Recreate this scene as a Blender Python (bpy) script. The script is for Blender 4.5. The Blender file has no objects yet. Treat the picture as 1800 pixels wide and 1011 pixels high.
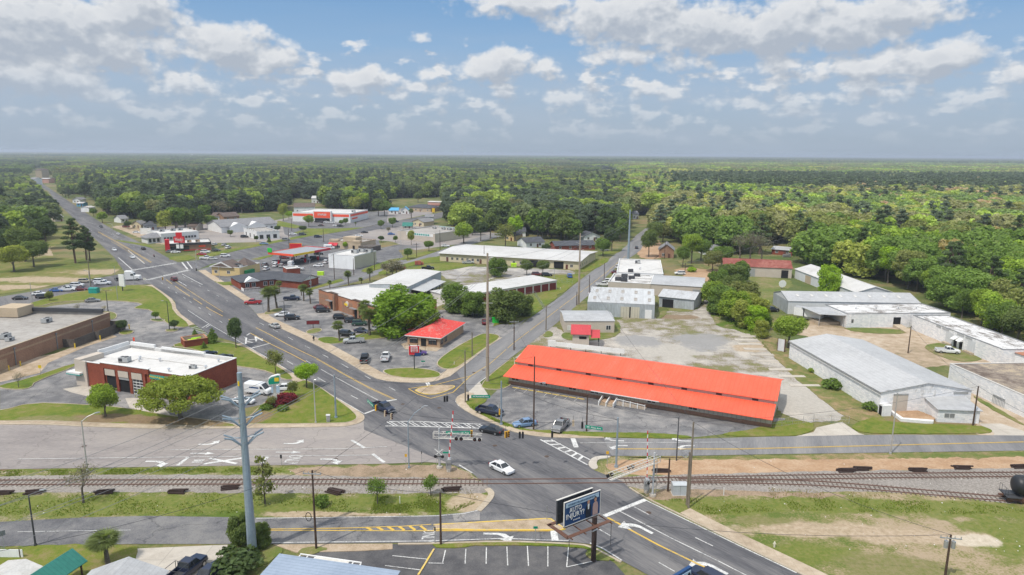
import bpy, math, random
import numpy as np
from mathutils import Vector, Matrix
R=math.radians
rnd=random.Random(7)
S=bpy.context.scene
COL=S.collection
# ------------------------------------------------ camera
HC=52.; FOC=1200.; PITCH=math.atan(235/1200); ROLL=R(.38)
cp,sp=math.cos(PITCH),math.sin(PITCH); cr,sr=math.cos(ROLL),math.sin(ROLL)
FW=Vector((0,cp,-sp)); RT=Vector((cr,sr*sp,sr*cp)); UP=Vector((-sr,cr*sp,cr*cp))
cam=bpy.data.cameras.new('camera'); camo=bpy.data.objects.new('camera',cam); COL.objects.link(camo)
cam.lens=24; cam.sensor_width=36; cam.clip_end=60000; cam.clip_start=.5
camo.matrix_world=Matrix((( RT.x,UP.x,-FW.x,0),(RT.y,UP.y,-FW.y,0),(RT.z,UP.z,-FW.z,HC),(0,0,0,1)))
S.camera=camo
def ray(px,py): return FW+RT*((px-900)/FOC)+UP*((505.5-py)/FOC)
def W(px,py,z=0.):          # point of the photograph -> where that ray meets height z
    d=ray(px,py); t=(z-HC)/d.z; return Vector((d.x*t,d.y*t,z))
def P(v):
    v=v-Vector((0,0,HC)); f=v.dot(FW)
    if f<=1: return (-9999,9999)
    return (900+FOC*v.dot(RT)/f,505.5-FOC*v.dot(UP)/f)
def hgt(px,py,top):
    b=W(px,py); lo,hi=0.,90.
    for _ in range(40):
        m=(lo+hi)/2
        if P(Vector((b.x,b.y,m)))[1]>top: lo=m
        else: hi=m
    return lo
# ------------------------------------------------ light
S.view_settings.view_transform='Standard'; S.view_settings.look='None'
S.view_settings.exposure=0.12; S.view_settings.gamma=1
SUN=Vector((-.69,-.72,0)).normalized()*math.cos(R(59))+Vector((0,0,math.sin(R(59))))
sl=bpy.data.lights.new('sun','SUN'); sl.energy=3.1; sl.angle=R(.6); sl.color=(1,.94,.85)
so=bpy.data.objects.new('sun',sl); COL.objects.link(so); so.location=(0,0,300)
so.rotation_euler=(-SUN).to_track_quat('-Z','Y').to_euler()
class NT:
    def __init__(s,t): s.t=t; t.nodes.clear()
    def n(s,ty,ins=None,**pr):
        o=s.t.nodes.new(ty)
        for k,v in pr.items(): setattr(o,k,v)
        if ins:
            for k,v in ins.items():
                i=o.inputs[k]
                if isinstance(v,bpy.types.NodeSocket): s.t.links.new(v,i)
                else: i.default_value=v
        return o
    def m(s,op,a,b=0.,c=0.,cl=False):
        o=s.n('ShaderNodeMath',{0:a,1:b,2:c},operation=op); o.use_clamp=cl; return o.outputs[0]
    def v(s,op,a,b=(0,0,0)): return s.n('ShaderNodeVectorMath',{0:a,1:b},operation=op).outputs[0]
    def mix(s,f,a,b,bt='MIX'):
        o=s.n('ShaderNodeMix',{0:f,6:a,7:b},data_type='RGBA',blend_type=bt); return o.outputs[2]
    def ramp(s,f,stops,interp='LINEAR'):
        o=s.n('ShaderNodeValToRGB',{0:f}); r=o.color_ramp; r.interpolation=interp
        while len(r.elements)<len(stops): r.elements.new(.5)
        for e,(p,c) in zip(r.elements,stops): e.position=p; e.color=(*c[:3],1) if len(c)<4 else c
        return o.outputs[0]
    def noise(s,v,sc,de=3,ro=.55,dist=0):
        o=s.n('ShaderNodeTexNoise',{'Vector':v,'Scale':sc,'Detail':de,'Roughness':ro,'Distortion':dist}); return o.outputs[0]
# sky: Nishita, and clouds laid out by compass direction
S.cycles.max_bounces=4; S.cycles.diffuse_bounces=2; S.cycles.volume_bounces=0; S.cycles.adaptive_threshold=.02
wd=bpy.data.worlds.new('World'); wd.cycles.sampling_method='NONE'; S.world=wd; wd.use_nodes=True
t=NT(wd.node_tree)
CLOUDS=[(90,55,230,85),(230,20,90,50),(30,130,130,45),(360,96,70,24),(408,84,95,46),(470,100,62,28),(600,135,60,24),(640,140,64,30),(690,140,40,20),(742,63,15,8),
(820,80,17,12),(850,125,70,24),(885,112,74,32),(950,120,50,24),(930,4,150,26),(1090,30,150,52),(1240,52,170,56),(1400,48,210,58),(1570,22,110,36),(1110,98,98,22),
(1200,112,70,22),(1238,112,35,18),(1385,115,58,19),(1545,116,112,32),(1630,105,86,36),(1680,74,28,13),(1300,177,78,17),(1440,135,60,16),(1792,132,42,20),(1765,182,50,12),
(500,147,52,18),(350,150,60,20),(140,160,120,18),(750,127,22,14),(1010,168,110,22),(1140,160,60,18),(1590,165,150,17),(800,160,60,16),(1450,200,90,10)]
g=bpy.data.node_groups.new('cloud_field','ShaderNodeTree')
g.interface.new_socket('Vector',in_out='INPUT',socket_type='NodeSocketVector')
g.interface.new_socket('Field',in_out='OUTPUT',socket_type='NodeSocketFloat')
q=NT(g); gi=q.n('NodeGroupInput').outputs[0]
n1=q.n('ShaderNodeTexNoise',{'Vector':q.v('MULTIPLY',gi,(1/55,1/40,1)),'Scale':1.,'Detail':5.,'Roughness':.53},noise_dimensions='2D').outputs[0]
n2=q.n('ShaderNodeTexVoronoi',{'Vector':q.v('MULTIPLY',gi,(1/24,1/17,1)),'Scale':1.,'Detail':1.5,'Roughness':.6},feature='F1',voronoi_dimensions='2D').outputs[0]
best=None; lst=[]
for (cx,cy,rx,ry) in CLOUDS:
    d=ray(cx,cy); u=math.atan2(d.x,d.y)*1200; v_=math.atan2(d.z,math.hypot(d.x,d.y))*1200
    src=gi if (best is None or len(lst)%4) else q.n('ShaderNodeVectorMath',{0:best,1:(1e-9,1e-9,0),2:gi},operation='MULTIPLY_ADD').outputs[0]   # chained now and then so the shader stays small
    lst.append(1)
    k=float(min(ry*1.15,42))
    a=q.n('ShaderNodeVectorMath',{0:src,1:(k/rx,k/ry*1.1,0),2:(-u*k/rx,-v_*k/ry*1.1,0)},operation='MULTIPLY_ADD').outputs[0]
    L=q.n('ShaderNodeVectorMath',{0:a},operation='LENGTH').outputs[1]
    f=q.m('SUBTRACT',k,L)
    best=f if best is None else q.m('SMOOTH_MAX',best,f,6.)
sv=q.n('ShaderNodeSeparateXYZ',{0:gi}).outputs[1]
bias=q.n('ShaderNodeMapRange',{0:sv,1:130.,2:240.,3:5.,4:-34.},clamp=True).outputs[0]
n3=q.n('ShaderNodeTexNoise',{'Vector':q.v('MULTIPLY',gi,(1/58,1/24,1)),'Scale':1.,'Detail':3.,'Roughness':.5},noise_dimensions='2D').outputs[0]
bias=q.m('MULTIPLY_ADD',q.m('SUBTRACT',n3,.52),75.,bias)
best=q.m('SMOOTH_MAX',best,bias,5.)
fn=q.m('MULTIPLY_ADD',q.m('SUBTRACT',n1,.47),52.,best)
fn=q.m('MULTIPLY_ADD',q.m('SUBTRACT',.42,n2),10.,fn)
q.n('NodeGroupOutput',{0:fn})
dirv=t.n('ShaderNodeTexCoord').outputs['Generated']
sx=t.n('ShaderNodeSeparateXYZ',{0:dirv}).outputs
uu=t.m('MULTIPLY',t.m('ARCTAN2',sx[0],sx[1]),1200.); vv=t.m('MULTIPLY',t.m('ARCSINE',sx[2]),1200.)
uv=t.n('ShaderNodeCombineXYZ',{0:uu,1:vv}).outputs[0]
def fld(v): o=t.n('ShaderNodeGroup',{},node_tree=g); t.t.links.new(v,o.inputs[0]); return o.outputs[0]
f0=fld(uv); f1=fld(t.n('ShaderNodeVectorMath',{0:f0,1:(1e-9,1e-9,0),2:t.v('ADD',uv,(-8,17,0))},operation='MULTIPLY_ADD').outputs[0])
dens=t.n('ShaderNodeMapRange',{0:f0,1:-4.,2:17.},interpolation_type='SMOOTHSTEP').outputs[0]
lit=t.n('ShaderNodeMapRange',{0:t.m('SUBTRACT',f0,f1),1:-14.,2:13.},clamp=True).outputs[0]
core=t.n('ShaderNodeMapRange',{0:f0,1:12.,2:40.,3:0.,4:.36},clamp=True).outputs[0]
lit=t.m('SUBTRACT',lit,core,cl=True)
ccol=t.ramp(lit,[(0,(.48,.54,.63)),(.35,(.58,.63,.70)),(.7,(.73,.765,.815)),(1,(.86,.88,.905))])
# thin streaky layer low over the horizon
ns=t.noise(t.v('MULTIPLY',uv,(1/260,1/40,1)),1.,4,.55)
ns2=t.noise(t.v('MULTIPLY',uv,(1/420,1/160,1)),1.,3,.5)
low=t.n('ShaderNodeMapRange',{0:vv,1:60.,2:250.,3:1.,4:0.},interpolation_type='SMOOTHSTEP').outputs[0]
left=t.n('ShaderNodeMapRange',{0:uu,1:-1100.,2:-300.,3:.5,4:0.},interpolation_type='SMOOTHSTEP').outputs[0]
veil=t.m('MULTIPLY',t.n('ShaderNodeMapRange',{0:ns,1:.42,2:.66},clamp=True).outputs[0],t.m('ADD',t.m('MULTIPLY',low,.3),.03))
veil=t.m('MAXIMUM',veil,t.m('MULTIPLY',left,t.n('ShaderNodeMapRange',{0:ns2,1:.3,2:.6},clamp=True).outputs[0]))
sky=t.n('ShaderNodeTexSky',sky_type='NISHITA',sun_disc=False,sun_elevation=R(59),sun_rotation=math.atan2(SUN.x,SUN.y)%(2*math.pi),altitude=50,air_density=1.0,dust_density=1.6,ozone_density=1.6)
skc=t.mix(1.,sky.outputs[0],(.095,.095,.095,1),'MULTIPLY')
# hazy air near the horizon is greyer and dimmer than a clean Nishita horizon
hz=t.n('ShaderNodeMapRange',{0:vv,1:-20.,2:330.},interpolation_type='SMOOTHSTEP').outputs[0]
clear=t.ramp(hz,[(0,(.455,.555,.685)),(.3,(.43,.575,.77)),(.58,(.33,.53,.80)),(1,(.19,.415,.75))])
skc=t.mix(.82,skc,clear)
c1=t.mix(veil,skc,(.50,.58,.70,1))
ovh=t.n('ShaderNodeMapRange',{0:vv,1:340.,2:800.},interpolation_type='SMOOTHSTEP').outputs[0]   # unseen sky overhead whitened, added to strengthen the fill light
c2=t.mix(t.m('MULTIPLY',dens,t.n('ShaderNodeMapRange',{0:vv,1:15.,2:120.,3:.0,4:1.},clamp=True).outputs[0]),c1,ccol)
c2=t.mix(t.m('MULTIPLY',ovh,.6),c2,(1.5,1.47,1.42,1))
t.n('ShaderNodeOutputWorld',{0:t.n('ShaderNodeBackground',{0:c2,1:.84}).outputs[0]})

# ------------------------------------------------ materials
MATS={}
def surf(name,stops,noises=((.05,.5,3),(.7,.3,4),(7,.3,3)),rough=.9,bump=0,con=1.6,rot=0,stretch=(1,1,1),spec=.25,metal=0,ribs=None,brick=None,coord='Object',tint=False,grid=None,cracks=0,spots=None):
    m=bpy.data.materials.new(name); m.use_nodes=True; t=NT(m.node_tree)
    co=t.n('ShaderNodeTexCoord').outputs[coord]; raw=co
    if rot or stretch!=(1,1,1):
        co=t.n('ShaderNodeMapping',{'Vector':co,'Rotation':(0,0,rot)}).outputs[0]; co=t.v('MULTIPLY',co,stretch)
    f=.5
    for (sc,w,de) in noises:
        f=t.m('MULTIPLY_ADD',t.m('SUBTRACT',t.noise(co,sc,de,.6),.5),w*con*1.6,f)
    c=t.ramp(f,stops)
    if tint: c=t.mix(1.,c,t.n('ShaderNodeObjectInfo').outputs['Color'],'MULTIPLY')
    if brick:
        (bc,mc,bs)=brick; sp_=t.n('ShaderNodeSeparateXYZ',{0:raw}).outputs
        bv=t.n('ShaderNodeCombineXYZ',{0:t.m('ADD',sp_[0],sp_[1]),1:sp_[2]}).outputs[0]
        b=t.n('ShaderNodeTexBrick',{'Vector':bv,'Color1':(.85,.85,.85,1),'Color2':(1.15,1.1,1.05,1),'Mortar':(*mc,1),'Scale':bs,'Mortar Size':.02,'Brick Width':.4,'Row Height':.16})
        c=t.mix(1.,c,b.outputs[0],'MULTIPLY')
    if ribs:
        ax,per,dk=ribs; s_=t.n('ShaderNodeSeparateXYZ',{0:raw}).outputs
        a=t.m('ADD',s_[0],s_[1]) if ax=='xy' else s_['xyz'.index(ax)]
        w=t.m('PINGPONG',a,per/2); w=t.n('ShaderNodeMapRange',{0:w,1:0.,2:per*.12,3:1-dk,4:1.}).outputs[0]
        c=t.mix(1.,c,t.n('ShaderNodeCombineXYZ',{0:w,1:w,2:w}).outputs[0],'MULTIPLY')
    if grid:
        per,dk,wd_=grid; s_=t.n('ShaderNodeSeparateXYZ',{0:co}).outputs
        for k in (0,1):
            w=t.m('PINGPONG',s_[k],per/2); w=t.n('ShaderNodeMapRange',{0:w,1:0.,2:wd_,3:1-dk,4:1.}).outputs[0]
            c=t.mix(1.,c,t.n('ShaderNodeCombineXYZ',{0:w,1:w,2:w}).outputs[0],'MULTIPLY')
    for (cx_,cy_,rx_,ry_,st_) in (spots or []):
        vv_=t.n('ShaderNodeVectorMath',{0:raw,1:(1/rx_,1/ry_,0),2:(-cx_/rx_,-cy_/ry_,0)},operation='MULTIPLY_ADD').outputs[0]
        Lg=t.n('ShaderNodeVectorMath',{0:vv_},operation='LENGTH').outputs[1]; nn_=t.noise(raw,.16,6,.65)
        fo=t.n('ShaderNodeMapRange',{0:t.m('MULTIPLY_ADD',t.m('SUBTRACT',nn_,.5),2.6,Lg),1:.75,2:1.2,3:1.,4:0.},interpolation_type='SMOOTHSTEP').outputs[0]
        c=t.mix(t.m('MULTIPLY',fo,.92),c,t.ramp(t.m('MULTIPLY_ADD',t.m('SUBTRACT',t.noise(raw,1.3,5,.7),.5),1.6,.5),st_))
    if cracks:
        wv=t.n('ShaderNodeVectorMath',{0:t.n('ShaderNodeTexNoise',{'Vector':raw,'Scale':.5,'Detail':3.}).outputs[1],1:(3.5,3.5,0),2:raw},operation='MULTIPLY_ADD').outputs[0]
        e=t.n('ShaderNodeTexVoronoi',{'Vector':wv,'Scale':.11},feature='DISTANCE_TO_EDGE',voronoi_dimensions='2D').outputs[0]
        w=t.n('ShaderNodeMapRange',{0:e,1:.006,2:.016,3:1-cracks,4:1.}).outputs[0]; c=t.mix(1.,c,t.n('ShaderNodeCombineXYZ',{0:w,1:w,2:w}).outputs[0],'MULTIPLY')
    b=t.n('ShaderNodeBsdfPrincipled',{'Base Color':c,'Roughness':rough,'Metallic':metal,'Specular IOR Level':spec})
    if bump:
        bn=t.n('ShaderNodeBump',{'Strength':bump,'Distance':.1,'Height':t.noise(raw,6.,4)}); t.t.links.new(bn.outputs[0],b.inputs['Normal'])
    t.n('ShaderNodeOutputMaterial',{0:b.outputs[0]}); MATS[name]=m; return m
def g3(v,w=0): return (v*(1+w),v,v*(1-w))
def flat(name,c,rough=.6,metal=0,spec=.4,var=.12,sc=3.):
    return surf(name,[(0,tuple(x*(1-var) for x in c)),(1,tuple(min(1,x*(1+var)) for x in c))],((sc,.6,3),(sc*.1,.4,2)),rough,metal=metal,spec=spec)
surf('ground',[(.15,(.23,.16,.085)),(.38,(.185,.17,.07)),(.55,(.115,.135,.04)),(.8,(.075,.11,.026))],((.012,.5,3),(.09,.5,4),(1.5,.35,4)),bump=.3)
surf('grass',[(.12,(.27,.21,.12)),(.33,(.19,.18,.07)),(.55,(.14,.165,.04)),(.85,(.085,.135,.025))],((.06,.5,3),(.5,.45,4),(5,.35,3)),bump=.4)
surf('grass_lush',[(.1,(.22,.185,.075)),(.33,(.165,.175,.033)),(.55,(.135,.17,.020)),(.85,(.085,.135,.014))],((.07,.5,4),(.6,.5,5),(5,.35,3)),bump=.4,con=2.1)
surf('grass_dry',[(.15,(.34,.24,.14)),(.38,(.24,.19,.09)),(.6,(.155,.165,.05)),(.85,(.10,.14,.03))],((.05,.6,4),(.4,.5,4),(4,.35,3)),bump=.4)
surf('weeds',[(.1,(.34,.28,.20)),(.33,(.23,.20,.10)),(.5,(.13,.16,.035)),(.85,(.08,.145,.015))],((.035,.55,3),(.25,.6,5),(3,.45,4)),con=2,bump=.5)
surf('weeds_green',[(.1,(.33,.26,.17)),(.33,(.24,.21,.105)),(.55,(.16,.18,.05)),(.85,(.095,.15,.025))],((.05,.5,4),(.3,.65,6),(3,.5,4)),con=2.1,bump=.6)
surf('brown_soil',[(.1,(.19,.15,.09)),(.4,(.27,.20,.135)),(.85,(.36,.27,.19))],((.06,.5,3),(.5,.6,5),(4,.4,3)),con=2)
surf('pale_sand',[(.1,(.42,.36,.27)),(.9,(.60,.53,.43))],((.3,.6,5),(2,.4,3)),con=2)
surf('wood_tie',[(.1,(.075,.055,.045)),(.9,(.20,.165,.14))],((.7,.6,3),(5,.5,3)))
surf('red_clay',[(.1,(.27,.18,.11)),(.45,(.385,.245,.145)),(.8,(.46,.33,.22))],((.05,.4,3),(.5,.5,4),(4,.4,3)),stretch=(.5,1,1))
surf('sand',[(.1,(.22,.19,.10)),(.3,(.31,.24,.16)),(.5,(.40,.31,.22)),(.85,(.50,.42,.33))],((.04,.5,4),(.4,.5,4),(5,.3,3)))
surf('ballast',[(.1,(.16,.14,.125)),(.5,(.27,.245,.22)),(.9,(.37,.34,.31))],((.1,.3,3),(2.5,.6,4),(14,.6,2)),bump=.5)
surf('gravel_lot',[(.05,(.17,.17,.07)),(.17,(.22,.18,.125)),(.34,(.27,.255,.245)),(.6,(.335,.32,.305)),(.9,(.44,.41,.37))],((.03,.6,4),(.2,.6,6),(3,.4,4)),con=2.5)
surf('asphalt',[(.1,(.10,.10,.108)),(.5,(.15,.149,.155)),(.9,(.21,.205,.20))],((.03,.5,3),(.35,.6,6),(6,.4,3)),con=2.2,cracks=.3)
surf('asphalt_worn',[(.1,(.13,.13,.135)),(.5,(.205,.20,.20)),(.9,(.30,.285,.27))],((.04,.5,4),(.3,.6,6),(6,.4,3)),con=2.4,cracks=.35)
surf('asphalt_pale',[(.1,(.21,.19,.185)),(.5,(.285,.258,.245)),(.9,(.35,.315,.285))],((.03,.45,3),(.3,.4,5),(4,.35,3)),con=1.7,stretch=(.25,1,1),cracks=.22)
surf('asphalt_fresh',[(.1,(.055,.055,.06)),(.5,(.098,.096,.10)),(.9,(.16,.153,.148))],((.08,.5,4),(.5,.4,5),(5,.3,3)),con=1.7)
surf('asphalt_main',[(.1,(.085,.085,.093)),(.5,(.130,.128,.134)),(.9,(.19,.184,.182))],((.03,.3,2),(.28,.7,4),(5,.4,3)),con=2.0,rot=R(50),stretch=(.1,1,1),cracks=.16)
surf('asphalt_side',[(.1,(.15,.15,.155)),(.5,(.205,.203,.207)),(.9,(.27,.26,.25))],((.03,.3,2),(.3,.6,4),(5,.35,3)),con=1.6,rot=R(-71),stretch=(.1,1,1))
surf('concrete',[(.1,(.30,.235,.165)),(.5,(.42,.34,.25)),(.9,(.52,.44,.34))],((.1,.5,4),(.8,.4,4),(7,.3,3)),grid=(1.6,.16,.06))
surf('concrete_pad',[(.1,(.36,.32,.27)),(.5,(.46,.42,.365)),(.9,(.54,.50,.44))],((.05,.5,4),(.5,.4,4),(7,.3,3)),grid=(5.,.3,.08))
surf('kerb_stone',[(.1,(.33,.275,.20)),(.9,(.50,.43,.34))],((.3,.6,3),(3,.4,3)))
surf('kerb_yellow',[(.2,(.50,.40,.24)),(.6,(.68,.48,.09))],((.5,.6,3),(3,.5,3)))
surf('white_paint',[(.12,(.30,.30,.30)),(.36,(.54,.54,.53)),(.8,(.66,.66,.64))],((.4,.6,4),(6,.8,3)),con=2.2)
surf('yellow_paint',[(.12,(.38,.31,.17)),(.4,(.60,.40,.09)),(.8,(.66,.44,.09))],((.3,.5,3),(5,.6,3)))
surf('wear_mark',[(.1,(.10,.10,.105)),(.9,(.16,.16,.163))],((.15,.6,3),(3,.4,3)))
flat('iron',(.10,.07,.055),.7,.3); flat('steel_blue',(.30,.37,.43),.45,.35); flat('steel_grey',(.42,.43,.44),.5,.5); flat('alu',(.62,.63,.64),.35,.7)
surf('wood_dark',[(.1,(.05,.032,.024)),(.9,(.11,.072,.052))],((1,.4,3),(8,.5,3)))
surf('wood_pole',[(.1,(.14,.115,.085)),(.9,(.27,.23,.18))],((1,.5,3),(8,.5,3)),stretch=(1,1,.2))
surf('wood_fence',[(.1,(.07,.06,.055)),(.9,(.17,.15,.13))],((.8,.4,3),(3,.5,3)),ribs=('xy',.3,.5))
surf('pole_tan',[(.1,(.28,.225,.17)),(.9,(.42,.355,.28))],((.5,.5,3),(4,.5,3)),stretch=(1,1,.2))
surf('brick_red',[(.1,(.20,.055,.035)),(.9,(.30,.085,.052))],((.4,.5,3),(3,.5,3)),brick=(1,(.8,.75,.7),1.6))
surf('brick_brown',[(.1,(.26,.155,.105)),(.9,(.38,.235,.165))],((.3,.5,3),(3,.5,3)),brick=(1,(.85,.8,.75),1.6))
surf('brick_orange',[(.1,(.36,.17,.10)),(.9,(.46,.225,.135))],((.4,.5,3),(3,.5,3)),brick=(1,(.85,.8,.75),1.6))
surf('brick_tan',[(.1,(.36,.255,.17)),(.9,(.46,.33,.225))],((.4,.5,3),(3,.5,3)),brick=(1,(.85,.8,.75),1.6))
surf('stucco_tan',[(.1,(.42,.335,.235)),(.9,(.52,.42,.30))],((.3,.5,3),(3,.4,3)))
surf('stucco_cream',[(.1,(.52,.45,.30)),(.9,(.62,.54,.37))],((.3,.5,3),(3,.4,3)))
surf('stucco_yellow',[(.1,(.56,.42,.20)),(.9,(.64,.49,.25))],((.3,.5,3),(3,.4,3)))
surf('stucco_pink',[(.1,(.55,.30,.24)),(.9,(.66,.38,.31))],((.3,.5,3),(3,.4,3)))
surf('stucco_beige',[(.1,(.46,.40,.34)),(.9,(.56,.50,.43))],((.3,.5,3),(3,.4,3)))
surf('wall_white',[(.08,(.50,.49,.47)),(.3,(.74,.75,.76)),(.8,(.83,.84,.85))],((.12,.5,4),(.8,.5,4),(5,.3,3)),stretch=(1,1,.35))
surf('wall_white_block',[(.06,(.50,.49,.47)),(.25,(.74,.75,.77)),(.8,(.83,.84,.86))],((.12,.5,4),(.8,.5,4),(5,.3,3)),stretch=(1,1,.35),brick=(1,(.93,.93,.93),.5))
surf('metal_wall_white',[(.1,(.56,.57,.58)),(.9,(.70,.71,.73))],((.15,.6,4),(2,.4,3)),ribs=('xy',.6,.12),stretch=(1,1,.3))
surf('metal_wall_grey',[(.1,(.27,.29,.30)),(.5,(.37,.40,.42)),(.9,(.45,.49,.52))],((.15,.6,4),(2,.5,3)),ribs=('xy',.5,.18),stretch=(1,1,.3))
surf('metal_wall_tan',[(.1,(.46,.43,.35)),(.9,(.56,.53,.43))],((.2,.6,4),(2,.4,3)),ribs=('xy',.9,.35))
surf('metal_roof_grey',[(.1,(.36,.36,.365)),(.5,(.44,.445,.45)),(.9,(.51,.515,.52))],((.1,.5,4),(.8,.4,4),(4,.3,3)),ribs=('x',.6,.12),rough=.5,metal=.1)
surf('metal_roof_grey_y',[(.1,(.40,.40,.40)),(.5,(.48,.48,.48)),(.9,(.54,.54,.54))],((.1,.5,4),(.8,.4,4),(4,.3,3)),ribs=('y',.9,.16),rough=.5,metal=.1)
surf('metal_roof_old',[(.1,(.34,.33,.32)),(.4,(.46,.47,.48)),(.9,(.57,.59,.60))],((.12,.5,4),(.8,.6,4),(4,.3,3)),ribs=('x',.5,.15),rough=.5,metal=.1,stretch=(1,.3,1))
surf('metal_roof_white',[(.1,(.44,.43,.41)),(.5,(.55,.54,.525)),(.9,(.61,.605,.595))],((.06,.5,4),(.5,.4,4),(4,.3,3)),ribs=('x',.8,.07),rough=.6)
surf('metal_roof_red',[(.06,(.66,.095,.05)),(.35,(.76,.112,.055)),(.65,(.81,.125,.065)),(.95,(.84,.17,.11))],((.05,.4,4),(.5,.4,6),(6,.5,3)),stretch=(1,.3,1),con=1.5,ribs=('x',.9,.2),rough=.55,spec=.3)
surf('roof_red_faded',[(.1,(.55,.20,.17)),(.35,(.62,.065,.06)),(.6,(.66,.07,.06)),(.86,(.68,.10,.08)),(1,(.70,.30,.25))],((.2,.5,4),(1.6,.6,4),(6,.3,3)),ribs=('x',.45,.12),con=2)
surf('metal_roof_crimson',[(.1,(.44,.05,.06)),(.9,(.58,.08,.09))],((.2,.5,3),(2,.4,3)),ribs=('y',.5,.15),rough=.5)
surf('roof_rust',[(.1,(.17,.06,.045)),(.5,(.25,.075,.06)),(.9,(.33,.14,.11))],((.1,.5,4),(.8,.5,4)),ribs=('x',.6,.2))
surf('roof_rust_mixed',[(.1,(.40,.38,.36)),(.4,(.36,.19,.12)),(.7,(.42,.17,.10)),(.95,(.50,.42,.36))],((.15,.5,4),(1,.6,4)),ribs=('x',.6,.2))
surf('metal_roof_green',[(.1,(.025,.15,.12)),(.9,(.04,.21,.17))],((.2,.5,3),(2,.4,3)),ribs=('y',.5,.2),rough=.45)
surf('metal_roof_blue',[(.1,(.27,.33,.42)),(.9,(.36,.43,.53))],((.2,.5,3),(2,.4,3)),ribs=('y',.5,.25),rough=.45,metal=.2)
surf('membrane_white',[(.1,(.46,.45,.43)),(.45,(.57,.56,.545)),(.9,(.64,.63,.61))],((.08,.5,4),(.6,.5,4),(5,.3,3)))
surf('membrane_grey',[(.1,(.26,.24,.22)),(.5,(.345,.325,.30)),(.9,(.42,.40,.375))],((.08,.5,4),(.6,.5,4),(5,.3,3)))
surf('membrane_patchy',[(.12,(.17,.15,.135)),(.35,(.38,.365,.35)),(.55,(.60,.595,.59)),(.9,(.66,.655,.65))],((.12,.5,5),(.7,.7,5),(4,.4,3)),con=2.2,stretch=(.5,1,1))
surf('membrane_brown',[(.12,(.13,.10,.08)),(.4,(.21,.17,.14)),(.7,(.28,.235,.19)),(.95,(.42,.34,.24))],((.08,.6,5),(.6,.6,5),(4,.4,3)),con=1.9)
surf('shingle_dark',[(.1,(.055,.06,.07)),(.9,(.105,.11,.125))],((.5,.5,4),(4,.6,3)),ribs=('z',.3,.15))
surf('shingle_brown',[(.1,(.10,.075,.065)),(.9,(.17,.135,.12))],((.5,.5,4),(4,.6,3)))
surf('shingle_grey',[(.1,(.17,.17,.18)),(.9,(.27,.27,.28))],((.5,.5,4),(4,.6,3)))
for nm,c,ro in [('black',(.015,.015,.017),.6),('dark_opening',(.012,.012,.014),.9),('white',(.74,.74,.73),.5),('off_white',(.60,.58,.54),.6),('sign_red',(.60,.02,.03),.4),('orange_red',(.85,.10,.04),.4),('sign_green',(.0,.27,.17),.4),
  ('sign_blue',(.01,.055,.17),.4),('sign_yellow',(.80,.55,.03),.5),('signal_yellow',(.72,.40,.03),.5),('bright_green',(.02,.50,.05),.5),('teal',(.02,.30,.27),.5),('sky_blue',(.08,.36,.62),.5),('lime',(.45,.72,.02),.5),
  ('safety_yellow',(.75,.52,.02),.5),('skin',(.45,.25,.18),.6),('suit',(.01,.015,.03),.7),('dress',(.45,.30,.28),.7),('tie_brown',(.045,.028,.024),.85),('rust_steel',(.13,.065,.045),.8),('tank_black',(.022,.024,.028),.45),
  ('door_brown',(.13,.05,.035),.6),('trim_white',(.70,.70,.69),.5),('dumpster_green',(.01,.20,.07),.5),('dark_grey',(.05,.052,.058),.6),('mid_grey',(.22,.225,.23),.6),('cabinet',(.45,.48,.50),.5),('awning_red',(.55,.03,.05),.6),('rail_top',(.18,.10,.075),.5),('ac_grey',(.38,.39,.39),.6),('hydrant_silver',(.65,.62,.5),.4),('maroon',(.17,.02,.025),.5),('brochure_blue',(.42,.55,.68),.4),('container_red',(.42,.12,.08),.6)]: flat(nm,c,ro)
flat('signal_lens',(.06,.012,.012),.2); flat('galv',(.44,.45,.46),.65,.0)
flat('tyre',(.018,.018,.018),.9); flat('rim',(.45,.46,.47),.35,.8)
m=surf('glass',[(0,(.018,.022,.026)),(1,(.035,.042,.05))],((.5,1,2),),rough=.08,spec=.7)
surf('headlight',[(0,(.55,.56,.57)),(1,(.7,.7,.7))],((3,1,2),),rough=.15,spec=.8)
surf('taillight',[(0,(.25,.01,.01)),(1,(.35,.015,.012))],((3,1,2),),rough=.2,spec=.6)
m=bpy.data.materials.new('car_paint'); m.use_nodes=True; t=NT(m.node_tree)
t.n('ShaderNodeOutputMaterial',{0:t.n('ShaderNodeBsdfPrincipled',{'Base Color':t.n('ShaderNodeObjectInfo').outputs['Color'],'Roughness':.35,'Specular IOR Level':.5,'Coat Weight':.35,'Coat Roughness':.12}).outputs[0]}); MATS['car_paint']=m
def leafmat(name,src):
    m=bpy.data.materials.new(name); m.use_nodes=True; t=NT(m.node_tree)
    if src=='obj': c=t.n('ShaderNodeObjectInfo').outputs['Color']
    else: c=t.n('ShaderNodeAttribute',attribute_type='INSTANCER',attribute_name='tint').outputs[0]
    co=t.n('ShaderNodeTexCoord').outputs['Object']
    ri=t.n('ShaderNodeNewGeometry').outputs['Random Per Island']
    f=t.m('ADD',t.m('MULTIPLY_ADD',ri,.9,.9),t.m('MULTIPLY_ADD',t.noise(co,.35,2),.9,-.3))
    c=t.mix(1.,c,t.n('ShaderNodeCombineXYZ',{0:f,1:f,2:f}).outputs[0],'MULTIPLY')
    d=t.n('ShaderNodeBsdfDiffuse',{0:c}).outputs[0]
    tr=t.n('ShaderNodeBsdfTranslucent',{0:t.mix(1.,c,(1.25,1.3,.55,1),'MULTIPLY')}).outputs[0]
    t.n('ShaderNodeOutputMaterial',{0:t.n('ShaderNodeMixShader',{0:.42,1:d,2:tr}).outputs[0]}); MATS[name]=m
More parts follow.
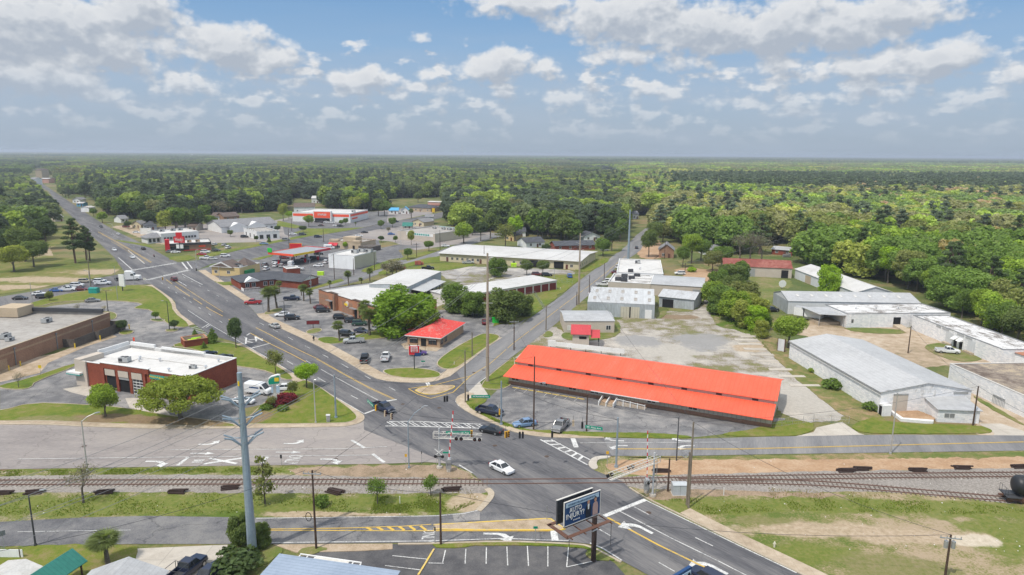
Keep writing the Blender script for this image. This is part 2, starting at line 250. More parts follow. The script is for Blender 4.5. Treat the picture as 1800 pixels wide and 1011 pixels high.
leafmat('foliage','obj'); leafmat('forest_foliage','inst')
surf('bark',[(.1,(.09,.075,.06)),(.9,(.20,.17,.14))],((1,.5,3),(6,.5,3)))
surf('bark_red',[(.1,(.10,.065,.05)),(.9,(.22,.15,.115))],((1,.5,3),(6,.5,3)))

# ------------------------------------------------ mesh and object helpers
class MB:
    def __init__(s): s.v=[];s.f=[];s.m=[]
    def add(s,vs,fs,mi=0):
        b=len(s.v); s.v+= [tuple(p) for p in vs]
        for f in fs: s.f.append([b+i for i in f]); s.m.append(mi)
        return s
    def poly(s,pts,mi=0): return s.add(pts,[list(range(len(pts)))],mi)
    def box(s,x0,y0,z0,x1,y1,z1,mi=0):
        return s.add([(x0,y0,z0),(x1,y0,z0),(x1,y1,z0),(x0,y1,z0),(x0,y0,z1),(x1,y0,z1),(x1,y1,z1),(x0,y1,z1)],
            [(3,2,1,0),(4,5,6,7),(0,1,5,4),(1,2,6,5),(2,3,7,6),(3,0,4,7)],mi)
    def prism(s,pts,z0,z1,mi=0,side=None,bottom=False):
        n=len(pts); a=sum(pts[i][0]*pts[(i+1)%n][1]-pts[(i+1)%n][0]*pts[i][1] for i in range(n))
        if a<0: pts=pts[::-1]
        b=len(s.v); s.v+=[(p[0],p[1],z0) for p in pts]+[(p[0],p[1],z1) for p in pts]
        s.f.append([b+n+i for i in range(n)]); s.m.append(mi)
        if bottom: s.f.append([b+i for i in range(n)][::-1]); s.m.append(mi)
        for i in range(n):
            j=(i+1)%n; s.f.append([b+i,b+j,b+n+j,b+n+i]); s.m.append(mi if side is None else side)
        return s
    def cyl(s,p0,p1,r0,r1=None,n=8,mi=0,caps=True):
        r1=r0 if r1 is None else r1; p0=Vector(p0);p1=Vector(p1); d=(p1-p0).normalized()
        a=d.orthogonal().normalized(); c=d.cross(a)
        b=len(s.v)
        for p,r in ((p0,r0),(p1,r1)):
            for i in range(n):
                th=2*math.pi*i/n; s.v.append(tuple(p+a*(r*math.cos(th))+c*(r*math.sin(th))))
        for i in range(n): s.f.append([b+i,b+(i+1)%n,b+n+(i+1)%n,b+n+i]); s.m.append(mi)
        if caps: s.f.append([b+i for i in range(n)][::-1]); s.f.append([b+n+i for i in range(n)]); s.m+=[mi,mi]
        return s
    def tube(s,pts,r,n=5,mi=0):
        for i in range(len(pts)-1):
            rr=r if not isinstance(r,(list,tuple)) else r[i]; r2=r if not isinstance(r,(list,tuple)) else r[i+1]
            s.cyl(pts[i],pts[i+1],rr,r2,n,mi)
        return s
    def loft(s,secs,mi=0,caps=True):
        n=len(secs[0]); b=len(s.v)
        for q in secs: s.v+=[tuple(p) for p in q]
        for k in range(len(secs)-1):
            for i in range(n): s.f.append([b+k*n+i,b+k*n+(i+1)%n,b+(k+1)*n+(i+1)%n,b+(k+1)*n+i]); s.m.append(mi)
        if caps: s.f.append([b+i for i in range(n)][::-1]); s.f.append([b+(len(secs)-1)*n+i for i in range(n)]); s.m+=[mi,mi]
        return s
    def mesh(s,name,mats,smooth=False):
        me=bpy.data.meshes.new(name); me.from_pydata(s.v,[],s.f)
        for m in (mats if isinstance(mats,(list,tuple)) else [mats]): me.materials.append(MATS[m])
        me.polygons.foreach_set('material_index',s.m)
        if smooth: me.polygons.foreach_set('use_smooth',[True]*len(s.f))
        me.update(); return me
    def build(s,name,mats,parent=None,smooth=False,loc=None,rot=None):
        return mobj(name,s.mesh(name,mats,smooth),parent,loc,rot)
def mobj(name,me,parent=None,loc=None,rot=None):
    o=bpy.data.objects.new(name,me); COL.objects.link(o)
    if parent: o.parent=parent
    if loc is not None: o.location=loc
    if rot is not None: o.rotation_euler=(0,0,rot)
    return o
def tag(o,label,cat,group=None):
    o['label']=label; o['category']=cat
    if group: o['group']=group
    return o
def thing(name,label,cat,loc,rot=0,group=None):
    o=bpy.data.objects.new(name,None); COL.objects.link(o); o.location=loc; o.rotation_euler=(0,0,rot); o.empty_display_size=.3
    return tag(o,label,cat,group)
def struct(o): o['kind']='structure'; return o
def copy_thing(src,loc,rot,label,group=None,color=None,scale=None):
    r=src.copy(); COL.objects.link(r); r.location=loc; r.rotation_euler=(0,0,rot); r['label']=label
    if group: r['group']=group
    if scale: r.scale=scale if not isinstance(scale,(int,float)) else (scale,)*3
    for ch in list(src.children):
        c=ch.copy(); COL.objects.link(c); c.parent=r
        if color: c.color=color
        for gch in list(ch.children):
            d=gch.copy(); COL.objects.link(d); d.parent=c
            if color: d.color=color
    return r
_tc={}
def textmesh(body,size,mat,depth=.02,bold=0,shear=0):
    k=(body,size,mat,depth)
    if k in _tc: return _tc[k]
    c=bpy.data.curves.new('text','FONT'); c.body=body; c.size=size; c.extrude=depth/2; c.align_x='CENTER'; c.align_y='CENTER'; c.offset=bold; c.shear=shear; c.resolution_u=2
    o=bpy.data.objects.new('text',c); COL.objects.link(o)
    dg=bpy.context.evaluated_depsgraph_get(); me=bpy.data.meshes.new_from_object(o.evaluated_get(dg))
    bpy.data.objects.remove(o); me.materials.clear(); me.materials.append(MATS[mat]); _tc[k]=me; return me
def lettering(body,size,mat,parent,x,y,z,depth=.04,rz=0,bold=.0,wd=None):
    me=textmesh(body,size,mat,depth,bold); o=bpy.data.objects.new('lettering',me); COL.objects.link(o); o.parent=parent
    o.location=(x,y,z); o.rotation_euler=(R(90),0,rz)
    if wd:
        w=max(v.co.x for v in me.vertices)-min(v.co.x for v in me.vertices); o.scale=(wd/w,1,1)
    return o
# ================================================ THE SETTING
def xy(p,z=0): v=W(p[0],p[1],z); return (v.x,v.y)
def smooth(pts,closed=True,it=2):
    for _ in range(it):
        out=[]; n=len(pts)
        for i in range(n if closed else n-1):
            a=pts[i]; b=pts[(i+1)%n]
            out+=[(a[0]*.75+b[0]*.25,a[1]*.75+b[1]*.25),(a[0]*.25+b[0]*.75,a[1]*.25+b[1]*.75)]
        if not closed: out=[pts[0]]+out+[pts[-1]]
        pts=out
    return pts
def offset(path,d,closed=False):      # +d = to the left of the direction of travel
    out=[]; n=len(path)
    for i in range(n):
        a=path[(i-1)%n] if (closed or i>0) else path[i]; b=path[(i+1)%n] if (closed or i<n-1) else path[i]
        dx,dy=b[0]-a[0],b[1]-a[1]; L=math.hypot(dx,dy) or 1
        out.append((path[i][0]-dy/L*d,path[i][1]+dx/L*d))
    return out
def sheet(name,mat,px,z,sm=0,world=False):
    pts=[p if world else xy(p) for p in px]
    if sm: pts=smooth(pts,True,sm)
    if name=='worn_patch': pts=ragged(pts,2.6)
    if name in('bare_earth','grass_field','worn_earth','gravel_yard','rail_verge','ballast_bed','green_field'): pts=ragged(pts,.28 if name=='ballast_bed' else .7)
    mb=MB(); a=sum(pts[i][0]*pts[(i+1)%len(pts)][1]-pts[(i+1)%len(pts)][0]*pts[i][1] for i in range(len(pts)))
    if a<0: pts=pts[::-1]
    mb.poly([(x,y,z) for x,y in pts]); return struct(mb.build(name,mat))
_zc=[0]
def zu(): _zc[0]=(_zc[0]+1)%45; return _zc[0]*.0008
def ragged(pts,amp=.5):
    from mathutils import noise
    out=[]; n=len(pts)
    for i in range(n):
        a,b=pts[i],pts[(i+1)%n]; L=math.dist(a,b); k=max(1,min(60,int(L/.7))); nx,ny=(-(b[1]-a[1])/(L or 1),(b[0]-a[0])/(L or 1))
        for j in range(k):
            x,y=a[0]+(b[0]-a[0])*j/k,a[1]+(b[1]-a[1])*j/k; d=amp*(noise.noise(Vector((x*.35,y*.35,3)))*1.4+noise.noise(Vector((x*.9,y*.9,8)))*.9+noise.noise(Vector((x*2.3,y*2.3,5)))*.35); out.append((x+nx*d,y+ny*d))
    return out
def slab(name,mat,px,z0,z1,sm=0,kerb=None,world=False,kerbmat='kerb_stone',kz=.02):
    pts=[p if world else xy(p) for p in px]
    if sm: pts=smooth(pts,True,sm)
    z1+=zu()
    if name=='grass_verge' and not kerb: pts=ragged(pts,.25)
    o=struct(MB().prism(pts,z0,z1).build(name,mat))
    if kerb: 
        a=sum(pts[i][0]*pts[(i+1)%len(pts)][1]-pts[(i+1)%len(pts)][0]*pts[i][1] for i in range(len(pts)))
        band('kerb',kerbmat,pts,(-.02 if a>0 else .02),(-kerb if a>0 else kerb),z0,z1+kz,closed=True)
    return o
def band(name,mat,path,o0,o1,z0,z1,closed=False,flat_=False):
    A=offset(path,o0,closed); B=offset(path,o1,closed); mb=MB(); n=len(path); z1+=zu()
    for i in range(n if closed else n-1):
        j=(i+1)%n; q=[A[i],A[j],B[j],B[i]]
        ar=sum(q[k][0]*q[(k+1)%4][1]-q[(k+1)%4][0]*q[k][1] for k in range(4))
        if ar<0: q=q[::-1]
        if flat_: mb.poly([(x,y,z1) for x,y in q])
        else: mb.prism(q,z0,z1)
    return struct(mb.build(name,mat))
def spot(px,py,rxp,ryp,st): c=W(px,py); e=W(px+rxp,py); f=W(px,py-ryp); return (c.x,c.y,abs(e.x-c.x),abs(f.y-c.y),st)
SAND=[(.1,(.24,.19,.12)),(.5,(.40,.31,.215)),(.9,(.52,.43,.33))]; PALE=[(.1,(.40,.34,.25)),(.9,(.62,.55,.45))]; GRN=[(.12,(.24,.20,.09)),(.32,(.18,.185,.05)),(.55,(.135,.165,.03)),(.85,(.085,.13,.018))]; DULL=[(.15,(.26,.21,.12)),(.5,(.19,.18,.07)),(.85,(.12,.145,.03))]; YPAL=[(.1,(.33,.305,.27)),(.9,(.49,.46,.41))]; BRN=[(.1,(.17,.11,.065)),(.9,(.27,.20,.12))]
surf('field_soil',[(.1,(.36,.28,.19)),(.35,(.27,.225,.12)),(.6,(.17,.175,.055)),(.85,(.10,.14,.025))],((.04,.5,3),(.3,.6,6),(3,.5,4)),con=2.0,bump=.5,spots=[spot(1250,893,130,16,GRN),spot(1450,888,150,14,GRN),spot(1680,895,180,16,GRN),spot(1790,945,90,35,GRN),spot(1400,975,110,22,GRN),spot(1560,1000,110,25,DULL),spot(1430,932,150,14,SAND),spot(1600,945,130,14,SAND),spot(1712,950,48,9,PALE),spot(1330,915,60,8,DULL)])
surf('track_verge',[(.1,(.34,.29,.21)),(.33,(.24,.21,.11)),(.55,(.15,.165,.04)),(.85,(.085,.13,.018))],((.04,.5,3),(.3,.6,6),(3,.5,4)),con=2.0,bump=.5,spots=[spot(150,890,260,18,GRN),spot(450,885,230,16,GRN),spot(720,885,130,14,GRN),spot(300,826,420,5,GRN),spot(830,885,40,20,SAND),spot(560,905,120,6,SAND)])
surf('park_grass',[(.1,(.24,.20,.09)),(.4,(.17,.17,.045)),(.85,(.09,.13,.02))],((.03,.5,4),(.2,.5,5),(2,.3,3)),con=2,spots=[spot(105,441,60,9,SAND),spot(60,492,110,5,SAND),spot(190,478,60,5,SAND),spot(20,505,60,4,SAND)])
surf('lawn_edge',[(.1,(.22,.185,.075)),(.33,(.165,.175,.033)),(.55,(.135,.17,.020)),(.85,(.085,.135,.014))],((.07,.5,4),(.6,.5,5),(5,.35,3)),bump=.4,con=2.1,spots=[spot(330,742,95,10,BRN),spot(180,738,70,9,BRN),spot(455,735,28,10,BRN),spot(80,738,60,6,DULL)])
surf('hall_yard',[(.08,(.17,.17,.07)),(.22,(.25,.20,.135)),(.38,(.295,.272,.245)),(.6,(.365,.34,.305)),(.9,(.48,.44,.385))],((.03,.6,4),(.2,.7,6),(3,.5,4)),con=2.6,spots=[spot(1180,620,60,16,YPAL),spot(1230,600,50,14,[(.1,(.24,.235,.23)),(.9,(.31,.305,.30))]),spot(1120,600,40,10,[(.1,(.24,.235,.23)),(.9,(.31,.305,.30))]),spot(1420,700,70,30,YPAL),spot(1190,557,30,4,BRN),spot(1330,610,50,8,SAND)])
struct(MB().poly([(-26000,-300,0),(26000,-300,0),(26000,26000,0),(-26000,26000,0)]).build('ground','ground'))
# paved lots, yards and bare earth
z=.012
for nm,mt,sm,pts in [
 ('parking_lot','asphalt_worn',0,[(452,552),(560,600),(667,658),(742,668),(794,655),(850,612),(905,583),(925,560),(860,555),(850,545),(760,545),(700,560),(640,590),(700,515),(560,505),(520,512),(470,530)]),
 ('parking_lot','asphalt',0,[(348,474),(430,529),(470,528),(560,512),(640,492),(670,476),(672,440),(660,408),(571,424),(520,436),(440,452)]),
 ('parking_lot','asphalt_worn',0,[(0,750),(150,752),(420,752),(420,720),(560,690),(505,660),(430,630),(300,610),(366,590),(300,560),(300,548),(288,543),(258,534),(205,528),(160,530),(90,538),(60,545),(190,560),(196,585),(96,622),(0,660)]),
 ('parking_lot','asphalt_worn',0,[(840,716),(862,732),(900,748),(940,757),(1060,761),(1220,769),(1300,760),(1380,760),(1380,735),(1240,735),(894,665),(870,690)]),
 ('parking_lot','asphalt_fresh',0,[(455,1012),(545,972),(560,965),(640,960),(755,953),(790,960),(885,955),(1000,958),(1037,962),(1080,990),(1100,1012),(1100,1080),(455,1080)]),
 ('parking_lot','asphalt_pale',0,[(255,420),(340,428),(500,425),(640,400),(760,375),(760,360),(660,372),(520,380),(420,400),(400,392),(320,396),(250,402)]),
 ('parking_lot','asphalt',0,[(495,388),(500,412),(520,420),(600,405),(680,392),(682,372),(650,372),(616,388),(514,389)]),
 ('parking_lot','asphalt_pale',0,[(660,400),(700,388),(820,402),(870,410),(860,418),(800,430),(730,440),(690,425),(640,420),(600,425),(560,420)]),
 ('gravel_yard','gravel_lot',2,[(860,470),(1010,474),(1010,484),(1003,500),(960,505),(900,500),(860,510),(830,520),(700,560),(760,515),(846,484)]),
 ('gravel_yard','gravel_lot',2,[(780,466),(1012,476),(1010,488),(930,492),(800,500),(770,480)]),
 ('gravel_yard','hall_yard',1,[(935,600),(968,570),(1000,590),(1080,560),(1175,548),(1228,535),(1240,515),(1250,515),(1262,560),(1330,590),(1345,610),(1370,640),(1420,660),(1500,715),(1480,742),(1395,742),(1350,700),(1100,680),(900,640)]),
 ('gravel_yard','sand',1,[(1400,590),(1360,575),(1450,560),(1600,575),(1700,600),(1800,640),(1800,660),(1680,640),(1600,650),(1500,600)]),
 ('gravel_yard','sand',1,[(1700,660),(1800,720),(1830,768),(1700,768),(1720,742),(1700,700)]),
 ('bare_earth','red_clay',1,[(1130,425),(1155,418),(1170,440),(1160,458),(1115,452)]),
 ('bare_earth','red_clay',1,[(1180,470),(1290,474),(1270,490),(1240,497),(1200,486)]),
 ('bare_earth','sand',1,[(190,398),(240,395),(262,410),(300,425),(285,432),(250,420),(215,405)]),
 ('green_field','grass',1,[(1290,480),(1360,488),(1400,495),(1370,520),(1340,540),(1300,545),(1280,500)]),
]: sheet(nm,mt,pts,z,sm); z+=.0012
# streets
def street(name,mat,px,z,sm=0): return sheet(name,mat,px,z,sm)
street('side_street','asphalt_side',[(430,529.7),(470,528),(499,518.5),(550,506),(605.5,492),(644,480.5),(676,470),(718,459),(765,443.5),(825,422),(862,411.5),(884,409),(880,416),(828,430),(772,450),(719,466),(657,484),(601,499),(560,513),(520,530),(490,540),(455,556)],.05)
street('side_street','asphalt',[(640,492),(676,473),(650,440),(700,430),(745,434),(700,440),(718,462)],.048)
street('cross_street','asphalt_main',[(-60,540),(0,522),(62,511.8),(109,501.7),(131,497),(220,480.5),(311,461.5),(351,457),(415,441.5),(452,430.5),(517,420.7),(558,412),(601,406.5),(669,393.8),(750,378.7),(820,364),(880,350),(884,353),(830,370),(760,387),(726,395),(660,404),(571,424),(517,436),(440.5,452.7),(372,464),(348,474),(334.5,478),(259,500),(202,502.5),(118,519),(60.5,533.5),(0,547),(-60,566)],.052)
mainL=[(60,322),(86,337),(96,352),(148,402),(202,454),(220,480),(259,499),(267,501),(287,514.5),(307.6,530),(311,549),(342.5,571),(366,588),(423,604.5),(465,629),(509,654.5),(600,707),(640,730)]
mainR=[(73,322),(128,358.6),(168,385.5),(202,405.7),(252,429),(300,456),(348,476),(381.6,497.7),(430,530),(457,559),(494,577),(551,603),(602,631),(644,656.4),(669,668),(717,672.5),(759,672),(790,661)]
street('main_road','asphalt_main',mainL+[(639,736),(640,756),(827,830),(869,866),(869,874),(858,888),(843.7,896),(975,925),(1000,953),(1037,957),(1093,986.5),(1140,1012),(1230,1062),(1480,1062),(1410,1012),(1300,960.5),(1134.5,879.5),(1131,876),(1107.6,860),(1094,847),(1043,826.5),(1036,821.4),(1033.7,816.4),(1038,808),(1048,803),(1075,801.5),(1060,770),(979,770),(933.6,766),(900,759),(876,748),(838,733),(812,718),(801,706),(806,697),(825,690),(800,650)]+mainR[::-1],.065)
street('north_street','asphalt_side',[(790,662),(817.7,641),(851,614),(881.6,594),(904,580),(931,560),(957.7,541),(984.6,521.6),(1008,502),(1036.7,480),(1072,454),(1099,434),(1118,414),(1134,402),(1150,393),(1154,393.5),(1147,405),(1135,423),(1126,440),(1117,447),(1092,463.6),(1075.4,477),(1057,495.6),(1035,519),(1018,534),(991,557.8),(964.4,580),(941,597),(893,633),(861.4,658),(822.8,690),(801,706),(780,690),(770,675)],.058)
street('west_street','asphalt_pale',[(-80,746),(0,747),(84,746.5),(151,750.5),(300,754),(418,753),(600,750.5),(622,747.5),(634,743),(640,736),(760,800),(800,816.4),(751,813),(667,816),(300,820.6),(0,825.6),(-80,827)],.058)
street('east_street','asphalt_side',[(1030,770),(1060,770),(1200,772.5),(1350,768),(1572,764.5),(1800,766),(1880,766),(1880,790),(1800,792.6),(1350,799),(1200,802),(1075,802),(1040,806),(1000,800)],.058)
street('south_street','asphalt',[(-80,921),(0,918),(129,911),(258,907.5),(450,910.5),(700,909),(767,906),(817.7,901.6),(843.7,896),(980,920),(1000,953.7),(885,949.5),(755,954),(700,954.8),(478,957),(403,957),(222,957),(103,959.5),(0,961),(-80,963)],.058)
street('asphalt_patch','asphalt_worn',[(795,905),(843,897),(843.5,915),(799,917)],.0625)
# worn tyre tracks on the main approaches
wm=MB()
def pline(pxs,w,mb,z,dash=None):
    pts=[xy(p) for p in pxs]
    for i in range(len(pts)-1):
        a=Vector(pts[i]);b=Vector(pts[i+1]);L=(b-a).length; d=(b-a)/L; nn=Vector((-d.y,d.x))*w/2
        segs=[(0,L)] if not dash else [(s,min(L,s+dash[0])) for s in np.arange(0,L,dash[0]+dash[1])]
        for s,e in segs:
            p,q_=a+d*s,a+d*e; mb.poly([(p.x-nn.x,p.y-nn.y,z),(q_.x-nn.x,q_.y-nn.y,z),(q_.x+nn.x,q_.y+nn.y,z),(p.x+nn.x,p.y+nn.y,z)])
# --- painted markings
wp=MB(); yp=MB(); ZM=.078
def wl(*p,w=.16,dash=None): pline(p,w,wp,ZM,dash)
def yl(*p,w=.16,dash=None): pline(p,w,yp,ZM,dash)
wl((330.7,546),(367.7,570),(423,602),(509,652.6),(600,704.6),(640,728)); wl((573,655),(600,669.5),(666,705),w=.15)
wl((600,669.5),(573,655),(530,630),w=.14,dash=(3,6))
wl((668,708),(697.5,703),w=.5); wl((641,728),(665,719),w=.5)
for a,b in [((617,696),(629,702)),((558,664),(572,672)),((505,635),(515,641)),((683.5,681),(695,687)),((641,661),(652,667)),((600,640),(612,647)),((567,624),(577,629)),((536,608.5),(545,613)),((506,593),(515,598)),((480,580),(488,584)),((456,568),(464,572))]: wl(a,b,w=.16)
yl((556,630),(610,660.5),(650,682),(694,702),w=.13); yl((556,631.6),(610,662),(650,683.6),(693,703.4),w=.13)
yl((450,576.5),(475,589),(507,607),(556,630.5),w=.2); yl((440,586),(478,606.5),(510,622),(538,637),w=.2)
yl((292,492),(320,512),(370,545),(420,571),w=.2,dash=(12,5)); yl((300,490),(352,524),(392,549),w=.14)
yl((172,408),(213,431),(265,462),w=.2); yl((173,407.6),(215,430.4),(267,461.4),w=.2); yl((195,424),(230,445),(254,462),w=.15)
wl((208,453),(233,475),w=.35); wl((225,440),(254,464),w=.3); wl((140,380),(200,415),(262,448),w=.15,dash=(3,9)); wl((120,372),(185,425),w=.15,dash=(3,9)); wl((304,489),(328,503),w=.3); wl((320,482),(356,501),w=.3); wl((310,480),(400,530),w=.15,dash=(3,9)); wl((283,497),(333,530),(440,600),w=.15,dash=(3,9))
# crosswalks at the far junction
for k in range(17):
    for (A,B) in (((259,492.5),(334,474.5)),((224,477),(311,462.2))):
        s=k/17; a=(A[0]+(B[0]-A[0])*s,A[1]+(B[1]-A[1])*s); b=(A[0]+(B[0]-A[0])*(s+.032),A[1]+(B[1]-A[1])*(s+.032)); wl(a,b,w=2.3)
wl((320,461.5),(330,474),w=.7); wl((329,460.5),(338,472.5),w=.5)
# painted hatch at the lot entrance on the west side of the main road
for k in range(7):
    wl((336+k*4.2,577+k*2.2),(348+k*3.4,574.5+k*2.6),w=.35)
wl((367,570),(355,577),w=.3); wl((369,572),(362,576),w=.3)
# RR crossing legend on the southbound approach
for a,b in [((441,613),(475,604)),((434,590),(440,586)),((437,598),(462,596)),((448,592),(462,599.5)),((432,605),(433,594)),((449,592),(450.5,601)),((433,600),(444,603))]: wl(a,b,w=.45)
# zebra crossing
wl((684,742),(724,741.5),(846,746.6),w=.3); wl((677,749.5),(720,749.8),(843,753.5),w=.3)
for k in range(9):
    x=684+k*19.2
    for dx in (0,6.5): wl((x+dx-4,742.2+k*.45),(x+dx+10,749.9+k*.43),w=.22)
# west street
wl((300,791.5),(600,790),(680,786),w=.14); wl((30,808),(300,804.5),(655,801),w=.14); wl((618,774.5),(641,788.5),w=.55); wl((655,799),(675.5,814),w=.55); wl((330,785),(300,785.4),w=.0001)
wl((350,821),(330,805),w=.45)if 0 else wl((312.5,819),(330.5,804.5),w=.6); wl((460,815),(470.5,804),w=.6)
wl((341,810),(359.5,809.6),w=.4); wl((337.5,813.3),(356,813),w=.4)
wl((358,816.5),(426,806),w=.55); wl((368,806.5),(416,816),w=.55)
def arrow(px,py,heading,kind='left',s=1.):
    c=xy((px,py)); ca,sa=math.cos(heading),math.sin(heading)
    def T(L): return [(c[0]+s*(x*ca-y*sa),c[1]+s*(x*sa+y*ca),ZM) for x,y in L]
    if kind=='ahead': wp.poly(T([(-1.7,-.12),(.6,-.12),(.6,-.45),(1.9,0),(.6,.45),(.6,.12),(-1.7,.12)])); return
    k=1 if kind=='left' else -1
    L=[(-1.8,-.15),(-.2,-.15),(.5,.05),(.95,.55),(1.35,.4),(1.0,1.7),(-.1,1.0),(.45,.85),(.1,.45),(-.4,.2),(-1.8,.2)]
    L=[(x,y*k) for x,y in L]; 
    if k<0: L=L[::-1]
    wp.poly(T(L))
arrow(517,804.5,0,'right',1.2) if 0 else None
arrow(586,808,0,'right',1.25); arrow(281,812,0,'right',1.35); arrow(506,796,0,'ahead',1.25); arrow(355,798,0,'ahead',1.2); arrow(518,781,0,'left',1.1); arrow(368,782,0,'left',1.1)
def road_text(body,px,py,heading,size,ws=1.):
    me=textmesh(body,size,'white_paint',.0); o=bpy.data.objects.new('road_lettering',me); COL.objects.link(o); v=W(px,py); o.location=(v.x,v.y,ZM); o.rotation_euler=(0,0,heading); o.scale=(1,ws,1); return struct(o)
road_text('ONLY',514,808.5,R(-90),1.9,1.0).scale=(.7,1.9,1); road_text('ONLY',752,943,R(-90),1.6,1.).scale=(.75,1.6,1)
# east street
wl((927,771.5),(953,776),(1037,817),w=.25)if 0 else None
wl((950,773.5),(1033,818),w=.28); wl((969,773.5),(1037,809),w=.28)
for k in range(6): 
    s=k/5.5; wl((955+s*68,774+s*36.5+2),(976+s*54,774.5+s*29+1.5),w=.5)
wl((1007,771.5),(1013,787.5),w=.9); wl((1020,779.5),(1300,778),w=.12); yl((1085,789.3),(1300,789.5),(1800,777),w=.13); yl((1085,790.3),(1300,790.5),(1800,778),w=.13)
arrow(1078,776,math.pi,'right',1.1); arrow(1084,784.5,math.pi,'left',1.1); arrow(1196,776,math.pi,'right',1.1); arrow(1202,784,math.pi,'left',1.1)
# main road south of the tracks
wl((1062,908),(1135,879),w=.75); wl((1135,880),(1300,960.5),(1400,1008),w=.18)
for dx in (0,2.2): yl((1067+dx,911-dx*.1),(1156+dx,959),(1222+dx,991),(1275+dx,1016),w=.16)
wl((1090,900),(1180,947),(1266,989),(1330,1022),w=.16)
for a,b in [((1115,892),(1141,906)),((1222,946),(1253,961)),((1049,929),(1073,943)),((1158,990),(1186,1006))]: wl(a,b,w=.16)
arrow(1121,925,R(130),'left',1.5); arrow(1247,993,R(130),'left',1.5)
wl((807,818),(830,832),w=.22); wl((1037,955.5),(1060,965),(1093,986),w=.2); wl((1000,951.5),(885,947.5),(755,952),(478,955),w=.16); wl((843,897.5),(817,903.5),(767,908),(450,912.3),w=.16)
wl((31,936),(200,933.5),(230,933),w=.1); wl((973,934),(976,952),w=.95)
arrow(880,939,0,'right',1.35)
# yellow hatched nose of the median
yl((470,931.2),(610,929.5),(700,926.5),(758,922.5),w=.17); yl((470,933),(610,933.5),(700,934),(985,934.2),w=.2)
for k in range(6): yl((660+k*19-6,933),(660+k*19-16,928-k*.5),w=.4)
# traffic island outline by the north street
yl((718,684),(768,676.5),(827,661.5),(797,690),(757,701),(735,694),(718,684),w=.2); yl((827,661.5),(860,641),(902,604),(960,560),(1010,522),(1060,484),(1100,450),w=.15,dash=(14,1.2))
wl((748,671),(753,680.5),w=.4);wl((752,671),(757,680.5),w=.4)
wl((861,659.5),(843,672),(835,679),w=.2); wl((700,670),(742,672.8),(775,667.5),(800,655),w=.15); wl((806,698),(801,706),(806,714),(838,731),(876,746.5),(900,757),w=.18)
# parking bays
for a,b in [((783,968),(778,990)),((819,965.5),(817.5,992)),((855,963),(854.5,992)),((891,962),(892.5,995)),((927,961),(929,996)),((963,961.5),(963,997)),((999.5,962),(996,998)),((996,998),(1041,988)),((690,978),(753,984.5)),((677,995.5),(738,1003)),((753,991),(780,991.5))]: wl(a,b,w=.14)
for k in range(7): 
    a=(913+k*17.5,680+k*3.1); wl(a,(a[0]-10,a[1]+8),w=.08)
for q_ in (wp,yp):      # every painted piece a hair above the last, so none lie in one plane
    for i_,f_ in enumerate(q_.f):
        for j_ in f_: v_=q_.v[j_]; q_.v[j_]=(v_[0],v_[1],ZM+(i_*7%90)*.00045)
struct(wp.build('road_marking','white_paint')); struct(yp.build('road_marking','yellow_paint'))
yk=MB(); pline([(763,966),(745,996),(735,1012)],.25,yk,.13); struct(yk.build('kerb','kerb_yellow'))
# --- kerbs and pavements
def pth(px): return [xy(p) for p in px]
sm=lambda px: smooth(pth(px),False,1)
# east side of the main road (path runs away from the camera -> pavement is on its left when reversed)
pR=sm([(452,552),(457,559.5),(494,577.6),(551,603.6),(602,631.6),(644,657),(669,669),(717,673.3),(759,672.8),(790,662)])
band('sidewalk','concrete',pR,.02,3.2,0,.12); band('kerb','kerb_stone',pR,-.2,.02,0,.15)
pR2=sm([(348,476),(381.6,498),(430,530)]); band('sidewalk','concrete',pR2,.02,3.0,0,.12)
pN=sm([(790,662),(817.7,641),(851,614),(881.6,594)]); band('kerb','kerb_stone',pN,-.2,.3,0,.15)
band('sidewalk','concrete',sm([(787,663),(800,655),(817.7,641)]),0,2.6,0,.125)
pW=sm([(267,501),(287,514.5),(307.6,530),(311,548),(342.5,571)]); band('sidewalk','concrete',pW,-2.6,0,0,.13)
pW2=sm([(423,604.5),(465,629),(509,654.5),(600,707),(636,728),(640,736),(634,743),(620,747.5),(600,750.5),(418,753),(300,754),(151,750),(84,746),(-20,746.6)])
band('sidewalk','concrete',pW2,-2.1,0,0,.125); band('kerb','kerb_stone',pW2,0,.2,0,.15)
pE=sm([(822.8,690),(806,697),(801,706),(812,718),(838,733),(876,748),(900,759),(933.6,766),(979,770),(1062,770)])
band('sidewalk','concrete',pE,.0,2.1,0,.125); band('kerb','kerb_stone',pE,-.2,0,0,.15)
slab('sidewalk','concrete_pad',[(822,691),(843,672),(850,683),(858,695),(838,703),(812,712),(806,700)],0,.115)
pS=sm([(1107,858),(1131,873.5),(1160,888),(1220,917),(1300,957),(1350,981),(1420,1015)]); band('kerb','kerb_stone',pS,-.2,.1,0,.15)
band('sidewalk','concrete',sm([(1195,903),(1240,927),(1300,957),(1350,981),(1420,1015),(1450,1030)]),.1,2.3,0,.13)
slab('sidewalk','concrete_pad',[(1200,902),(1235,905),(1240,915),(1262,920),(1278,932),(1275,942),(1240,925)],0,.12,1)
slab('sidewalk','concrete_pad',[(1036,821),(1033.7,816.4),(1038,808),(1048,803),(1075,801.5),(1070,806),(1052,808),(1048,815),(1052,824),(1043,826.5)],0,.13,1)
pSW=sm([(846,900),(858,888),(869,874),(869,865.4),(861,858.7)]); band('kerb','kerb_stone',pSW,0,1.0,0,.14)
band('kerb','kerb_stone',sm([(700,956),(755,955.5),(885,951),(1000,955.5),(1037,959),(1093,988)]),-.35,0,0,.13)
slab('sidewalk','sand',[(480,958),(690,956.5),(690,966),(640,969),(520,972)],0,.07)
band('kerb','kerb_stone',sm([(-20,747),(84,746.8),(151,750.8),(300,754.6)]),-.1,.1,0,.15)
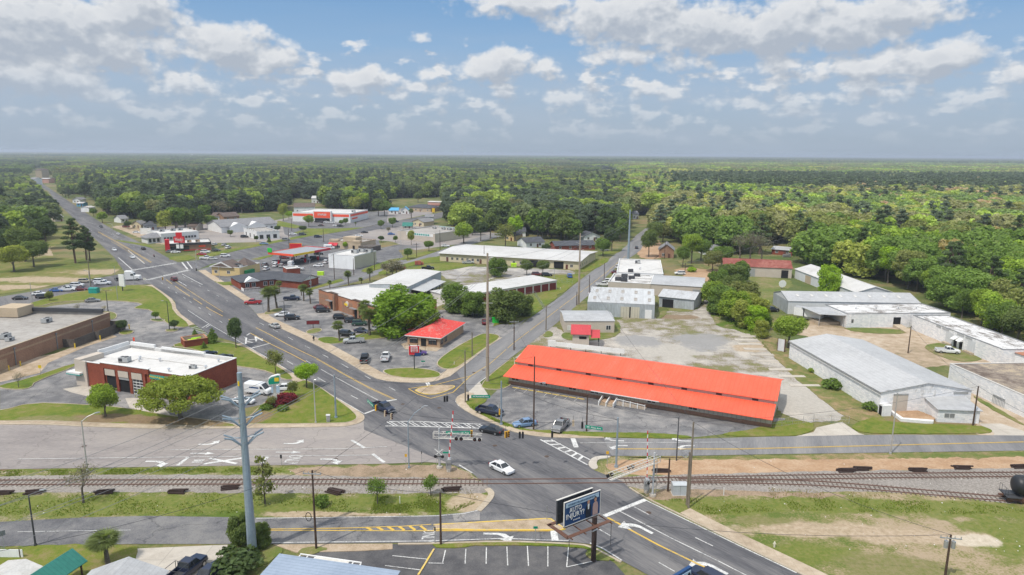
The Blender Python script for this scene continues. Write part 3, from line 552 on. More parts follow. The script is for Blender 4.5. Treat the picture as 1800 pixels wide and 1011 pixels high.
# --- grass islands and verges
for nm,mt,h,sm_,kb,pts in [
 ('grass_island','grass_lush',.14,2,.25,[(672,652.5),(686,649.5),(700,648.5),(728.6,647.6),(756,651),(772,656),(774,661),(767,664.5),(725,666.3),(696,663),(684,660)]),
 ('grass_island','grass_lush',.14,2,.25,[(766,637),(775,648),(794,650),(810,643),(851,612.5),(880,594),(872,588.5),(850,587),(838,592),(800,612)]),
 ('grass_verge','grass_lush',.13,1,None,[(861,577),(885,567.7),(902,572),(935,556),(957,541),(984,521),(970,517),(950,518),(935,530),(915,540),(880,560)]),
 ('grass_verge','grass_lush',.13,1,.2,[(846,678),(862,660),(895,634),(905,628),(900,676),(881.6,685.5),(851,684.5)]),
 ('grass_verge','grass_lush',.12,1,None,[(819,704),(829,700),(849,700),(856,706),(838,716),(862,732),(900,748.5),(940,757.5),(1060,761),(1167,762),(1222,769),(1200,771.5),(1062,769.8),(979,763.5),(935,760),(900,753),(869,741),(838,726),(822,714)]),
 ('grass_verge','lawn_edge',.14,1,.2,[(418,752),(405,745),(330,735),(300,733),(220,718),(140,712),(55,709),(0,724),(-80,730),(-80,738),(0,741),(84,740),(151,744),(300,748)]),
 ('grass_verge','lawn_edge',.14,1,.2,[(425,746),(440,733),(470,705),(500,690),(530,668),(552,675),(600,709),(622,726),(628,736),(618,742),(600,745),(440,746.5)]),
 ('grass_verge','grass_lush',.14,1,.2,[(300,609),(325,601),(366,600),(421,606),(465,632),(507,657),(516,668),(500,668),(482,658),(460,650),(415,644),(400,640),(360,620),(330,612)]),
 ('grass_verge','grass_lush',.13,1,.2,[(42,537),(100,520),(202,503),(262,501),(283,515),(301,531),(304,549),(336,573),(320,577),(292,569),(268,545),(240,543),(236,541),(256,534),(205,529),(150,529),(100,531),(66,540)]),
 ('grass_verge','grass_lush',.13,1,.15,[(0,678),(50,667),(134,638),(135,644),(60,672),(55,682),(36,686),(0,683)]),
 ('grass_island','grass_lush',.14,2,.2,[(207,583),(235,581),(232,587),(214,590)]), ('grass_island','grass',.14,2,.2,[(264,561),(290,562),(288,566),(268,565)]), ('grass_island','grass',.14,2,.2,[(290,580),(315,578),(310,583),(294,584)]),
 ('grass_island','grass',.14,2,.2,[(170,547),(200,549),(206,556),(200,563),(178,560)]),
 ('grass_island','grass_lush',.14,1,.2,[(554,596),(580,592),(600,597),(637,587),(670,580),(690,578),(720,588),(700,592),(640,598),(603,603),(575,606)]),
 ('grass_island','grass',.14,2,.25,[(537,583),(555,577),(566,579),(562,584),(543,588)]), ('grass_island','grass',.14,2,.2,[(463,553),(470,547),(496,541),(496,547),(475,553)]),
 ('grass_verge','grass_lush',.12,1,None,[(376,494),(382,497),(410,495),(412,501),(402,502),(390,502)]), ('grass_verge','grass_lush',.12,1,None,[(400,497),(402,500),(430,495),(420,490)]) ,
 ('grass_verge','grass_lush',.12,1,None,[(200,421),(220,424),(265,431),(270,437),(240,430),(210,425)]), ('grass_verge','grass_lush',.12,0,None,[(300,452),(297,457),(330,458),(345,454),(330,449)]),
 ('grass_verge','grass_lush',.12,0,None,[(352,455),(420,440),(500,424),(600,405),(596,402),(500,420),(420,436),(345,450)]),
 ('grass_verge','grass_lush',.12,0,None,[(441,456),(480,447.6),(478,451),(455,457)]), ('grass_verge','grass_lush',.12,0,None,[(545,507),(600,490),(605,494),(548,510)]),
 ('grass_verge','grass_lush',.13,1,None,[(632,476),(660,465),(700,453),(703,459),(672,472),(645,480)]), ('grass_verge','grass_lush',.13,1,None,[(700,455),(740,444),(775,438),(772,441),(735,453),(705,458)]),
 ('grass_verge','grass_lush',.13,1,None,[(664,478),(700,467),(770,449),(800,455),(790,460),(740,464),(700,474),(668,486)]),
 ('grass_verge','grass_lush',.13,1,None,[(700,478),(760,462),(845,464),(820,470),(770,478)]),
 ('grass_verge','grass_lush',.13,1,None,[(1008,474),(1040,458),(1072,453),(1068,462),(1036,478),(1020,478)]), ('grass_verge','grass_lush',.13,1,None,[(1045,447),(1094,437),(1092,443),(1072,447)]),
 ('grass_verge','grass_lush',.12,1,None,[(914,488),(960,484),(1020,482),(1030,484),(1006,502),(985,519),(957,519),(935,515),(890,500)]),
 ('grass_verge','grass',.12,1,None,[(858,498),(914,495),(940,500),(960,520),(950,540),(915,548),(880,545),(850,530)]),
 ('grass_verge','grass',.12,1,None,[(1008,543),(1020,531),(1032,530),(1034,545),(1000,562),(985,563)]), ('grass_verge','grass',.12,1,None,[(953,590),(965,580),(975,590),(960,594)]),
 ('grass_verge','grass',.12,1,None,[(985,593),(992,584),(1080,560),(1092,572),(1088,590),(1060,598),(1006,600)]),
 ('grass_verge','grass',.10,1,None,[(1150,560),(1160,548),(1175,545),(1165,560)]), ('grass_verge','grass',.10,1,None,[(1168,541),(1225,545),(1240,528),(1232,522),(1228,548),(1180,548)]),
 ('grass_verge','weeds',.10,1,None,[(1240,540),(1262,548),(1300,570),(1335,578),(1360,600),(1352,610),(1300,580),(1262,576),(1250,556)]),
 ('grass_verge','grass_dry',.10,1,None,[(1330,590),(1400,600),(1390,625),(1440,660),(1500,700),(1540,725),(1560,742),(1500,744),(1440,700),(1380,650)]),
 ('grass_verge','grass_lush',.13,1,None,[(1262,764),(1330,755),(1360,740),(1430,742),(1432,758),(1400,767),(1300,768)]), ('grass_verge','grass_lush',.13,1,None,[(1490,750),(1545,730),(1560,745),(1720,748),(1748,758),(1740,763),(1575,763.5),(1520,762)]),
 ('grass_verge','grass',.11,1,None,[(1478,575),(1590,580),(1600,585),(1570,588),(1500,584)]), ('grass_verge','grass',.11,1,None,[(1620,608),(1660,602),(1720,628),(1728,634),(1680,637),(1640,622)]),
 ('grass_verge','grass',.11,1,None,[(1712,695),(1800,745),(1800,750),(1760,730),(1710,700)]),
 ('grass_verge','grass_lush',.1,1,None,[(757,956),(885,951.5),(1000,956),(1037,960),(1060,968),(1085,985),(1072,988),(1035,966),(1000,962),(885,958),(770,966)]),
 ('grass_verge','grass',.1,1,None,[(1035,966),(1060,972),(1080,988),(1040,986),(1024,975)]),
 ('grass_verge','grass_lush',.1,1,None,[(-40,962),(225,957.5),(245,965),(235,990),(210,1030),(-60,1060)]), ('grass_verge','grass',.1,1,None,[(395,960),(480,958),(500,968),(480,985),(440,1005),(400,1000)]),
 ('grass_verge','grass',.09,1,None,[(520,968),(560,960),(580,966),(560,972),(530,978)]),
 ('grass_verge','grass_lush',.12,0,None,[(515,410),(560,414),(620,404),(680,392),(640,400),(590,402),(540,402)]), ('grass_verge','grass_lush',.12,0,None,[(478,396),(490,388),(530,398),(520,402)]),
 ('grass_verge','grass_dry',.10,0,None,[(1190,458),(1280,460),(1290,478),(1200,470)]),
]: slab(nm,mt,pts,0,h,sm_,kb)
# left-hand park, worn verges
slab('grass_verge','park_grass',[(-60,410),(95,400),(150,405),(60,452),(202,456),(216,479),(130,496),(60,508),(0,518),(-80,530)],0,.05,1)
sheet('park_path','asphalt_pale',[(0,470),(60,469),(140,470),(202,464),(205,466),(150,474),(90,477),(0,476)],.062,1)
0 and sheet('worn_earth','sand',[(0,484),(70,478),(140,482),(200,480),(150,489),(70,497),(0,496)],.064,2)
0 and sheet('worn_earth','sand',[(0,506),(40,506),(60,514),(30,522),(0,524)],.064,2)
# concrete pads and aprons
for ci,(pts,mt) in enumerate([([(-10,640),(96,622),(196,588),(206,592),(150,610),(85,638),(70,656),(0,672)],'sand'),([(1435,752),(1480,742),(1510,762),(1520,764.5),(1395,768),(1430,760)],'concrete_pad'),([(1748,762),(1720,745),(1760,745),(1830,768),(1745,768)],'concrete_pad'),
   ([(235,965),(400,958),(398,1012),(380,1062),(180,1062)],'concrete_pad'),([(110,684),(155,677),(200,700),(165,700),(125,690)],'concrete_pad'),([(705,605),(716,602),(780,610),(767,618),(745,616),(712,614)],'concrete'),
   ([(220,700),(270,700),(300,730),(230,722)],'concrete_pad'),([(890,672),(1355,755),(1352,762),(880,684)],'asphalt')]):
    sheet('concrete_apron',mt,pts,.0405+ci*.0012)
for k,(x,y,w) in enumerate([(1285,587,32),(1290,596,40),(1296,603,40),(1306,612,38),(1318,622,40),(1330,633,36),(1350,648,40),(1367,660,46),(1387,676,52),(1300,590,30)]):
    slab('old_slab','concrete_pad',[(x,y),(x+w,y+.6),(x+w+4,y+4),(x+3,y+3.6)],0,.13)
# railway ground
sheet('rail_verge','track_verge',[(-80,826),(0,826),(300,821),(600,818.5),(800,817),(830,831),(869,866),(858,888),(843,897),(767,907),(450,911),(258,908.5),(0,919),(-80,921)],.03)
0 and sheet('rail_verge','weeds_green',[(-80,871),(300,868),(620,872),(800,870),(845,880),(835,893),(767,905),(450,909),(258,906),(0,916),(-80,918)],.034,1)
sheet('bare_earth','brown_soil',[(500,822),(620,820),(700,818.5),(795,818.5),(822,830),(840,842),(600,843),(520,836)],.037,1)
sheet('ballast_bed','ballast',[(-80,838),(300,834),(520,836),(660,839),(850,842),(866,862),(862,868),(760,868),(480,868),(300,866),(-80,866)],.041,1)
sheet('rail_verge','field_soil',[(1075,802.8),(1350,800),(1880,792),(2000,1100),(1480,1062),(1410,1012),(1300,958),(1131,873),(1107,858),(1094,847),(1043,827),(1048,815)],.03)
sheet('bare_earth','red_clay',[(1060,812),(1150,806),(1350,806),(1500,806),(1640,804),(1800,800),(1880,800),(1880,826),(1500,830),(1300,834),(1150,838),(1080,832)],.036,1)
sheet('rail_verge','grass_dry',[(1080,803.5),(1350,801),(1800,794.5),(1880,794),(1880,802),(1600,806),(1300,808),(1150,808)],.039,1)
sheet('bare_earth','brown_soil',[(1130,872),(1170,862),(1230,858),(1330,862),(1500,868),(1480,876),(1300,872),(1220,872),(1160,882)],.036,1)
sheet('ballast_bed','ballast',[(1060,840),(1150,836),(1350,831),(1600,826),(1880,822),(1880,850),(1800,890),(1700,876),(1550,864),(1400,866),(1200,860),(1110,860)],.043,1)
0 and sheet('grass_field','weeds_green',[(1150,875),(1250,868),(1400,872),(1560,870),(1700,880),(1830,892),(1860,915),(1700,905),(1550,896),(1380,898),(1270,905),(1200,896)],.046,2)
0 and sheet('worn_patch','sand',[(1290,915),(1380,908),(1500,912),(1620,925),(1740,945),(1700,975),(1600,965),(1480,955),(1380,955),(1310,935)],.046,2)
0 and sheet('grass_field','weeds_green',[(1290,940),(1370,950),(1480,962),(1580,985),(1640,1030),(1440,1030),(1350,975)],.048,2)
0 and sheet('grass_field','weeds_green',[(1740,920),(1860,915),(1880,1000),(1800,985),(1755,950)],.048,2)
0 and sheet('worn_patch','pale_sand',[(1675,940),(1720,936),(1752,950),(1735,962),(1700,960)],.050,2)
# railway tracks: ballasted sleepers and rails
def track(px,name='railway_track'):
    pts=smooth(pth(px),False,2); L=[0]
    for a,b in zip(pts,pts[1:]): L.append(L[-1]+math.dist(a,b))
    def at(s):
        for i in range(len(pts)-1):
            if s<=L[i+1] or i==len(pts)-2:
                t_=(s-L[i])/max(1e-6,L[i+1]-L[i]); d=(Vector(pts[i+1])-Vector(pts[i])).normalized(); return Vector(pts[i])+(Vector(pts[i+1])-Vector(pts[i]))*t_,d
    r=MB(); tt=MB(); s=0
    while s<L[-1]:
        p,d=at(s); n=Vector((-d.y,d.x)); px_=P(Vector((p.x,p.y,0)))[0]
        if not (862<px_<1095):
            j=rnd.uniform(-.12,.12); d2=d; d=(d+n*rnd.uniform(-.03,.03)).normalized(); a=p+n*(1.28+j)-d*.1; b=p-n*(1.28-j)-d*.1
            tt.prism([(a.x,a.y),(b.x,b.y),(b.x+d.x*.2,b.y+d.y*.2),(a.x+d.x*.2,a.y+d.y*.2)],.03,.085+rnd.uniform(0,.03))
        s+=.7
    for o in (-.74,.74):
        A=offset(pts,o-.045); B=offset(pts,o+.045)
        for i in range(len(pts)-1): r.prism([A[i],A[i+1],B[i+1],B[i]],.05,.2)
    o=MB().build(name,'wood_dark') if 0 else None
    a=struct(r.build(name,'rail_top')); b=tt.build('sleeper_bed','wood_tie',a); return a
track([(-120,850),(0,849),(300,848.5),(600,848),(860,847.5),(1000,846.8),(1150,845),(1300,842),(1450,839),(1600,836.5),(1900,834)])
track([(1195,846.5),(1300,846),(1420,849.5),(1500,855),(1600,864),(1700,872.5),(1800,881),(1900,889)])
for mx,my in ((740,718),(708,711),(772,717.5),(870,784),(961,803),(833,655.5),(850,651),(990,545),(905,612),(590,808),(148,785),(1140,902)):
    c=W(mx,my); o=struct(MB().cyl((c.x,c.y,.06),(c.x,c.y,.083),.42,.42,14).build('manhole_cover','iron'))
# gravel median with yellow kerb, traffic island
slab('median','sand',[(764,924.5),(860,919.5),(959,914),(968,915),(990,931),(982,932.5),(860,932.5),(764,931.5)],0,.16)
band('kerb','kerb_yellow',pth([(762,923.5),(860,918),(959,912.8),(969,913.6),(994,931)]),-.22,.0,0,.2); band('kerb','kerb_yellow',pth([(994,932),(984,934.2),(860,934),(762,932.6)]),-.22,.0,0,.2)
slab('traffic_island','sand',[(727,685.5),(768,677.8),(797,678.6),(799,682),(777,691.5),(760,694.5),(742,693)],0,.16,1,.2,kerbmat='kerb_yellow')
# ================================================ BUILDINGS
def frame(A,B,C=None,z=0,D=None,world=False):
    a=Vector(A) if world else W(*A,z); b=Vector(B) if world else W(*B,z); d=Vector((b.x-a.x,b.y-a.y,0)); L=d.length; d/=L; n=Vector((-d.y,d.x,0))
    if D is None: c=W(*C,z); D=(c-b).dot(n)
    return Vector((a.x,a.y,0)),math.atan2(d.y,d.x),L,D
def roof_mesh(kind,L,D,h,rise,ov,th=.12):
    mb=MB(); o=ov
    if kind=='x':      # ridge along x
        y0,y1,ym=-o,D+o,D/2; s=rise/(D/2); e=h-s*o
        for (ya,yb,za,zb) in ((y0,ym,e,h+rise),(ym,y1,h+rise,e)):
            mb.add([(-o,ya,za+.02),(L+o,ya,za+.02),(L+o,yb,zb+.02),(-o,yb,zb+.02),(-o,ya,za+th),(L+o,ya,za+th),(L+o,yb,zb+th),(-o,yb,zb+th)],[(3,2,1,0),(4,5,6,7),(0,1,5,4),(2,3,7,6),(1,2,6,5),(3,0,4,7)])
    elif kind=='y':
        s=rise/(L/2); e=h-s*o; xm=L/2
        for (xa,xb,za,zb) in ((-o,xm,e,h+rise),(xm,L+o,h+rise,e)):
            mb.add([(xa,-o,za+.02),(xb,-o,zb+.02),(xb,D+o,zb+.02),(xa,D+o,za+.02),(xa,-o,za+th),(xb,-o,zb+th),(xb,D+o,zb+th),(xa,D+o,za+th)],[(3,2,1,0),(4,5,6,7),(0,1,5,4),(2,3,7,6),(1,2,6,5),(3,0,4,7)])
    elif kind=='hip':
        x0,x1,y0,y1=-o,L+o,-o,D+o; k=min(L,D)/2+o
        if L>=D: r0=(x0+k,D/2,h+rise); r1=(x1-k,D/2,h+rise)
        else: r0=(L/2,y0+k,h+rise); r1=(L/2,y1-k,h+rise)
        z=h; v=[(x0,y0,z),(x1,y0,z),(x1,y1,z),(x0,y1,z),r0,r1]
        if L>=D: f=[(0,1,5,4),(1,2,5),(2,3,4,5),(3,0,4)]
        else: f=[(0,1,4),(1,2,5,4),(2,3,5),(3,0,4,5)]
        mb.add(v,f+[(3,2,1,0)]); mb.box(x0,y0,z-.18,x1,y0+.08,z-.002); mb.box(x1-.08,y0,z-.18,x1,y1,z-.002)
    elif kind=='shed':
        s=rise/D; a,b=h-s*o,h+rise+s*o
        mb.add([(-o,-o,a+.02),(L+o,-o,a+.02),(L+o,D+o,b+.02),(-o,D+o,b+.02),(-o,-o,a+th),(L+o,-o,a+th),(L+o,D+o,b+th),(-o,D+o,b+th)],[(3,2,1,0),(4,5,6,7),(0,1,5,4),(1,2,6,5),(2,3,7,6),(3,0,4,7)])
    return mb
def B(name,label,cat,A,Bp,h,C=None,D=None,wall='wall_white',roof='membrane_grey',kind='flat',rise=1.2,ov=.4,par=.5,cope=None,z=0,group=None,world=False,base=None):
    loc,rz,L,D=frame(A,Bp,C,z,D,world)
    t=thing(name,label,cat,loc,rz,group); w=MB()
    if kind=='flat':
        k=.25; zt=h
        w.box(0,0,0,L,k,zt); w.box(L-k,k,0,L,D,zt); w.box(0,k,0,k,D,zt); w.box(k,D-k,0,L-k,D,zt)
        MB().poly([(k,k,h-par),(L-k,k,h-par),(L-k,D-k,h-par),(k,D-k,h-par)]).build('roof',roof,t)
        c=MB(); e=.06
        c.box(-e,-e,h,L+e,k+e,h+.12); c.box(L-k-e,k+e,h,L+e,D-k-e,h+.12); c.box(-e,k+e,h,k+e,D-k-e,h+.12); c.box(-e,D-k-e,h,L+e,D+e,h+.12)
        c.build('coping',cope or 'trim_white',t)
        if par>.3: MB().box(k,k,h-par+.01,L-k,k+.05,h-.01).box(k,D-k-.05,h-par+.01,L-k,D-k,h-.01).box(k,k+.05,h-par+.01,k+.05,D-k-.05,h-.01).box(L-k-.05,k+.05,h-par+.01,L-k,D-k-.05,h-.01).build('parapet_lining',roof,t)
    else:
        if kind=='x': w.loft([[(x,0,0),(x,D,0),(x,D,h),(x,D/2,h+rise),(x,0,h)] for x in (0,L)])
        elif kind=='y': w.loft([[(L,y,0),(0,y,0),(0,y,h),(L/2,y,h+rise),(L,y,h)][::-1] for y in (0,D)])
        elif kind=='shed': w.loft([[(x,0,0),(x,D,0),(x,D,h+rise),(x,0,h)] for x in (0,L)])
        else: w.box(0,0,0,L,D,h-.19)
        roof_mesh(kind,L,D,h,rise,ov).build('roof',roof,t)
    w.build('wall',wall,t)
    if base: MB().box(-.03,-.03,0,L+.03,D+.03,base[1]).build('plinth',base[0],t)
    t['_L']=L; t['_D']=D; t['_h']=h
    return t
_wc={}
def win(t,side,u,z,w,h,name='window',glass='glass',fr='trim_white',bars=1,proud=.05,fw=.1):
    k=(round(w,2),round(h,2),name,glass,fr,bars)
    if k not in _wc:
        mb=MB(); y0=-proud
        mb.box(-w/2,y0+.02,0,w/2,.02,h,1)
        for (a,b,c,d) in ((-w/2-fw,-fw,w/2+fw,0),(-w/2-fw,h,w/2+fw,h+fw),(-w/2-fw,0,-w/2,h),(w/2,0,w/2+fw,h)): mb.box(a,y0,b,c,.02,d,0)
        for i in range(1,bars+1) if bars else []:
            x=-w/2+w*i/(bars+1); mb.box(x-.04,y0+.005,0.001,x+.04,y0+.03,h-.001,0)
        _wc[k]=mb.mesh(name,[fr,glass])
    L,D=t['_L'],t['_D']
    loc,rz={'f':((u,0,z),0),'r':((L,u,z),R(90)),'l':((0,u,z),R(-90)),'b':((u,D,z),R(180))}[side]
    return mobj(name,_wc[k],t,loc,rz)
_ac={}
def ac(t,x,y,z,s=1.,rz=0,mat='ac_grey',name='air_conditioner'):
    if mat not in _ac:
        mb=MB(); mb.box(-1,-.7,.15,1,.7,1.1); mb.box(-.95,-.65,0,-.8,.65,.15,1); mb.box(.8,-.65,0,.95,.65,.15,1); mb.cyl((.4,0,1.1),(.4,0,1.2),.45,.45,12,1); mb.box(-.9,-.72,.3,-.1,-.701,.95,1); mb.cyl((-.45,0,1.1),(-.45,0,1.16),.35,.35,12,1); _ac[mat]=mb.mesh(name,[mat,'dark_grey'])
    o=mobj(name,_ac[mat],t,(x,y,z),rz); o.scale=(s,s,s); return o
def vent(t,x,y,z,s=1.):
    if 'v' not in _ac: _ac['v']=MB().cyl((0,0,0),(0,0,.5),.16,.16,8).cyl((0,0,.5),(0,0,.65),.3,.22,8).mesh('roof_vent',['alu'])
    o=mobj('roof_vent',_ac['v'],t,(x,y,z)); o.scale=(s,s,s)
def part(name,t,mat,fn,loc=None,rot=None,smooth=False):
    mb=MB(); fn(mb); return mb.build(name,mat,t,smooth,loc,rot)
def skylights(t,n,z,u0,u1,y,slope,w=1.,l=2.2,mat='membrane_grey'):
    for i in range(n):
        x=u0+(u1-u0)*i/max(1,n-1)
        o=part('skylight',t,mat,lambda m:m.box(-w/2,-l/2,.03,w/2,l/2,.09),(x,y,z)); o.rotation_euler=(slope,0,0)
GF='brick building'
# --- retail block, left
b1=W(196,578); dr=(b1-W(47,635)).normalized()
t=B('retail_building','long brown brick store with a grey gravel roof at the left edge','building',tuple(b1-dr*62),tuple(b1),5.0,D=70,wall='brick_brown',roof='membrane_grey',world=True,cope='stucco_tan',par=.9)
L,D=t['_L'],t['_D']
part('brick_band',t,'brick_tan',lambda m:m.box(0,-.03,3.3,L,.0,3.75))
for x in (L-8,L-22,L-36,L-50): part('downpipe',t,'mid_grey',lambda m:(m.box(x-.1,-.16,0,x+.1,-.03,4.2),m.box(x-.3,-.3,4.2,x+.3,-.03,4.5)))
part('parapet_tower',t,'stucco_tan',lambda m:m.box(L-6,24,4.3,L+.3,31,7.0))
part('parapet_screen',t,'dark_grey',lambda m:m.box(L-.6,2,4.9,L+.25,23.9,6.0))
for x,y,s in [(L-10,12,1.2),(L-24,26,1.5),(L-27,10,1.2),(L-29,7,.9),(L-12,32,1.4)]: ac(t,x,y,4.1,s)
part('door',t,'door_brown',lambda m:m.box(L-48,-.06,0,L-46,.0,2.2)); part('door',t,'brick_tan',lambda m:m.box(L-41.5,-.05,0,L-38.5,0,2.6))
for x in (L-52.5,L-43.4,L-40,L-36.5): tag(part('bollard',None,'safety_yellow',lambda m:m.cyl((0,0,0),(0,0,1.25),.13,.13,8)),'yellow steel bollard standing along the brown brick store wall','bollard','bollards by the brown brick store').location=t.matrix_basis@Vector((x,-1.6,0)) if 0 else Matrix.Translation(t.location)@Matrix.Rotation(t.rotation_euler.z,4,'Z')@Vector((x,-1.6,0))
def place(o,tt,v): o.location=Matrix.Translation(tt.location)@Matrix.Rotation(tt.rotation_euler.z,4,'Z')@Vector(v); o.rotation_euler=(0,0,tt.rotation_euler.z); return o
f=thing('cage_enclosure','dark mesh storage cage under a green sloping roof beside the brown brick store','enclosure',(0,0,0)); place(f,t,(L-57,-3.4,0))
part('cage',f,'dark_grey',lambda m:[m.box(x,0,0,x+.12,.08,2.6) for x in np.arange(0,8,.5)]+[m.box(7.9,y,0,8,y+.12,2.6) for y in np.arange(0,3.3,.5)]+[m.box(.02,.1,.02,7.86,.12,2.5)]); part('roof',f,'metal_roof_green',lambda m:m.add([(-.3,-.4,2.6),(8.4,-.4,2.6),(8.4,3.3,3.2),(-.3,3.3,3.2),(-.3,-.4,2.7),(8.4,-.4,2.7),(8.4,3.3,3.3),(-.3,3.3,3.3)],[(3,2,1,0),(4,5,6,7),(0,1,5,4),(1,2,6,5),(2,3,7,6),(3,0,4,7)]))
f=thing('wooden_fence','weathered dark wooden screen fence against the brown brick store','fence',(0,0,0)); place(f,t,(L-20,-3.5,0))
part('fence_panel',f,'wood_fence',lambda m:(m.box(0,0,0,.1,3.4,2.3),m.box(.1,0,0,8,.1,2.4),m.box(8,0,0,8.1,-1.2,2.4),m.box(8.1,-1.2,0,19.5,-1.1,2.6),m.box(19.5,-1.2,0,19.6,3.4,2.6)))
for k,(x,y) in enumerate([(L-20.7,-4),(L-12.3,-5.2),(L+.3,-5.4)]): place(tag(part('bollard',None,'safety_yellow',lambda m:m.cyl((0,0,0),(0,0,1.4),.15,.15,8)),'yellow bollard protecting the corners of the dark wooden screen fence','bollard','bollards by the wooden screen'),t,(x,y,0))
# --- car repair shop
t=B('repair_shop','red brick car repair shop with a white flat roof and three service bays','building',(140,676.5),(336,707.5),5.7,C=(415.5,671),wall='brick_red',roof='membrane_white',par=.7)
L,D=t['_L'],t['_D']; s=L/196.
bx=lambda px:(px-140)/196*L*.985
part('corner_tower',t,'stucco_beige',lambda m:(m.box(-.4,-.35,0,1.6,5.5,6.2),m.box(1.6,-.35,0,3.0,.0,5.9)))
part('parapet_panel',t,'trim_white',lambda m:(m.box(-.4,5.6,4.8,.0,D-.2,6.6),m.box(.4,D-.3,4.9,8,D+.2,6.5),m.box(10,D-.3,4.9,L*.72,D+.2,6.2)))
part('entrance_canopy',t,'trim_white',lambda m:m.box(-2.1,-1.2,2.9,1.9,3.4,3.3)); part('entrance_canopy',t,'teal',lambda m:m.box(-2.15,-1.25,2.7,1.95,3.45,2.88))
win(t,'f',.7,.1,1.3,2.4,fr='dark_grey',bars=1)
part('window',t,'glass',lambda m:m.box(-.46,.6,.2,-.41,4.6,2.5))
part('bay_front',t,'brick_red',lambda m:m.box(bx(186),-.35,5.0,bx(272),-.01,6.15)); part('coping',t,'trim_white',lambda m:m.box(bx(186)-.1,-.45,6.15,bx(272)+.1,.3,6.3))
for k,(x0,x1) in enumerate([(194,212),(218,236),(242,260)]):
    a,b=bx(x0),bx(x1)
    part('bay_panel',t,'stucco_beige',lambda m:m.box(a,-.42,3.5,b,-.352,4.9))
    if k<2: part('service_bay',t,'dark_opening',lambda m:m.box(a,-.06,.05,b,-.02,3.3)); 
    if k==1: part('rolled_door',t,'steel_grey',lambda m:m.box(a,-.3,2.9,b,-.05,3.4))
    if k==2:
        d=part('service_door',t,'dark_grey',lambda m:m.box(a,-.12,.05,b,-.03,3.4)); part('door_frame',d,'white',lambda m:[m.box(a,-.18,.05+i*.66,b,-.121,.17+i*.66) for i in range(6)]+[m.box(a+(b-a)*i/3-.04,-.176,.06,a+(b-a)*i/3+.04,-.122,3.4) for i in range(4)])
for x0 in (187,213,237,261): part('pier',t,'brick_red',lambda m:m.box(bx(x0),-.35,0,bx(x0+4.5),-.01,5.0))
sg=part('shop_sign',t,'teal',lambda m:m.box(bx(273),-.2,4.1,bx(306),-.05,5.0)); 
o=lettering('MIDAS',.62,'sign_yellow',sg,bx(282),-.22,4.56,.04,wd=3.0); o=lettering('SpeeDee',.5,'sign_yellow',sg,bx(298),-.22,4.56,.04,wd=2.6)
for x,y,sc in [(L*.28,D*.33,1.1),(L*.84,D*.45,.7)]: ac(t,x,y,5.0,sc,R(15))
for x,y in [(L*.33,D*.52),(L*.37,D*.42),(L*.5,D*.55),(L*.74,D*.2),(L*.93,D*.5),(L*.9,D*.85)]: vent(t,x,y,5.0,1.2)
part('roof_seam',t,'membrane_grey',lambda m:(m.box(L*.3,D*.6,5.004,L*.9,D*.62,5.02),m.box(L*.3,D*.3,5.004,L*.31,D*.6,5.02)))
part('door',t,'mid_grey',lambda m:m.box(L+.0,D*.42,0,L+.06,D*.42+1.2,2.2)); part('service_bay',t,'dark_opening',lambda m:m.box(L+.0,D*.26,0,L+.05,D*.26+1.5,2.2))
# --- brick bin enclosure
t=B('bin_enclosure','open topped red brick bin enclosure with lime trim on the lawn','enclosure',(325,612),(366,606),1.9,D=5,wall='brick_red',kind='flat',par=1.7,roof='concrete',cope='brick_orange'); 
part('lid',t,'lime',lambda m:(m.box(1.2,1.2,1.3,3.4,2.2,1.7),m.box(2.2,2.0,1.5,4.6,2.6,1.9)))
# --- diner
t=B('diner','small tan brick diner with a weathered red hipped roof','building',(716,588.3),(773,593.6),2.9,C=(817,568),z=2.9,wall='brick_tan',roof='roof_red_faded',kind='hip',rise=2.1,ov=.6)
L,D=t['_L'],t['_D']
part('fascia',t,'trim_white',lambda m:(m.box(-.63,-.63,2.68,L+.63,-.605,2.92),m.box(L+.605,-.6,2.68,L+.63,D+.63,2.92)))
for x in (L*.2,L*.78):
    w_=win(t,'f',x,.75,2.4,1.4,fr='door_brown',bars=1); part('awning_frill',w_,'off_white',lambda m:[m.box(-1.1+i*.37,-.12,1.1+.12*math.sin(math.pi*i/5.9),-.8+i*.37,-.06,1.3+.12*math.sin(math.pi*i/5.9)) for i in range(6)])
part('entrance_door',t,'dark_opening',lambda m:m.box(L*.42,-.05,.05,L*.58,-.0,2.2))
for y in (1.4,4.1): win(t,'r',y,.8,1.6,1.3,fr='door_brown')
part('handrail',t,'rust_steel',lambda m:[m.cyl((x,-3.6,0),(x,-3.6,1),.05,.05,6) for x in (1,3,5,7)]+[m.cyl((1,-3.6,1),(7,-3.6,1),.05,.05,6),m.cyl((7,-3.6,1),(7,-.6,1),.05,.05,6)])
t2=part('side_wing',t,'brick_tan',lambda m:m.box(-2.4,D*.36,0,-.02,D*.86,2.5)); part('wing_roof',t,'roof_red_faded',lambda m:m.add([(-3,D*.33,2.55),(-.1,D*.33,2.9),(-.1,D*.9,2.9),(-3,D*.9,2.55),(-3,D*.33,2.7),(-.1,D*.33,3.3),(-.1,D*.9,3.3),(-3,D*.9,2.7)],[(4,5,6,7),(0,1,5,4),(3,0,4,7),(2,3,7,6)]))
ac(t,L*.1,D*.82,3.4,.8,mat='off_white'); ac(t,L*.3,D*.98,3.6,.7,mat='off_white')
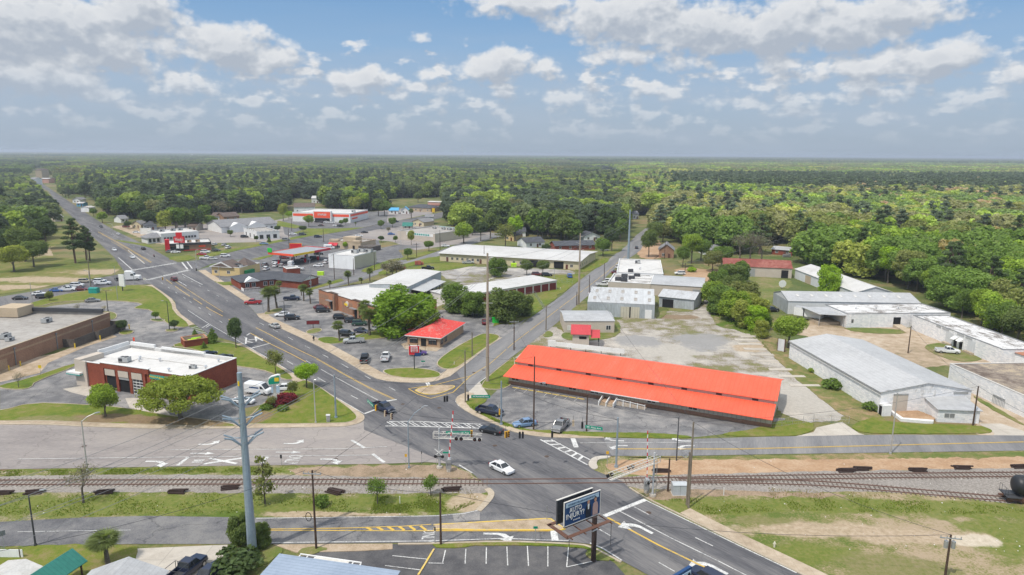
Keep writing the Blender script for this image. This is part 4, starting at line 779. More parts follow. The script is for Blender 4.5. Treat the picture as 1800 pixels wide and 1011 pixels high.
# --- brick restaurant and the hall behind it
t=B('restaurant','long orange brick restaurant with a low white roof and dark doorways','building',(560,509.5),(668,544),5.0,C=(722,515),z=5.0,wall='brick_orange',roof='metal_roof_white',par=.5,cope='wood_dark')
L,D=t['_L'],t['_D']
for x in (.22,.62): 
    part('entrance_pier',t,'brick_orange',lambda m:m.box(L*x,-.9,0,L*x+5.,-.01,5.6)); part('coping',t,'wood_dark',lambda m:m.box(L*x-.1,-1,5.6,L*x+5.1,.3,5.75))
    part('doorway',t,'dark_opening',lambda m:m.box(L*x+1.2,-.96,.05,L*x+3.4,-.9,2.9)); part('door_canopy',t,'mid_grey',lambda m:m.box(L*x-.2,-2.2,3.05,L*x+3.6,-.98,3.2)); part('column',t,'brick_brown',lambda m:m.box(L*x+3.9,-1.5,0,L*x+4.9,-.97,5.4))
for a,b in [(.01,.2),(.41,.6),(.82,.99)]: part('brick_panel',t,'brick_brown',lambda m:(m.box(L*a,-.05,.3,L*b,-.0,2.0),m.box(L*a,-.05,2.4,L*b,-.0,4.0)))
sg=part('restaurant_sign',t,'off_white',lambda m:m.cyl((L*.5,-.25,3.3),(L*.5,-.06,3.3),.95,.95,16)); part('sign_band',sg,'sign_yellow',lambda m:m.box(L*.5-1.5,-.32,2.7,L*.5+.5,-.26,3.5))
ac(t,L*.62,D*.55,4.6,.7)
t=B('storage_hall','pale metal hall behind the orange brick restaurant, with an open lean-to','building',(649,500),(718,504),5.6,C=(786,478),z=5.6,wall='metal_wall_grey',roof='metal_roof_white',kind='y',rise=.5,ov=.15)
L,D=t['_L'],t['_D']
part('lean_to_roof',t,'metal_roof_grey_y',lambda m:m.add([(L+.0,2,4.2),(L+5.5,2,3.5),(L+5.5,D*.72,3.5),(L+.0,D*.72,4.2),(L,2,4.3),(L+5.5,2,3.6),(L+5.5,D*.72,3.6),(L,D*.72,4.3)],[(3,2,1,0),(4,5,6,7),(0,1,5,4),(1,2,6,5),(2,3,7,6)])); [part('lean_to_post',t,'dark_grey',lambda m:m.box(L+5.2,y,0,L+5.4,y+.2,3.5)) for y in np.arange(2.5,D*.7,3.6)]; part('lean_to_screen',t,'dark_opening',lambda m:m.box(L+.02,2.4,0,L+.1,D*.7,3.6))
t=B('storage_row','long low storage building with dark red bay doors and white columns','building',(757,512),(797,523),3.4,C=(877.5,473.5),z=3.4,wall='off_white',roof='metal_roof_white',kind='shed',rise=.3,ov=.3)
L,D=t['_L'],t['_D']
for i in range(12):
    y=D*(i+.08)/12; part('bay_door',t,'maroon',lambda m:m.box(L,y,.05,L+.05,y+D/12*.84,2.9))
t=B('office_building','very long tan office and workshop building with a pale low metal roof','building',(773,445),(1018,459.6),4.0,C=(1045,442.5),z=4.,wall='stucco_cream',roof='metal_roof_white',kind='x',rise=1.0,ov=.9)
L,D=t['_L'],t['_D']
for i in range(7): win(t,'f',4+i*2.7,1.1,1.1,1.2,fr='off_white')
for u in (.38,.43,.55,.60,.95): win(t,'f',L*u,1.1,1.2,1.2,fr='off_white')
for u,w_ in ((.66,4.2),(.83,4.6)): part('workshop_opening',t,'dark_opening',lambda m:m.box(L*u,-.05,.05,L*u+w_,-.0,3.3))
for u in (.05,.3,.91): part('door',t,'door_brown',lambda m:m.box(L*u,-.06,.05,L*u+1.1,-.0,2.2))
for y in (3,7,11,15): win(t,'r',y,1.1,1.1,1.1,fr='off_white')
# --- low brick offices, centre left
t=B('brick_office','low red brick office with a dark shingle roof and white porch steps','building',(424,510),(515,500.5),3.1,D=15,wall='brick_red',roof='shingle_dark',kind='hip',rise=2.0,ov=.6)
L,D=t['_L'],t['_D']
for u in (.12,.24,.46,.58,.82): win(t,'f',L*u,.9,1.3,1.4)
part('entrance_door',t,'white',lambda m:m.box(L*.68,-.06,0,L*.68+1.2,0,2.3)); part('porch_gable',t,'trim_white',lambda m:m.add([(L*.2-3,-1.2,3.0),(L*.2+3,-1.2,3.0),(L*.2,-1.2,4.6),(L*.2-3,1.5,3.0),(L*.2+3,1.5,3.0),(L*.2,3.2,4.6)],[(0,1,2),(0,2,5,3),(1,4,5,2)])); part('porch_rail',t,'white',lambda m:[m.box(x,-4.,0,x+.1,-3.9,1.1) for x in np.arange(0,6,.5)]+[m.box(0,-4.05,1.1,6,-3.85,1.2),m.box(0,-4,0,.1,-.1,1.1)])
t=B('brick_annex','small red brick annex with a dark shingle gable roof and white gable end','building',(531,508),(560,500),2.9,D=13,wall='brick_red',roof='shingle_dark',kind='y',rise=1.8,ov=.5)
part('gable_board',t,'trim_white',lambda m:m.poly([(0,-.03,2.9),(t['_L'],-.03,2.9),(t['_L']/2,-.03,4.6)])); win(t,'f',t['_L']/2,.9,1.2,1.2)
t=B('brick_store','small flat roofed red brick store behind the brick office','building',(505,486),(528,484),3.2,D=7,wall='brick_red',roof='membrane_white')
t=B('cream_restaurant','cream rendered restaurant with brown mansard peaks beside the junction','building',(373,484),(422,487),3.9,C=(462,478),wall='stucco_yellow',roof='membrane_white',par=.4)
L,D=t['_L'],t['_D']
part('gable_roof',t,'shingle_brown',lambda m:(m.add([(-.8,-.8,3.9),(L*.8,-.8,3.9),(L*.4,-.8,6.3),(-.8,D*.5,3.9),(L*.8,D*.5,3.9),(L*.4,D*.5,6.3)],[(0,1,2),(0,2,5,3),(1,4,5,2),(4,3,5)]),m.add([(L*.5,D*.4,4),(L+.2,D*.4,4),(L*.75,D*.6,7),(L*.5,D*.85,4),(L+.2,D*.85,4)],[(0,1,2),(1,4,2),(4,3,2),(3,0,2)])))
part('gable_board',t,'trim_white',lambda m:m.add([(-.8,-.85,3.9),(L*.8,-.85,3.9),(L*.4,-.85,6.3),(.6,-.85,4.1),(L*.66,-.85,4.1),(L*.4,-.85,5.7)],[(0,1,4,3),(1,2,5,4),(2,0,3,5)]))
for u in (.15,.6): win(t,'f',L*u,1.2,1.4,1.1)
part('service_screen',t,'dumpster_green',lambda m:m.box(L+.1,D*.2,0,L+1.2,D*.62,2.3)); ac(t,L*.7,D*.3,3.6,1.2,mat='dark_grey'); ac(t,L*.85,D*.25,3.6,.9)
t=B('burger_restaurant','brick fast food restaurant with a red corner tower and black fascia','building',(297,443),(372,439),4.2,D=17,wall='brick_brown',roof='membrane_white',cope='dark_grey')
L,D=t['_L'],t['_D']
part('corner_tower',t,'sign_red',lambda m:m.box(-1.6,-1.2,0,.6,2.6,6.6)); part('fascia',t,'dark_grey',lambda m:m.box(.65,-.3,3.2,L,-.02,4.1)); part('fascia_band',t,'awning_red',lambda m:m.box(L*.35,-.12,.2,L*.98,-.02,.6))
for u in (.1,.2,.33,.42): win(t,'f',L*u,.5,2.2,2.2,fr='dark_grey')
for u in (.3,.5,.7): ac(t,L*u,D*.4,3.8,1.1,mat='brick_tan')
part('wall_letters',t,'orange_red',lambda m:m.box(L*.7,-.08,1.8,L*.86,-.02,2.7))
t=B('white_restaurant','white boxy restaurant with a row of dark lanterns along its side wall','building',(284,427),(350,421.5),5.2,D=22,wall='white',roof='membrane_white')
L,D=t['_L'],t['_D']
for i in range(11): part('wall_lantern',t,'dark_grey',lambda m:m.box(1.5+i*L/12.5,-.5,1.8,2.5+i*L/12.5,-.02,3.0))
part('front_porch',t,'trim_white',lambda m:m.box(-7,1,0,-.02,11,3.2)); part('porch_roof',t,'shingle_grey',lambda m:m.add([(-7.8,0,3.2),(0,0,3.2),(-7.8,12,3.2),(0,12,3.2),(-3,6,5.6),(0,6,5.6)],[(0,1,5,4),(2,0,4),(3,2,4,5)])); 
for i in range(3): part('porch_window',t,'glass',lambda m:m.box(-6.4+i*2.2,.94,.6,-5+i*2.2,.99,2.7))
for u in (.3,.6,.8): ac(t,L*u,D*.75,4.7,1.3)
t=B('clinic_building','wide white building with a big dark grey gable roof below the trees','building',(390,410),(487,403),4.2,D=26,wall='white',roof='shingle_grey',kind='x',rise=3.4,ov=.8)
for u in (.12,.45): 
    part('cross_gable',t,'white',lambda m:m.add([(t['_L']*u,-1.5,0),(t['_L']*u+12,-1.5,0),(t['_L']*u+12,-1.5,3.6),(t['_L']*u+6,-1.5,6.2),(t['_L']*u,-1.5,3.6),(t['_L']*u,0,3.6),(t['_L']*u+12,0,3.6),(t['_L']*u+6,6,6.2)],[(0,1,2,3,4),(2,6,7,3),(4,3,7,5)]))
for u in (.3,.7,.8,.9): win(t,'f',t['_L']*u,1,1.5,1.5)
t=B('white_cafe','white stucco cafe with black window arches and a crenellated roof line','building',(429,414),(452,422),4.6,C=(481,416),wall='white',roof='membrane_grey')
L,D=t['_L'],t['_D']
for u in (.2,.5,.8): win(t,'f',L*u,.6,1.6,2.2,fr='dark_grey'); win(t,'r',D*u,.6,2.0,2.2,fr='dark_grey')
part('battlement',t,'white',lambda m:[m.box(L*i/6,-.1,4.7,L*i/6+1.2,.3,5.3) for i in range(6)]+[m.box(L-.3,D*i/6,4.7,L+.1,D*i/6+1.6,5.3) for i in range(6)])
# --- office-supply store
t=B('supply_store','large white store with a bright red band and a tall red entrance sign','building',(514.7,389.3),(616,391.8),7.0,C=(660,384.6),wall='white',roof='membrane_white')
L,D=t['_L'],t['_D']
for a,b in ((.01,.38),(.70,.98)): part('red_band',t,'orange_red',lambda m:m.box(L*a,-.08,4.3,L*b,-.01,6.2))
part('red_band',t,'orange_red',lambda m:m.box(L+.01,.5,4.6,L+.08,D-.5,6.3))
tw=part('entrance_tower',t,'white',lambda m:m.box(L*.385,-2.2,0,L*.695,-.01,8.6)); part('sign_panel',t,'orange_red',lambda m:m.box(L*.40,-2.35,3.4,L*.68,-2.21,8.0)); lettering('STAPLES',1.9,'white',t,L*.54,-2.42,5.9,.1,bold=.03,wd=L*.15)
part('entrance_opening',t,'dark_opening',lambda m:m.box(L*.41,-2.3,.1,L*.67,-2.21,3.1)); part('wall_letters',t,'orange_red',lambda m:m.box(L+.02,3,2.2,L+.08,14,3.4))
ac(t,L*.9,D*.5,6.5,1.3)
# --- petrol station canopy
A_,rz_,L,D=frame((471,445.5),(515.5,449.6),(571,437),5.0); D=abs(D)
t=thing('petrol_canopy','petrol station canopy with an orange and yellow edge over parked cars','canopy',A_,rz_)
part('canopy_roof',t,'steel_grey',lambda m:m.box(.25,.25,5.0,L-.25,D-.25,5.35)); part('canopy_edge',t,'orange_red',lambda m:(m.box(0,0,4.6,L,.24,5.6),m.box(0,.25,4.6,.24,D-.25,5.6))); part('canopy_edge',t,'sign_yellow',lambda m:(m.box(L-.24,.25,4.6,L,D*.55,5.6),)); part('canopy_edge',t,'awning_red',lambda m:(m.box(L-.24,D*.55+.01,4.6,L,D,5.6),m.box(0,D-.24,4.6,L-.25,D,5.6)))
for x in (.25,.75):
    for y in (.15,.5,.85): part('canopy_column',t,'steel_grey',lambda m:m.box(L*x-.2,D*y-.2,0,L*x+.2,D*y+.2,5.0)); part('fuel_pump',t,'sign_red',lambda m:m.box(L*x-.4,D*y-1.6,0,L*x+.4,D*y-.8,1.8))
part('corner_sign',t,'bright_green',lambda m:m.box(.1,-.3,5.65,2.6,.1,7.6)); lettering('76',1.2,'white',t,1.35,-.36,6.6) if 0 else None
t=B('white_block','plain white box building with three roof units beside the petrol station','building',(578,470.6),(623.5,474),6.2,C=(657.7,463.2),wall='wall_white',roof='membrane_white',par=.35)
L,D=t['_L'],t['_D']
part('side_cladding',t,'metal_wall_tan',lambda m:m.box(L+.0,0,0,L+.06,D,5.9)); part('brick_face',t,'brick_tan',lambda m:m.box(-.06,0,0,-.0,D,5.9))
for x,y in ((.55,.55),(.62,.78),(.9,.8)): ac(t,L*x,D*y,5.85,1.5,mat='ac_grey')
t=B('tan_restaurant','tan stepped restaurant with red awnings behind the white box building','building',(579,436),(634,440),4.2,C=(655,434),wall='stucco_tan',roof='membrane_grey',cope='brick_tan')
L,D=t['_L'],t['_D']
part('raised_parapet',t,'stucco_tan',lambda m:(m.box(L*.35,D*.2,4,L*.75,D*.6,6.3),m.box(L*.02,-.2,4,L*.3,2,5.0),m.box(L*.75,-.2,4.,L*.98,2,5.)))
for u in (.08,.2): part('awning',t,'awning_red',lambda m:m.add([(L*u-1.8,-1.3,1.8),(L*u+1.8,-1.3,1.8),(L*u+1.8,-.0,3.2),(L*u-1.8,-.0,3.2)],[(0,1,2,3)]))
for u in (.12,.3): win(t,'f',L*u,.5,2,1.3)
part('door',t,'dark_opening',lambda m:m.box(L*.75,-.05,0,L*.75+1.4,0,2.3)); part('service_yard',t,'wood_fence',lambda m:m.box(L+.05,-2,0,L+9,6,2.6))
t=B('grocery_store','beige store with a teal sign band and grey side wall beyond the side street','building',(699,420.5),(764.5,427),5.4,C=(800,415.5),wall='stucco_beige',roof='membrane_grey')
L,D=t['_L'],t['_D']
part('side_wall',t,'metal_wall_tan',lambda m:m.box(L+.0,0,0,L+.06,D,5.2)); part('sign_band',t,'white',lambda m:m.box(L*.25,-.1,3.3,L*.95,-.0,5.1)); part('sign_lettering',t,'teal',lambda m:[m.box(L*.3+i*1.7,-.16,3.7,L*.3+i*1.7+1.2,-.1,4.7) for i in range(int(L*.62/1.7))])
for u in (.3,.55,.7,.8): ac(t,L*u,D*.75,5.0,1.1)
part('rear_edge',t,'teal',lambda m:m.box(L*.2,D-.02,4.9,L,D+.1,5.7))
# --- houses: (A px, B px, depth, height, rise, wall, roof, kind, label)
HS=[((725,397),(745,398.5),12,3.2,2,'stucco_cream','shingle_grey','y','cream house with a grey gable roof beside the beige store'),
((748,394),(762,394),9,5.5,1.5,'wall_white','shingle_grey','x','two storey white house behind the cream gabled one'),
((708,403),(724,403),10,2.2,2.,'stucco_beige','metal_roof_green','x','small shed with a rounded green roof by the beige store'),
((684,376),(700,376),10,3,2.,'white','sky_blue','x','small white kiosk with a sky blue roof left of the dark roofed shop'),
((705,376),(719,376),9,3,3.,'white','sky_blue','y','white booth under a steep sky blue gable roof'),
((716,371),(757,373),16,3.6,2.6,'stucco_tan','shingle_dark','hip','wide shop with a dark hipped roof behind the blue roofed booths'),
((752,364),(784,365),14,5,.5,'stucco_pink','membrane_white','x','pink rendered store with a red sign among the trees'),
((845,355),(863,356),14,4,.5,'white','shingle_grey','x','white low shop half hidden by trees right of the pink store'),
((864,357),(892,356),16,5,.5,'brick_orange','metal_roof_crimson','x','orange brick store with a red roof edge, farthest right of the strip'),
((758,368),(774,368),6,3.2,.8,'white','door_brown','x','white drive-through canopy with a brown roof below the pink store'),
((822,395),(838,393),12,3,1.2,'white','metal_roof_white','x','house with a pale roof hidden among trees above the side street'),
((887,423),(903,424),12,3.4,2.4,'stucco_yellow','shingle_dark','y','small yellow gabled house in the trees by the side street'),
((902,416),(924,416),12,3.2,2,'wall_white','shingle_dark','x','low white house with a dark roof just right of the yellow gabled one'),
((925,436),(957,434),11,3,2.2,'wall_white','shingle_dark','x','pale blue house with a dark roof and white porch behind the tan offices'),
((976,441),(1046,439),10,2.8,1.9,'brick_red','shingle_dark','x','long red brick duplex with a dark roof behind the tan offices'),
((1027,424),(1055,423),10,3,2.2,'wall_white','shingle_dark','y','white gable fronted house below the tall trees by the north street'),
((1158,453),(1184,454),12,4.2,2.8,'brick_brown','shingle_grey','y','brown gabled house with a grey roof beside the bare red yard'),
((1239,449),(1266,449),11,3,2,'wall_white','shingle_grey','x','white house with a grey roof behind the hedge of trees'),
((1356,447),(1392,450),12,2.8,1,'brick_red','metal_roof_grey','x','low house with a flat grey roof behind the rusty red warehouse'),
((213,392),(226,391),10,3,2.2,'wall_white','shingle_grey','x','white house nearest the lamp post on the far side of the main road'),
((233,401),(248,402),10,3,2.2,'stucco_cream','shingle_grey','y','cream house with a grey gable beside the red brick yard'),
((254,405),(276,404),12,3,2.6,'metal_wall_grey','shingle_dark','hip','dark roofed grey house left of the white restaurant'),
((157,373),(168,372),9,4,1,'wall_white','metal_roof_white','x','small building with a bright white roof beside the main road'),
((128,357),(141,357),12,3.5,2,'wall_white','shingle_grey','y','white house far up the main road'),
((135,363),(146,363),9,3,.8,'sky_blue','metal_roof_white','x','pale blue shop front far up the main road'),
((28,392),(48,391),12,3.4,2,'brick_brown','shingle_grey','x','brown roofed house half hidden by the park trees, left one'),
((58,388),(86,388),14,3.4,3,'wall_white','shingle_grey','hip','house with a pale hipped roof behind the park trees'),
((97,390),(112,389),10,3.2,1.6,'stucco_beige','shingle_grey','x','low house behind the park trees, closest to the main road'),
((517,374),(553,373.5),14,5,3.,'wall_white','shingle_brown','x','house with a brown roof directly behind the red banded store'),
((548,357),(563,357),14,5,2.,'wall_white','metal_roof_white','x','pale roofed house in the trees far behind the red banded store'),
((268,347),(281,347),20,5,2.,'wall_white','shingle_grey','x','lone house roof deep in the wood left of centre'),
((64,318),(75,318),26,19,2,'stucco_tan','shingle_brown','hip','tall beige block rising over the trees at the far end of the road'),
((72,322),(86,322),22,7,1,'stucco_pink','metal_roof_white','x','low pinkish building beside the tall beige block'),
((52,325),(62,325),22,8,3,'wall_white','shingle_grey','x','white building left of the tall beige block'),
((1052,309),(1090,309),40,8,2,'stucco_pink','metal_roof_white','x','group of pale roofs in a clearing of the distant wood'),
((1076,312),(1096,312),40,9,2,'wall_white','metal_roof_white','y','white gabled hall in the clearing of the distant wood'),
((1170,293.5),(1188,293.5),60,12,1,'white','metal_roof_white','x','long white shed in the far town on the horizon, left one'),
((1192,293),(1216,293),60,12,1,'wall_white','metal_roof_grey','x','grey roofed shed in the far town on the horizon'),
((1243,292.6),(1252,292.6),60,10,1,'white','metal_roof_white','x','small white shed right of the far town'),
((1440,296.6),(1466,296.6),60,10,1,'white','metal_roof_white','x','white shed in the far wood on the right'),
((27,276.2),(40,276.2),200,16,2,'white','metal_roof_white','x','white factory roof on the horizon at the far left'),
((1112,385),(1122,385),12,4,2,'wall_white','shingle_grey','x','pale house glimpsed through trees beside the north street'),
((1207,388),(1219,388),12,4,2,'wall_white','shingle_grey','x','pale house roof glimpsed in the wood right of the north street'),
((1779,445),(1795,446),10,3.4,2,'metal_wall_grey','shingle_grey','x','grey house glimpsed under the pines at the right edge'),
((330,406),(345,406),12,3.2,1.8,'stucco_beige','shingle_brown','x','brown roofed house behind the white boxy restaurant'),
((372,388),(386,388),12,3.4,2.4,'wall_white','shingle_brown','x','house with a brown roof in the trees left of the wide clinic'),
((394,389),(421,387),12,3.4,2.6,'brick_brown','shingle_brown','x','long brown roofed house behind the wide clinic')]
for a,b,D_,h_,r_,w_,ro,k,lab in HS:
    t=B('house' if D_<16 else 'building',lab,'house' if D_<16 else 'building',a,b,h_,D=D_,wall=w_,roof=ro,kind=k,rise=r_,ov=.5)
    L=t['_L']
    if D_<17 and L<80:
        n=max(1,int(L/5))
        for i in range(n): win(t,'f',L*(i+.5)/n+(0 if n>1 else -L*.2),1.,1.2,1.3)
        part('door',t,'door_brown',lambda m:m.box(L*.5+.9,-.06,0,L*.5+2,0,2.1))
# --- row on the east side of the north street
t=B('flat_white_building','white flat roofed building with a long parapet along the north street','building',(1084,479),(1166,482),4.0,C=(1182,458),z=4.,wall='wall_white',roof='membrane_white',par=.4)
L,D=t['_L'],t['_D']; ac(t,L*.45,D*.75,3.6,1.2); vent(t,L*.5,D*.3,3.6,1.6); ac(t,L*.3,D*.12,3.6,1.1,mat='dark_grey')
t=B('patched_roof_building','building with a cluttered patched grey roof next to the parked pickups','building',(1069,495.5),(1144,499.5),4.0,C=(1152,484),z=4.,wall='stucco_beige',roof='membrane_patchy',par=.4)
L,D=t['_L'],t['_D']
for x,y in ((.2,.3),(.35,.25),(.5,.5),(.3,.7),(.6,.8)): ac(t,L*x,D*y,3.6,1.2,mat='dark_grey')
part('roof_curb',t,'membrane_white',lambda m:(m.box(L*.5,D*.3,3.62,L*.97,D*.42,4.05),m.box(L*.55,D*.6,3.62,L*.97,D*.72,4.05),m.box(L*.1,D*.85,3.62,L*.5,D*.95,4.1)))
t=B('grey_metal_building','grey metal roofed building joined to the patched roof one','building',(1144.5,499.5),(1237,505),4.2,C=(1244,489),z=4.2,wall='stucco_beige',roof='metal_roof_grey',kind='x',rise=.9,ov=.2)
part('loading_door',t,'steel_grey',lambda m:m.box(t['_L']*.8,-.05,0,t['_L']*.94,0,3.2)); 
t=B('lean_to_shed','bright white lean-to at the right end of the grey metal building','shed',(1238,523),(1256,520),3.2,D=10,wall='metal_wall_grey',roof='metal_roof_white',kind='shed',rise=.6,ov=.2)
loc,rz,L,D=frame((1032,555),(1150,560.8),D=24)
hh=4.6
t=thing('tin_warehouse','big old grey tin warehouse with a double ridged roof and a white roller door','warehouse',loc,rz); t['_L']=L;t['_D']=D;t['_h']=hh
part('wall',t,'metal_wall_grey',lambda m:m.loft([[(x,0,0),(x,D,0),(x,D,hh),(x,D*.75,hh+1.6),(x,D*.5,hh),(x,D*.25,hh+1.6),(x,0,hh)] for x in (0,L)]))
for k in (0,1):
    r=roof_mesh('x',L,D/2-.01,hh,1.6,.0); r.build('roof','metal_roof_old',t,loc=(0,k*D/2,.03))
for k,(y,z_) in enumerate(((D*.12,hh+.95),(D*.62,hh+.95))): skylights(t,5,z_,L*.1,L*.92,y,math.atan2(1.6,D/4))
part('roller_door',t,'white',lambda m:m.box(L*.86,-.07,0,L*.96,-.0,2.9)); part('sliding_door',t,'metal_wall_tan',lambda m:(m.box(L*.5,-.07,0,L*.63,-.0,3.6),m.box(L*.65,-.07,0,L*.78,0,3.6))); part('door_gap',t,'dark_opening',lambda m:m.box(L*.63,-.05,0,L*.65,0,3.6))
t=B('open_tin_shed','grey tin shed with skylights joined behind the double ridged warehouse','shed',(1158,539),(1219,545.5),3.7,D=13,wall='metal_wall_grey',roof='metal_roof_old',kind='x',rise=1.4,ov=.4)
part('shed_opening',t,'dark_opening',lambda m:m.box(t['_L']*.1,-.05,0,t['_L']*.42,0,2.9)); skylights(t,3,4.4,t['_L']*.25,t['_L']*.85,3.2,math.atan2(1.4,6.5))
t=B('site_office','small beige block office with a blue grey metal roof in the gravel yard','building',(992,585.5),(1079.6,585.5),3.6,D=13.5,wall='stucco_beige',roof='metal_roof_grey',kind='x',rise=.8,ov=.15)
L=t['_L']; win(t,'f',L*.1,1,1,1.2,fr='white',glass='off_white'); win(t,'f',L*.25,1.2,1.6,.9); win(t,'f',L*.88,1.0,1.3,1.3); 
t=B('gate_kiosk','tall beige kiosk with a crimson gable roof in the gravel yard','kiosk',(1006,608.5),(1035,609.5),3.7,D=5.5,wall='stucco_beige',roof='metal_roof_crimson',kind='x',rise=1.7,ov=.5)
L=t['_L']; part('kiosk_opening',t,'dark_opening',lambda m:m.box(L*.4,-.04,2.1,L*.85,0,2.85)); part('carport_roof',t,'metal_roof_crimson',lambda m:m.add([(L+.5,-.5,2.6),(L+3,-.5,2.7),(L+3,6,2.7),(L+.5,6,2.6),(L+.5,2.75,4.2),(L+3,2.75,4.2)],[(0,1,5,4),(3,4,5,2)])); part('carport_post',t,'dark_grey',lambda m:[m.cyl((L+2.7,y,0),(L+2.7,y,2.8),.08,.08,6) for y in (.2,5.3)])
# white sign wall behind the red roofed hall
a=W(963,612); b=W(1097,627); d=(b-a); rz=math.atan2(d.y,d.x); LL=d.length
t=thing('sign_wall','long blank white sign board behind the red roofed hall','sign',a,rz)
part('sign_board',t,'white',lambda m:(m.box(0,0,.6,LL*.1,.25,2.3),m.box(LL*.1,.02,.8,LL,.2,2.0))); part('sign_post',t,'wood_dark',lambda m:[m.box(LL*u,.26,0,LL*u+.15,.4,1.6) for u in (.03,.3,.5,.7,.95)])
# --- the long red roofed hall
A0=W(894,675); B0=W(1355,752.5); d=(B0-A0).normalized(); n=Vector((-d.y,d.x,0)); LL=(B0-A0).length; rz=math.atan2(d.y,d.x)
def loc_y(px,py,z): v=W(px,py,z)-A0; return v.dot(n)
zE,zT,zC,zR=2.15,3.3,4.1,6.2
yE=loc_y(1352,738.5,zE); yT=(loc_y(897.6,638.5,zT)+loc_y(1357,711,zT))/2; yC=yT-.3; yR=(loc_y(909,604.5,zR)+loc_y(1368,668,zR))/2
print('HALL',LL,yE,yT,loc_y(895,632,zC),loc_y(1360,704,zC),yR,loc_y(909,604.5,zR),loc_y(1368,668,zR))
yR=max(yR,yT+4); yB=2*yR-yT
t=thing('red_roofed_hall','very long low hall with a bright red metal roof in two tiers','building',A0,rz); t['_L']=LL;t['_D']=yB;t['_h']=zE
part('wall',t,'metal_wall_tan',lambda m:(m.box(0,0,0,LL,yT,2.45),m.box(0,yT,0,LL,yB,3.6),m.loft([[(x,yT,3.0),(x,yB,3.0),(x,yB,zC-.02),(x,yR,zR-.02),(x,yT,zC-.02)] for x in (0.002,LL-.002)]),m.loft([[(x,0,2.0),(x,yT,2.0),(x,yT,zT-.02),(x,0,zE+.25)] for x in (0.001,LL-.001)])))
part('plinth',t,'brick_brown',lambda m:m.box(-.04,-.05,0,LL+.04,yT,.8))
part('lower_roof',t,'metal_roof_red',lambda m:m.add([(-.7,yE,zE),(LL+.3,yE,zE),(LL+.3,yT,zT),(-.7,yT,zT),(-.7,yE,zE+.1),(LL+.3,yE,zE+.1),(LL+.3,yT,zT+.1),(-.7,yT,zT+.1)],[(3,2,1,0),(4,5,6,7),(0,1,5,4),(1,2,6,5),(3,0,4,7)]))
part('upper_roof',t,'metal_roof_red',lambda m:(m.add([(-.5,yT-.5,zC),(LL+.5,yT-.5,zC),(LL+.5,yR,zR),(-.5,yR,zR),(-.5,yT-.5,zC+.1),(LL+.5,yT-.5,zC+.1),(LL+.5,yR,zR+.1),(-.5,yR,zR+.1)],[(3,2,1,0),(4,5,6,7),(0,1,5,4),(1,2,6,5),(3,0,4,7)]),m.add([(-.5,yB+.5,zC),(LL+.5,yB+.5,zC),(LL+.5,yR,zR),(-.5,yR,zR),(-.5,yB+.5,zC+.1),(LL+.5,yB+.5,zC+.1),(LL+.5,yR,zR+.1),(-.5,yR,zR+.1)],[(0,1,2,3),(7,6,5,4),(0,4,5,1),(1,5,6,2),(3,7,4,0)])))
part('clerestory',t,'stucco_beige',lambda m:m.box(0,yT-.06,zT+.05,LL,yT-.01,zC))
for i in range(8): win(t,'f',LL*(.06+.125*i),zT+.25,1.0,.22,fr='dark_grey',bars=0).location=(LL*(.06+.125*i),yT-.07,zT+.28)
for u in (.03,.155,.275,.365,.585,.735): win(t,'f',LL*u,1.15,1.7,.75,fr='off_white')
pb=part('entrance_porch',t,'brick_tan',lambda m:m.box(LL*.405,-2.4,0,LL*.455,-.06,.55)); part('porch_steps',t,'concrete',lambda m:[m.box(LL*.405,-2.4-.35*(i+1),0,LL*.455,-2.4-.35*i,.55-.14*(i+1)) for i in range(3)])
part('porch_wall',t,'white',lambda m:[m.add([(x,-3.6,0),(x+.15,-3.6,0),(x+.15,-.1,0),(x,-.1,0),(x,-3.6,.9),(x+.15,-3.6,.9),(x+.15,-.1,1.6),(x,-.1,1.6)],[(3,2,1,0),(4,5,6,7),(0,1,5,4),(1,2,6,5),(2,3,7,6),(3,0,4,7)]) for x in (LL*.402,LL*.43,LL*.458)])
part('entrance_door',t,'steel_grey',lambda m:m.box(LL*.425,-.08,.55,LL*.455,-.0,2.2))
part('access_ramp',t,'concrete',lambda m:m.add([(LL*.46,-1.9,0),(LL*.57,-1.9,0),(LL*.57,-.1,0),(LL*.46,-.1,0),(LL*.46,-1.9,.55),(LL*.57,-1.9,.08),(LL*.57,-.1,.08),(LL*.46,-.1,.55)],[(4,5,6,7),(0,1,5,4),(1,2,6,5)]))
part('ramp_railing',t,'white',lambda m:[m.box(LL*.46+i*.3,-1.95,.1,LL*.46+i*.3+.05,-1.9,1.35-i*.025) for i in range(21)]+[m.box(LL*.46+i*1.55,-2,0,LL*.46+i*1.55+.14,-1.86,1.6-i*.1) for i in range(5)]+[m.add([(LL*.46,-2,1.4),(LL*.57,-2,.95),(LL*.57,-1.88,.95),(LL*.46,-1.88,1.4),(LL*.46,-2,1.5),(LL*.57,-2,1.05),(LL*.57,-1.88,1.05),(LL*.46,-1.88,1.5)],[(0,1,5,4),(4,5,6,7),(2,3,7,6)])])
part('fascia_board',t,'trim_white',lambda m:m.box(LL*.36,yE-.04,zE-.05,LL*.62,yE-.005,zE+.13))
for i in range(9):
    o=tag(part('parking_block',None,'kerb_yellow',lambda m:m.prism([(0,0),(1.7,0),(1.7,.22),(0,.22)],0,.16)),'yellow concrete wheel stop in front of the red roofed hall','wheel stop','wheel stops by the red roofed hall'); place(o,t,(LL*(.035+.034*i),-2.0,.02))
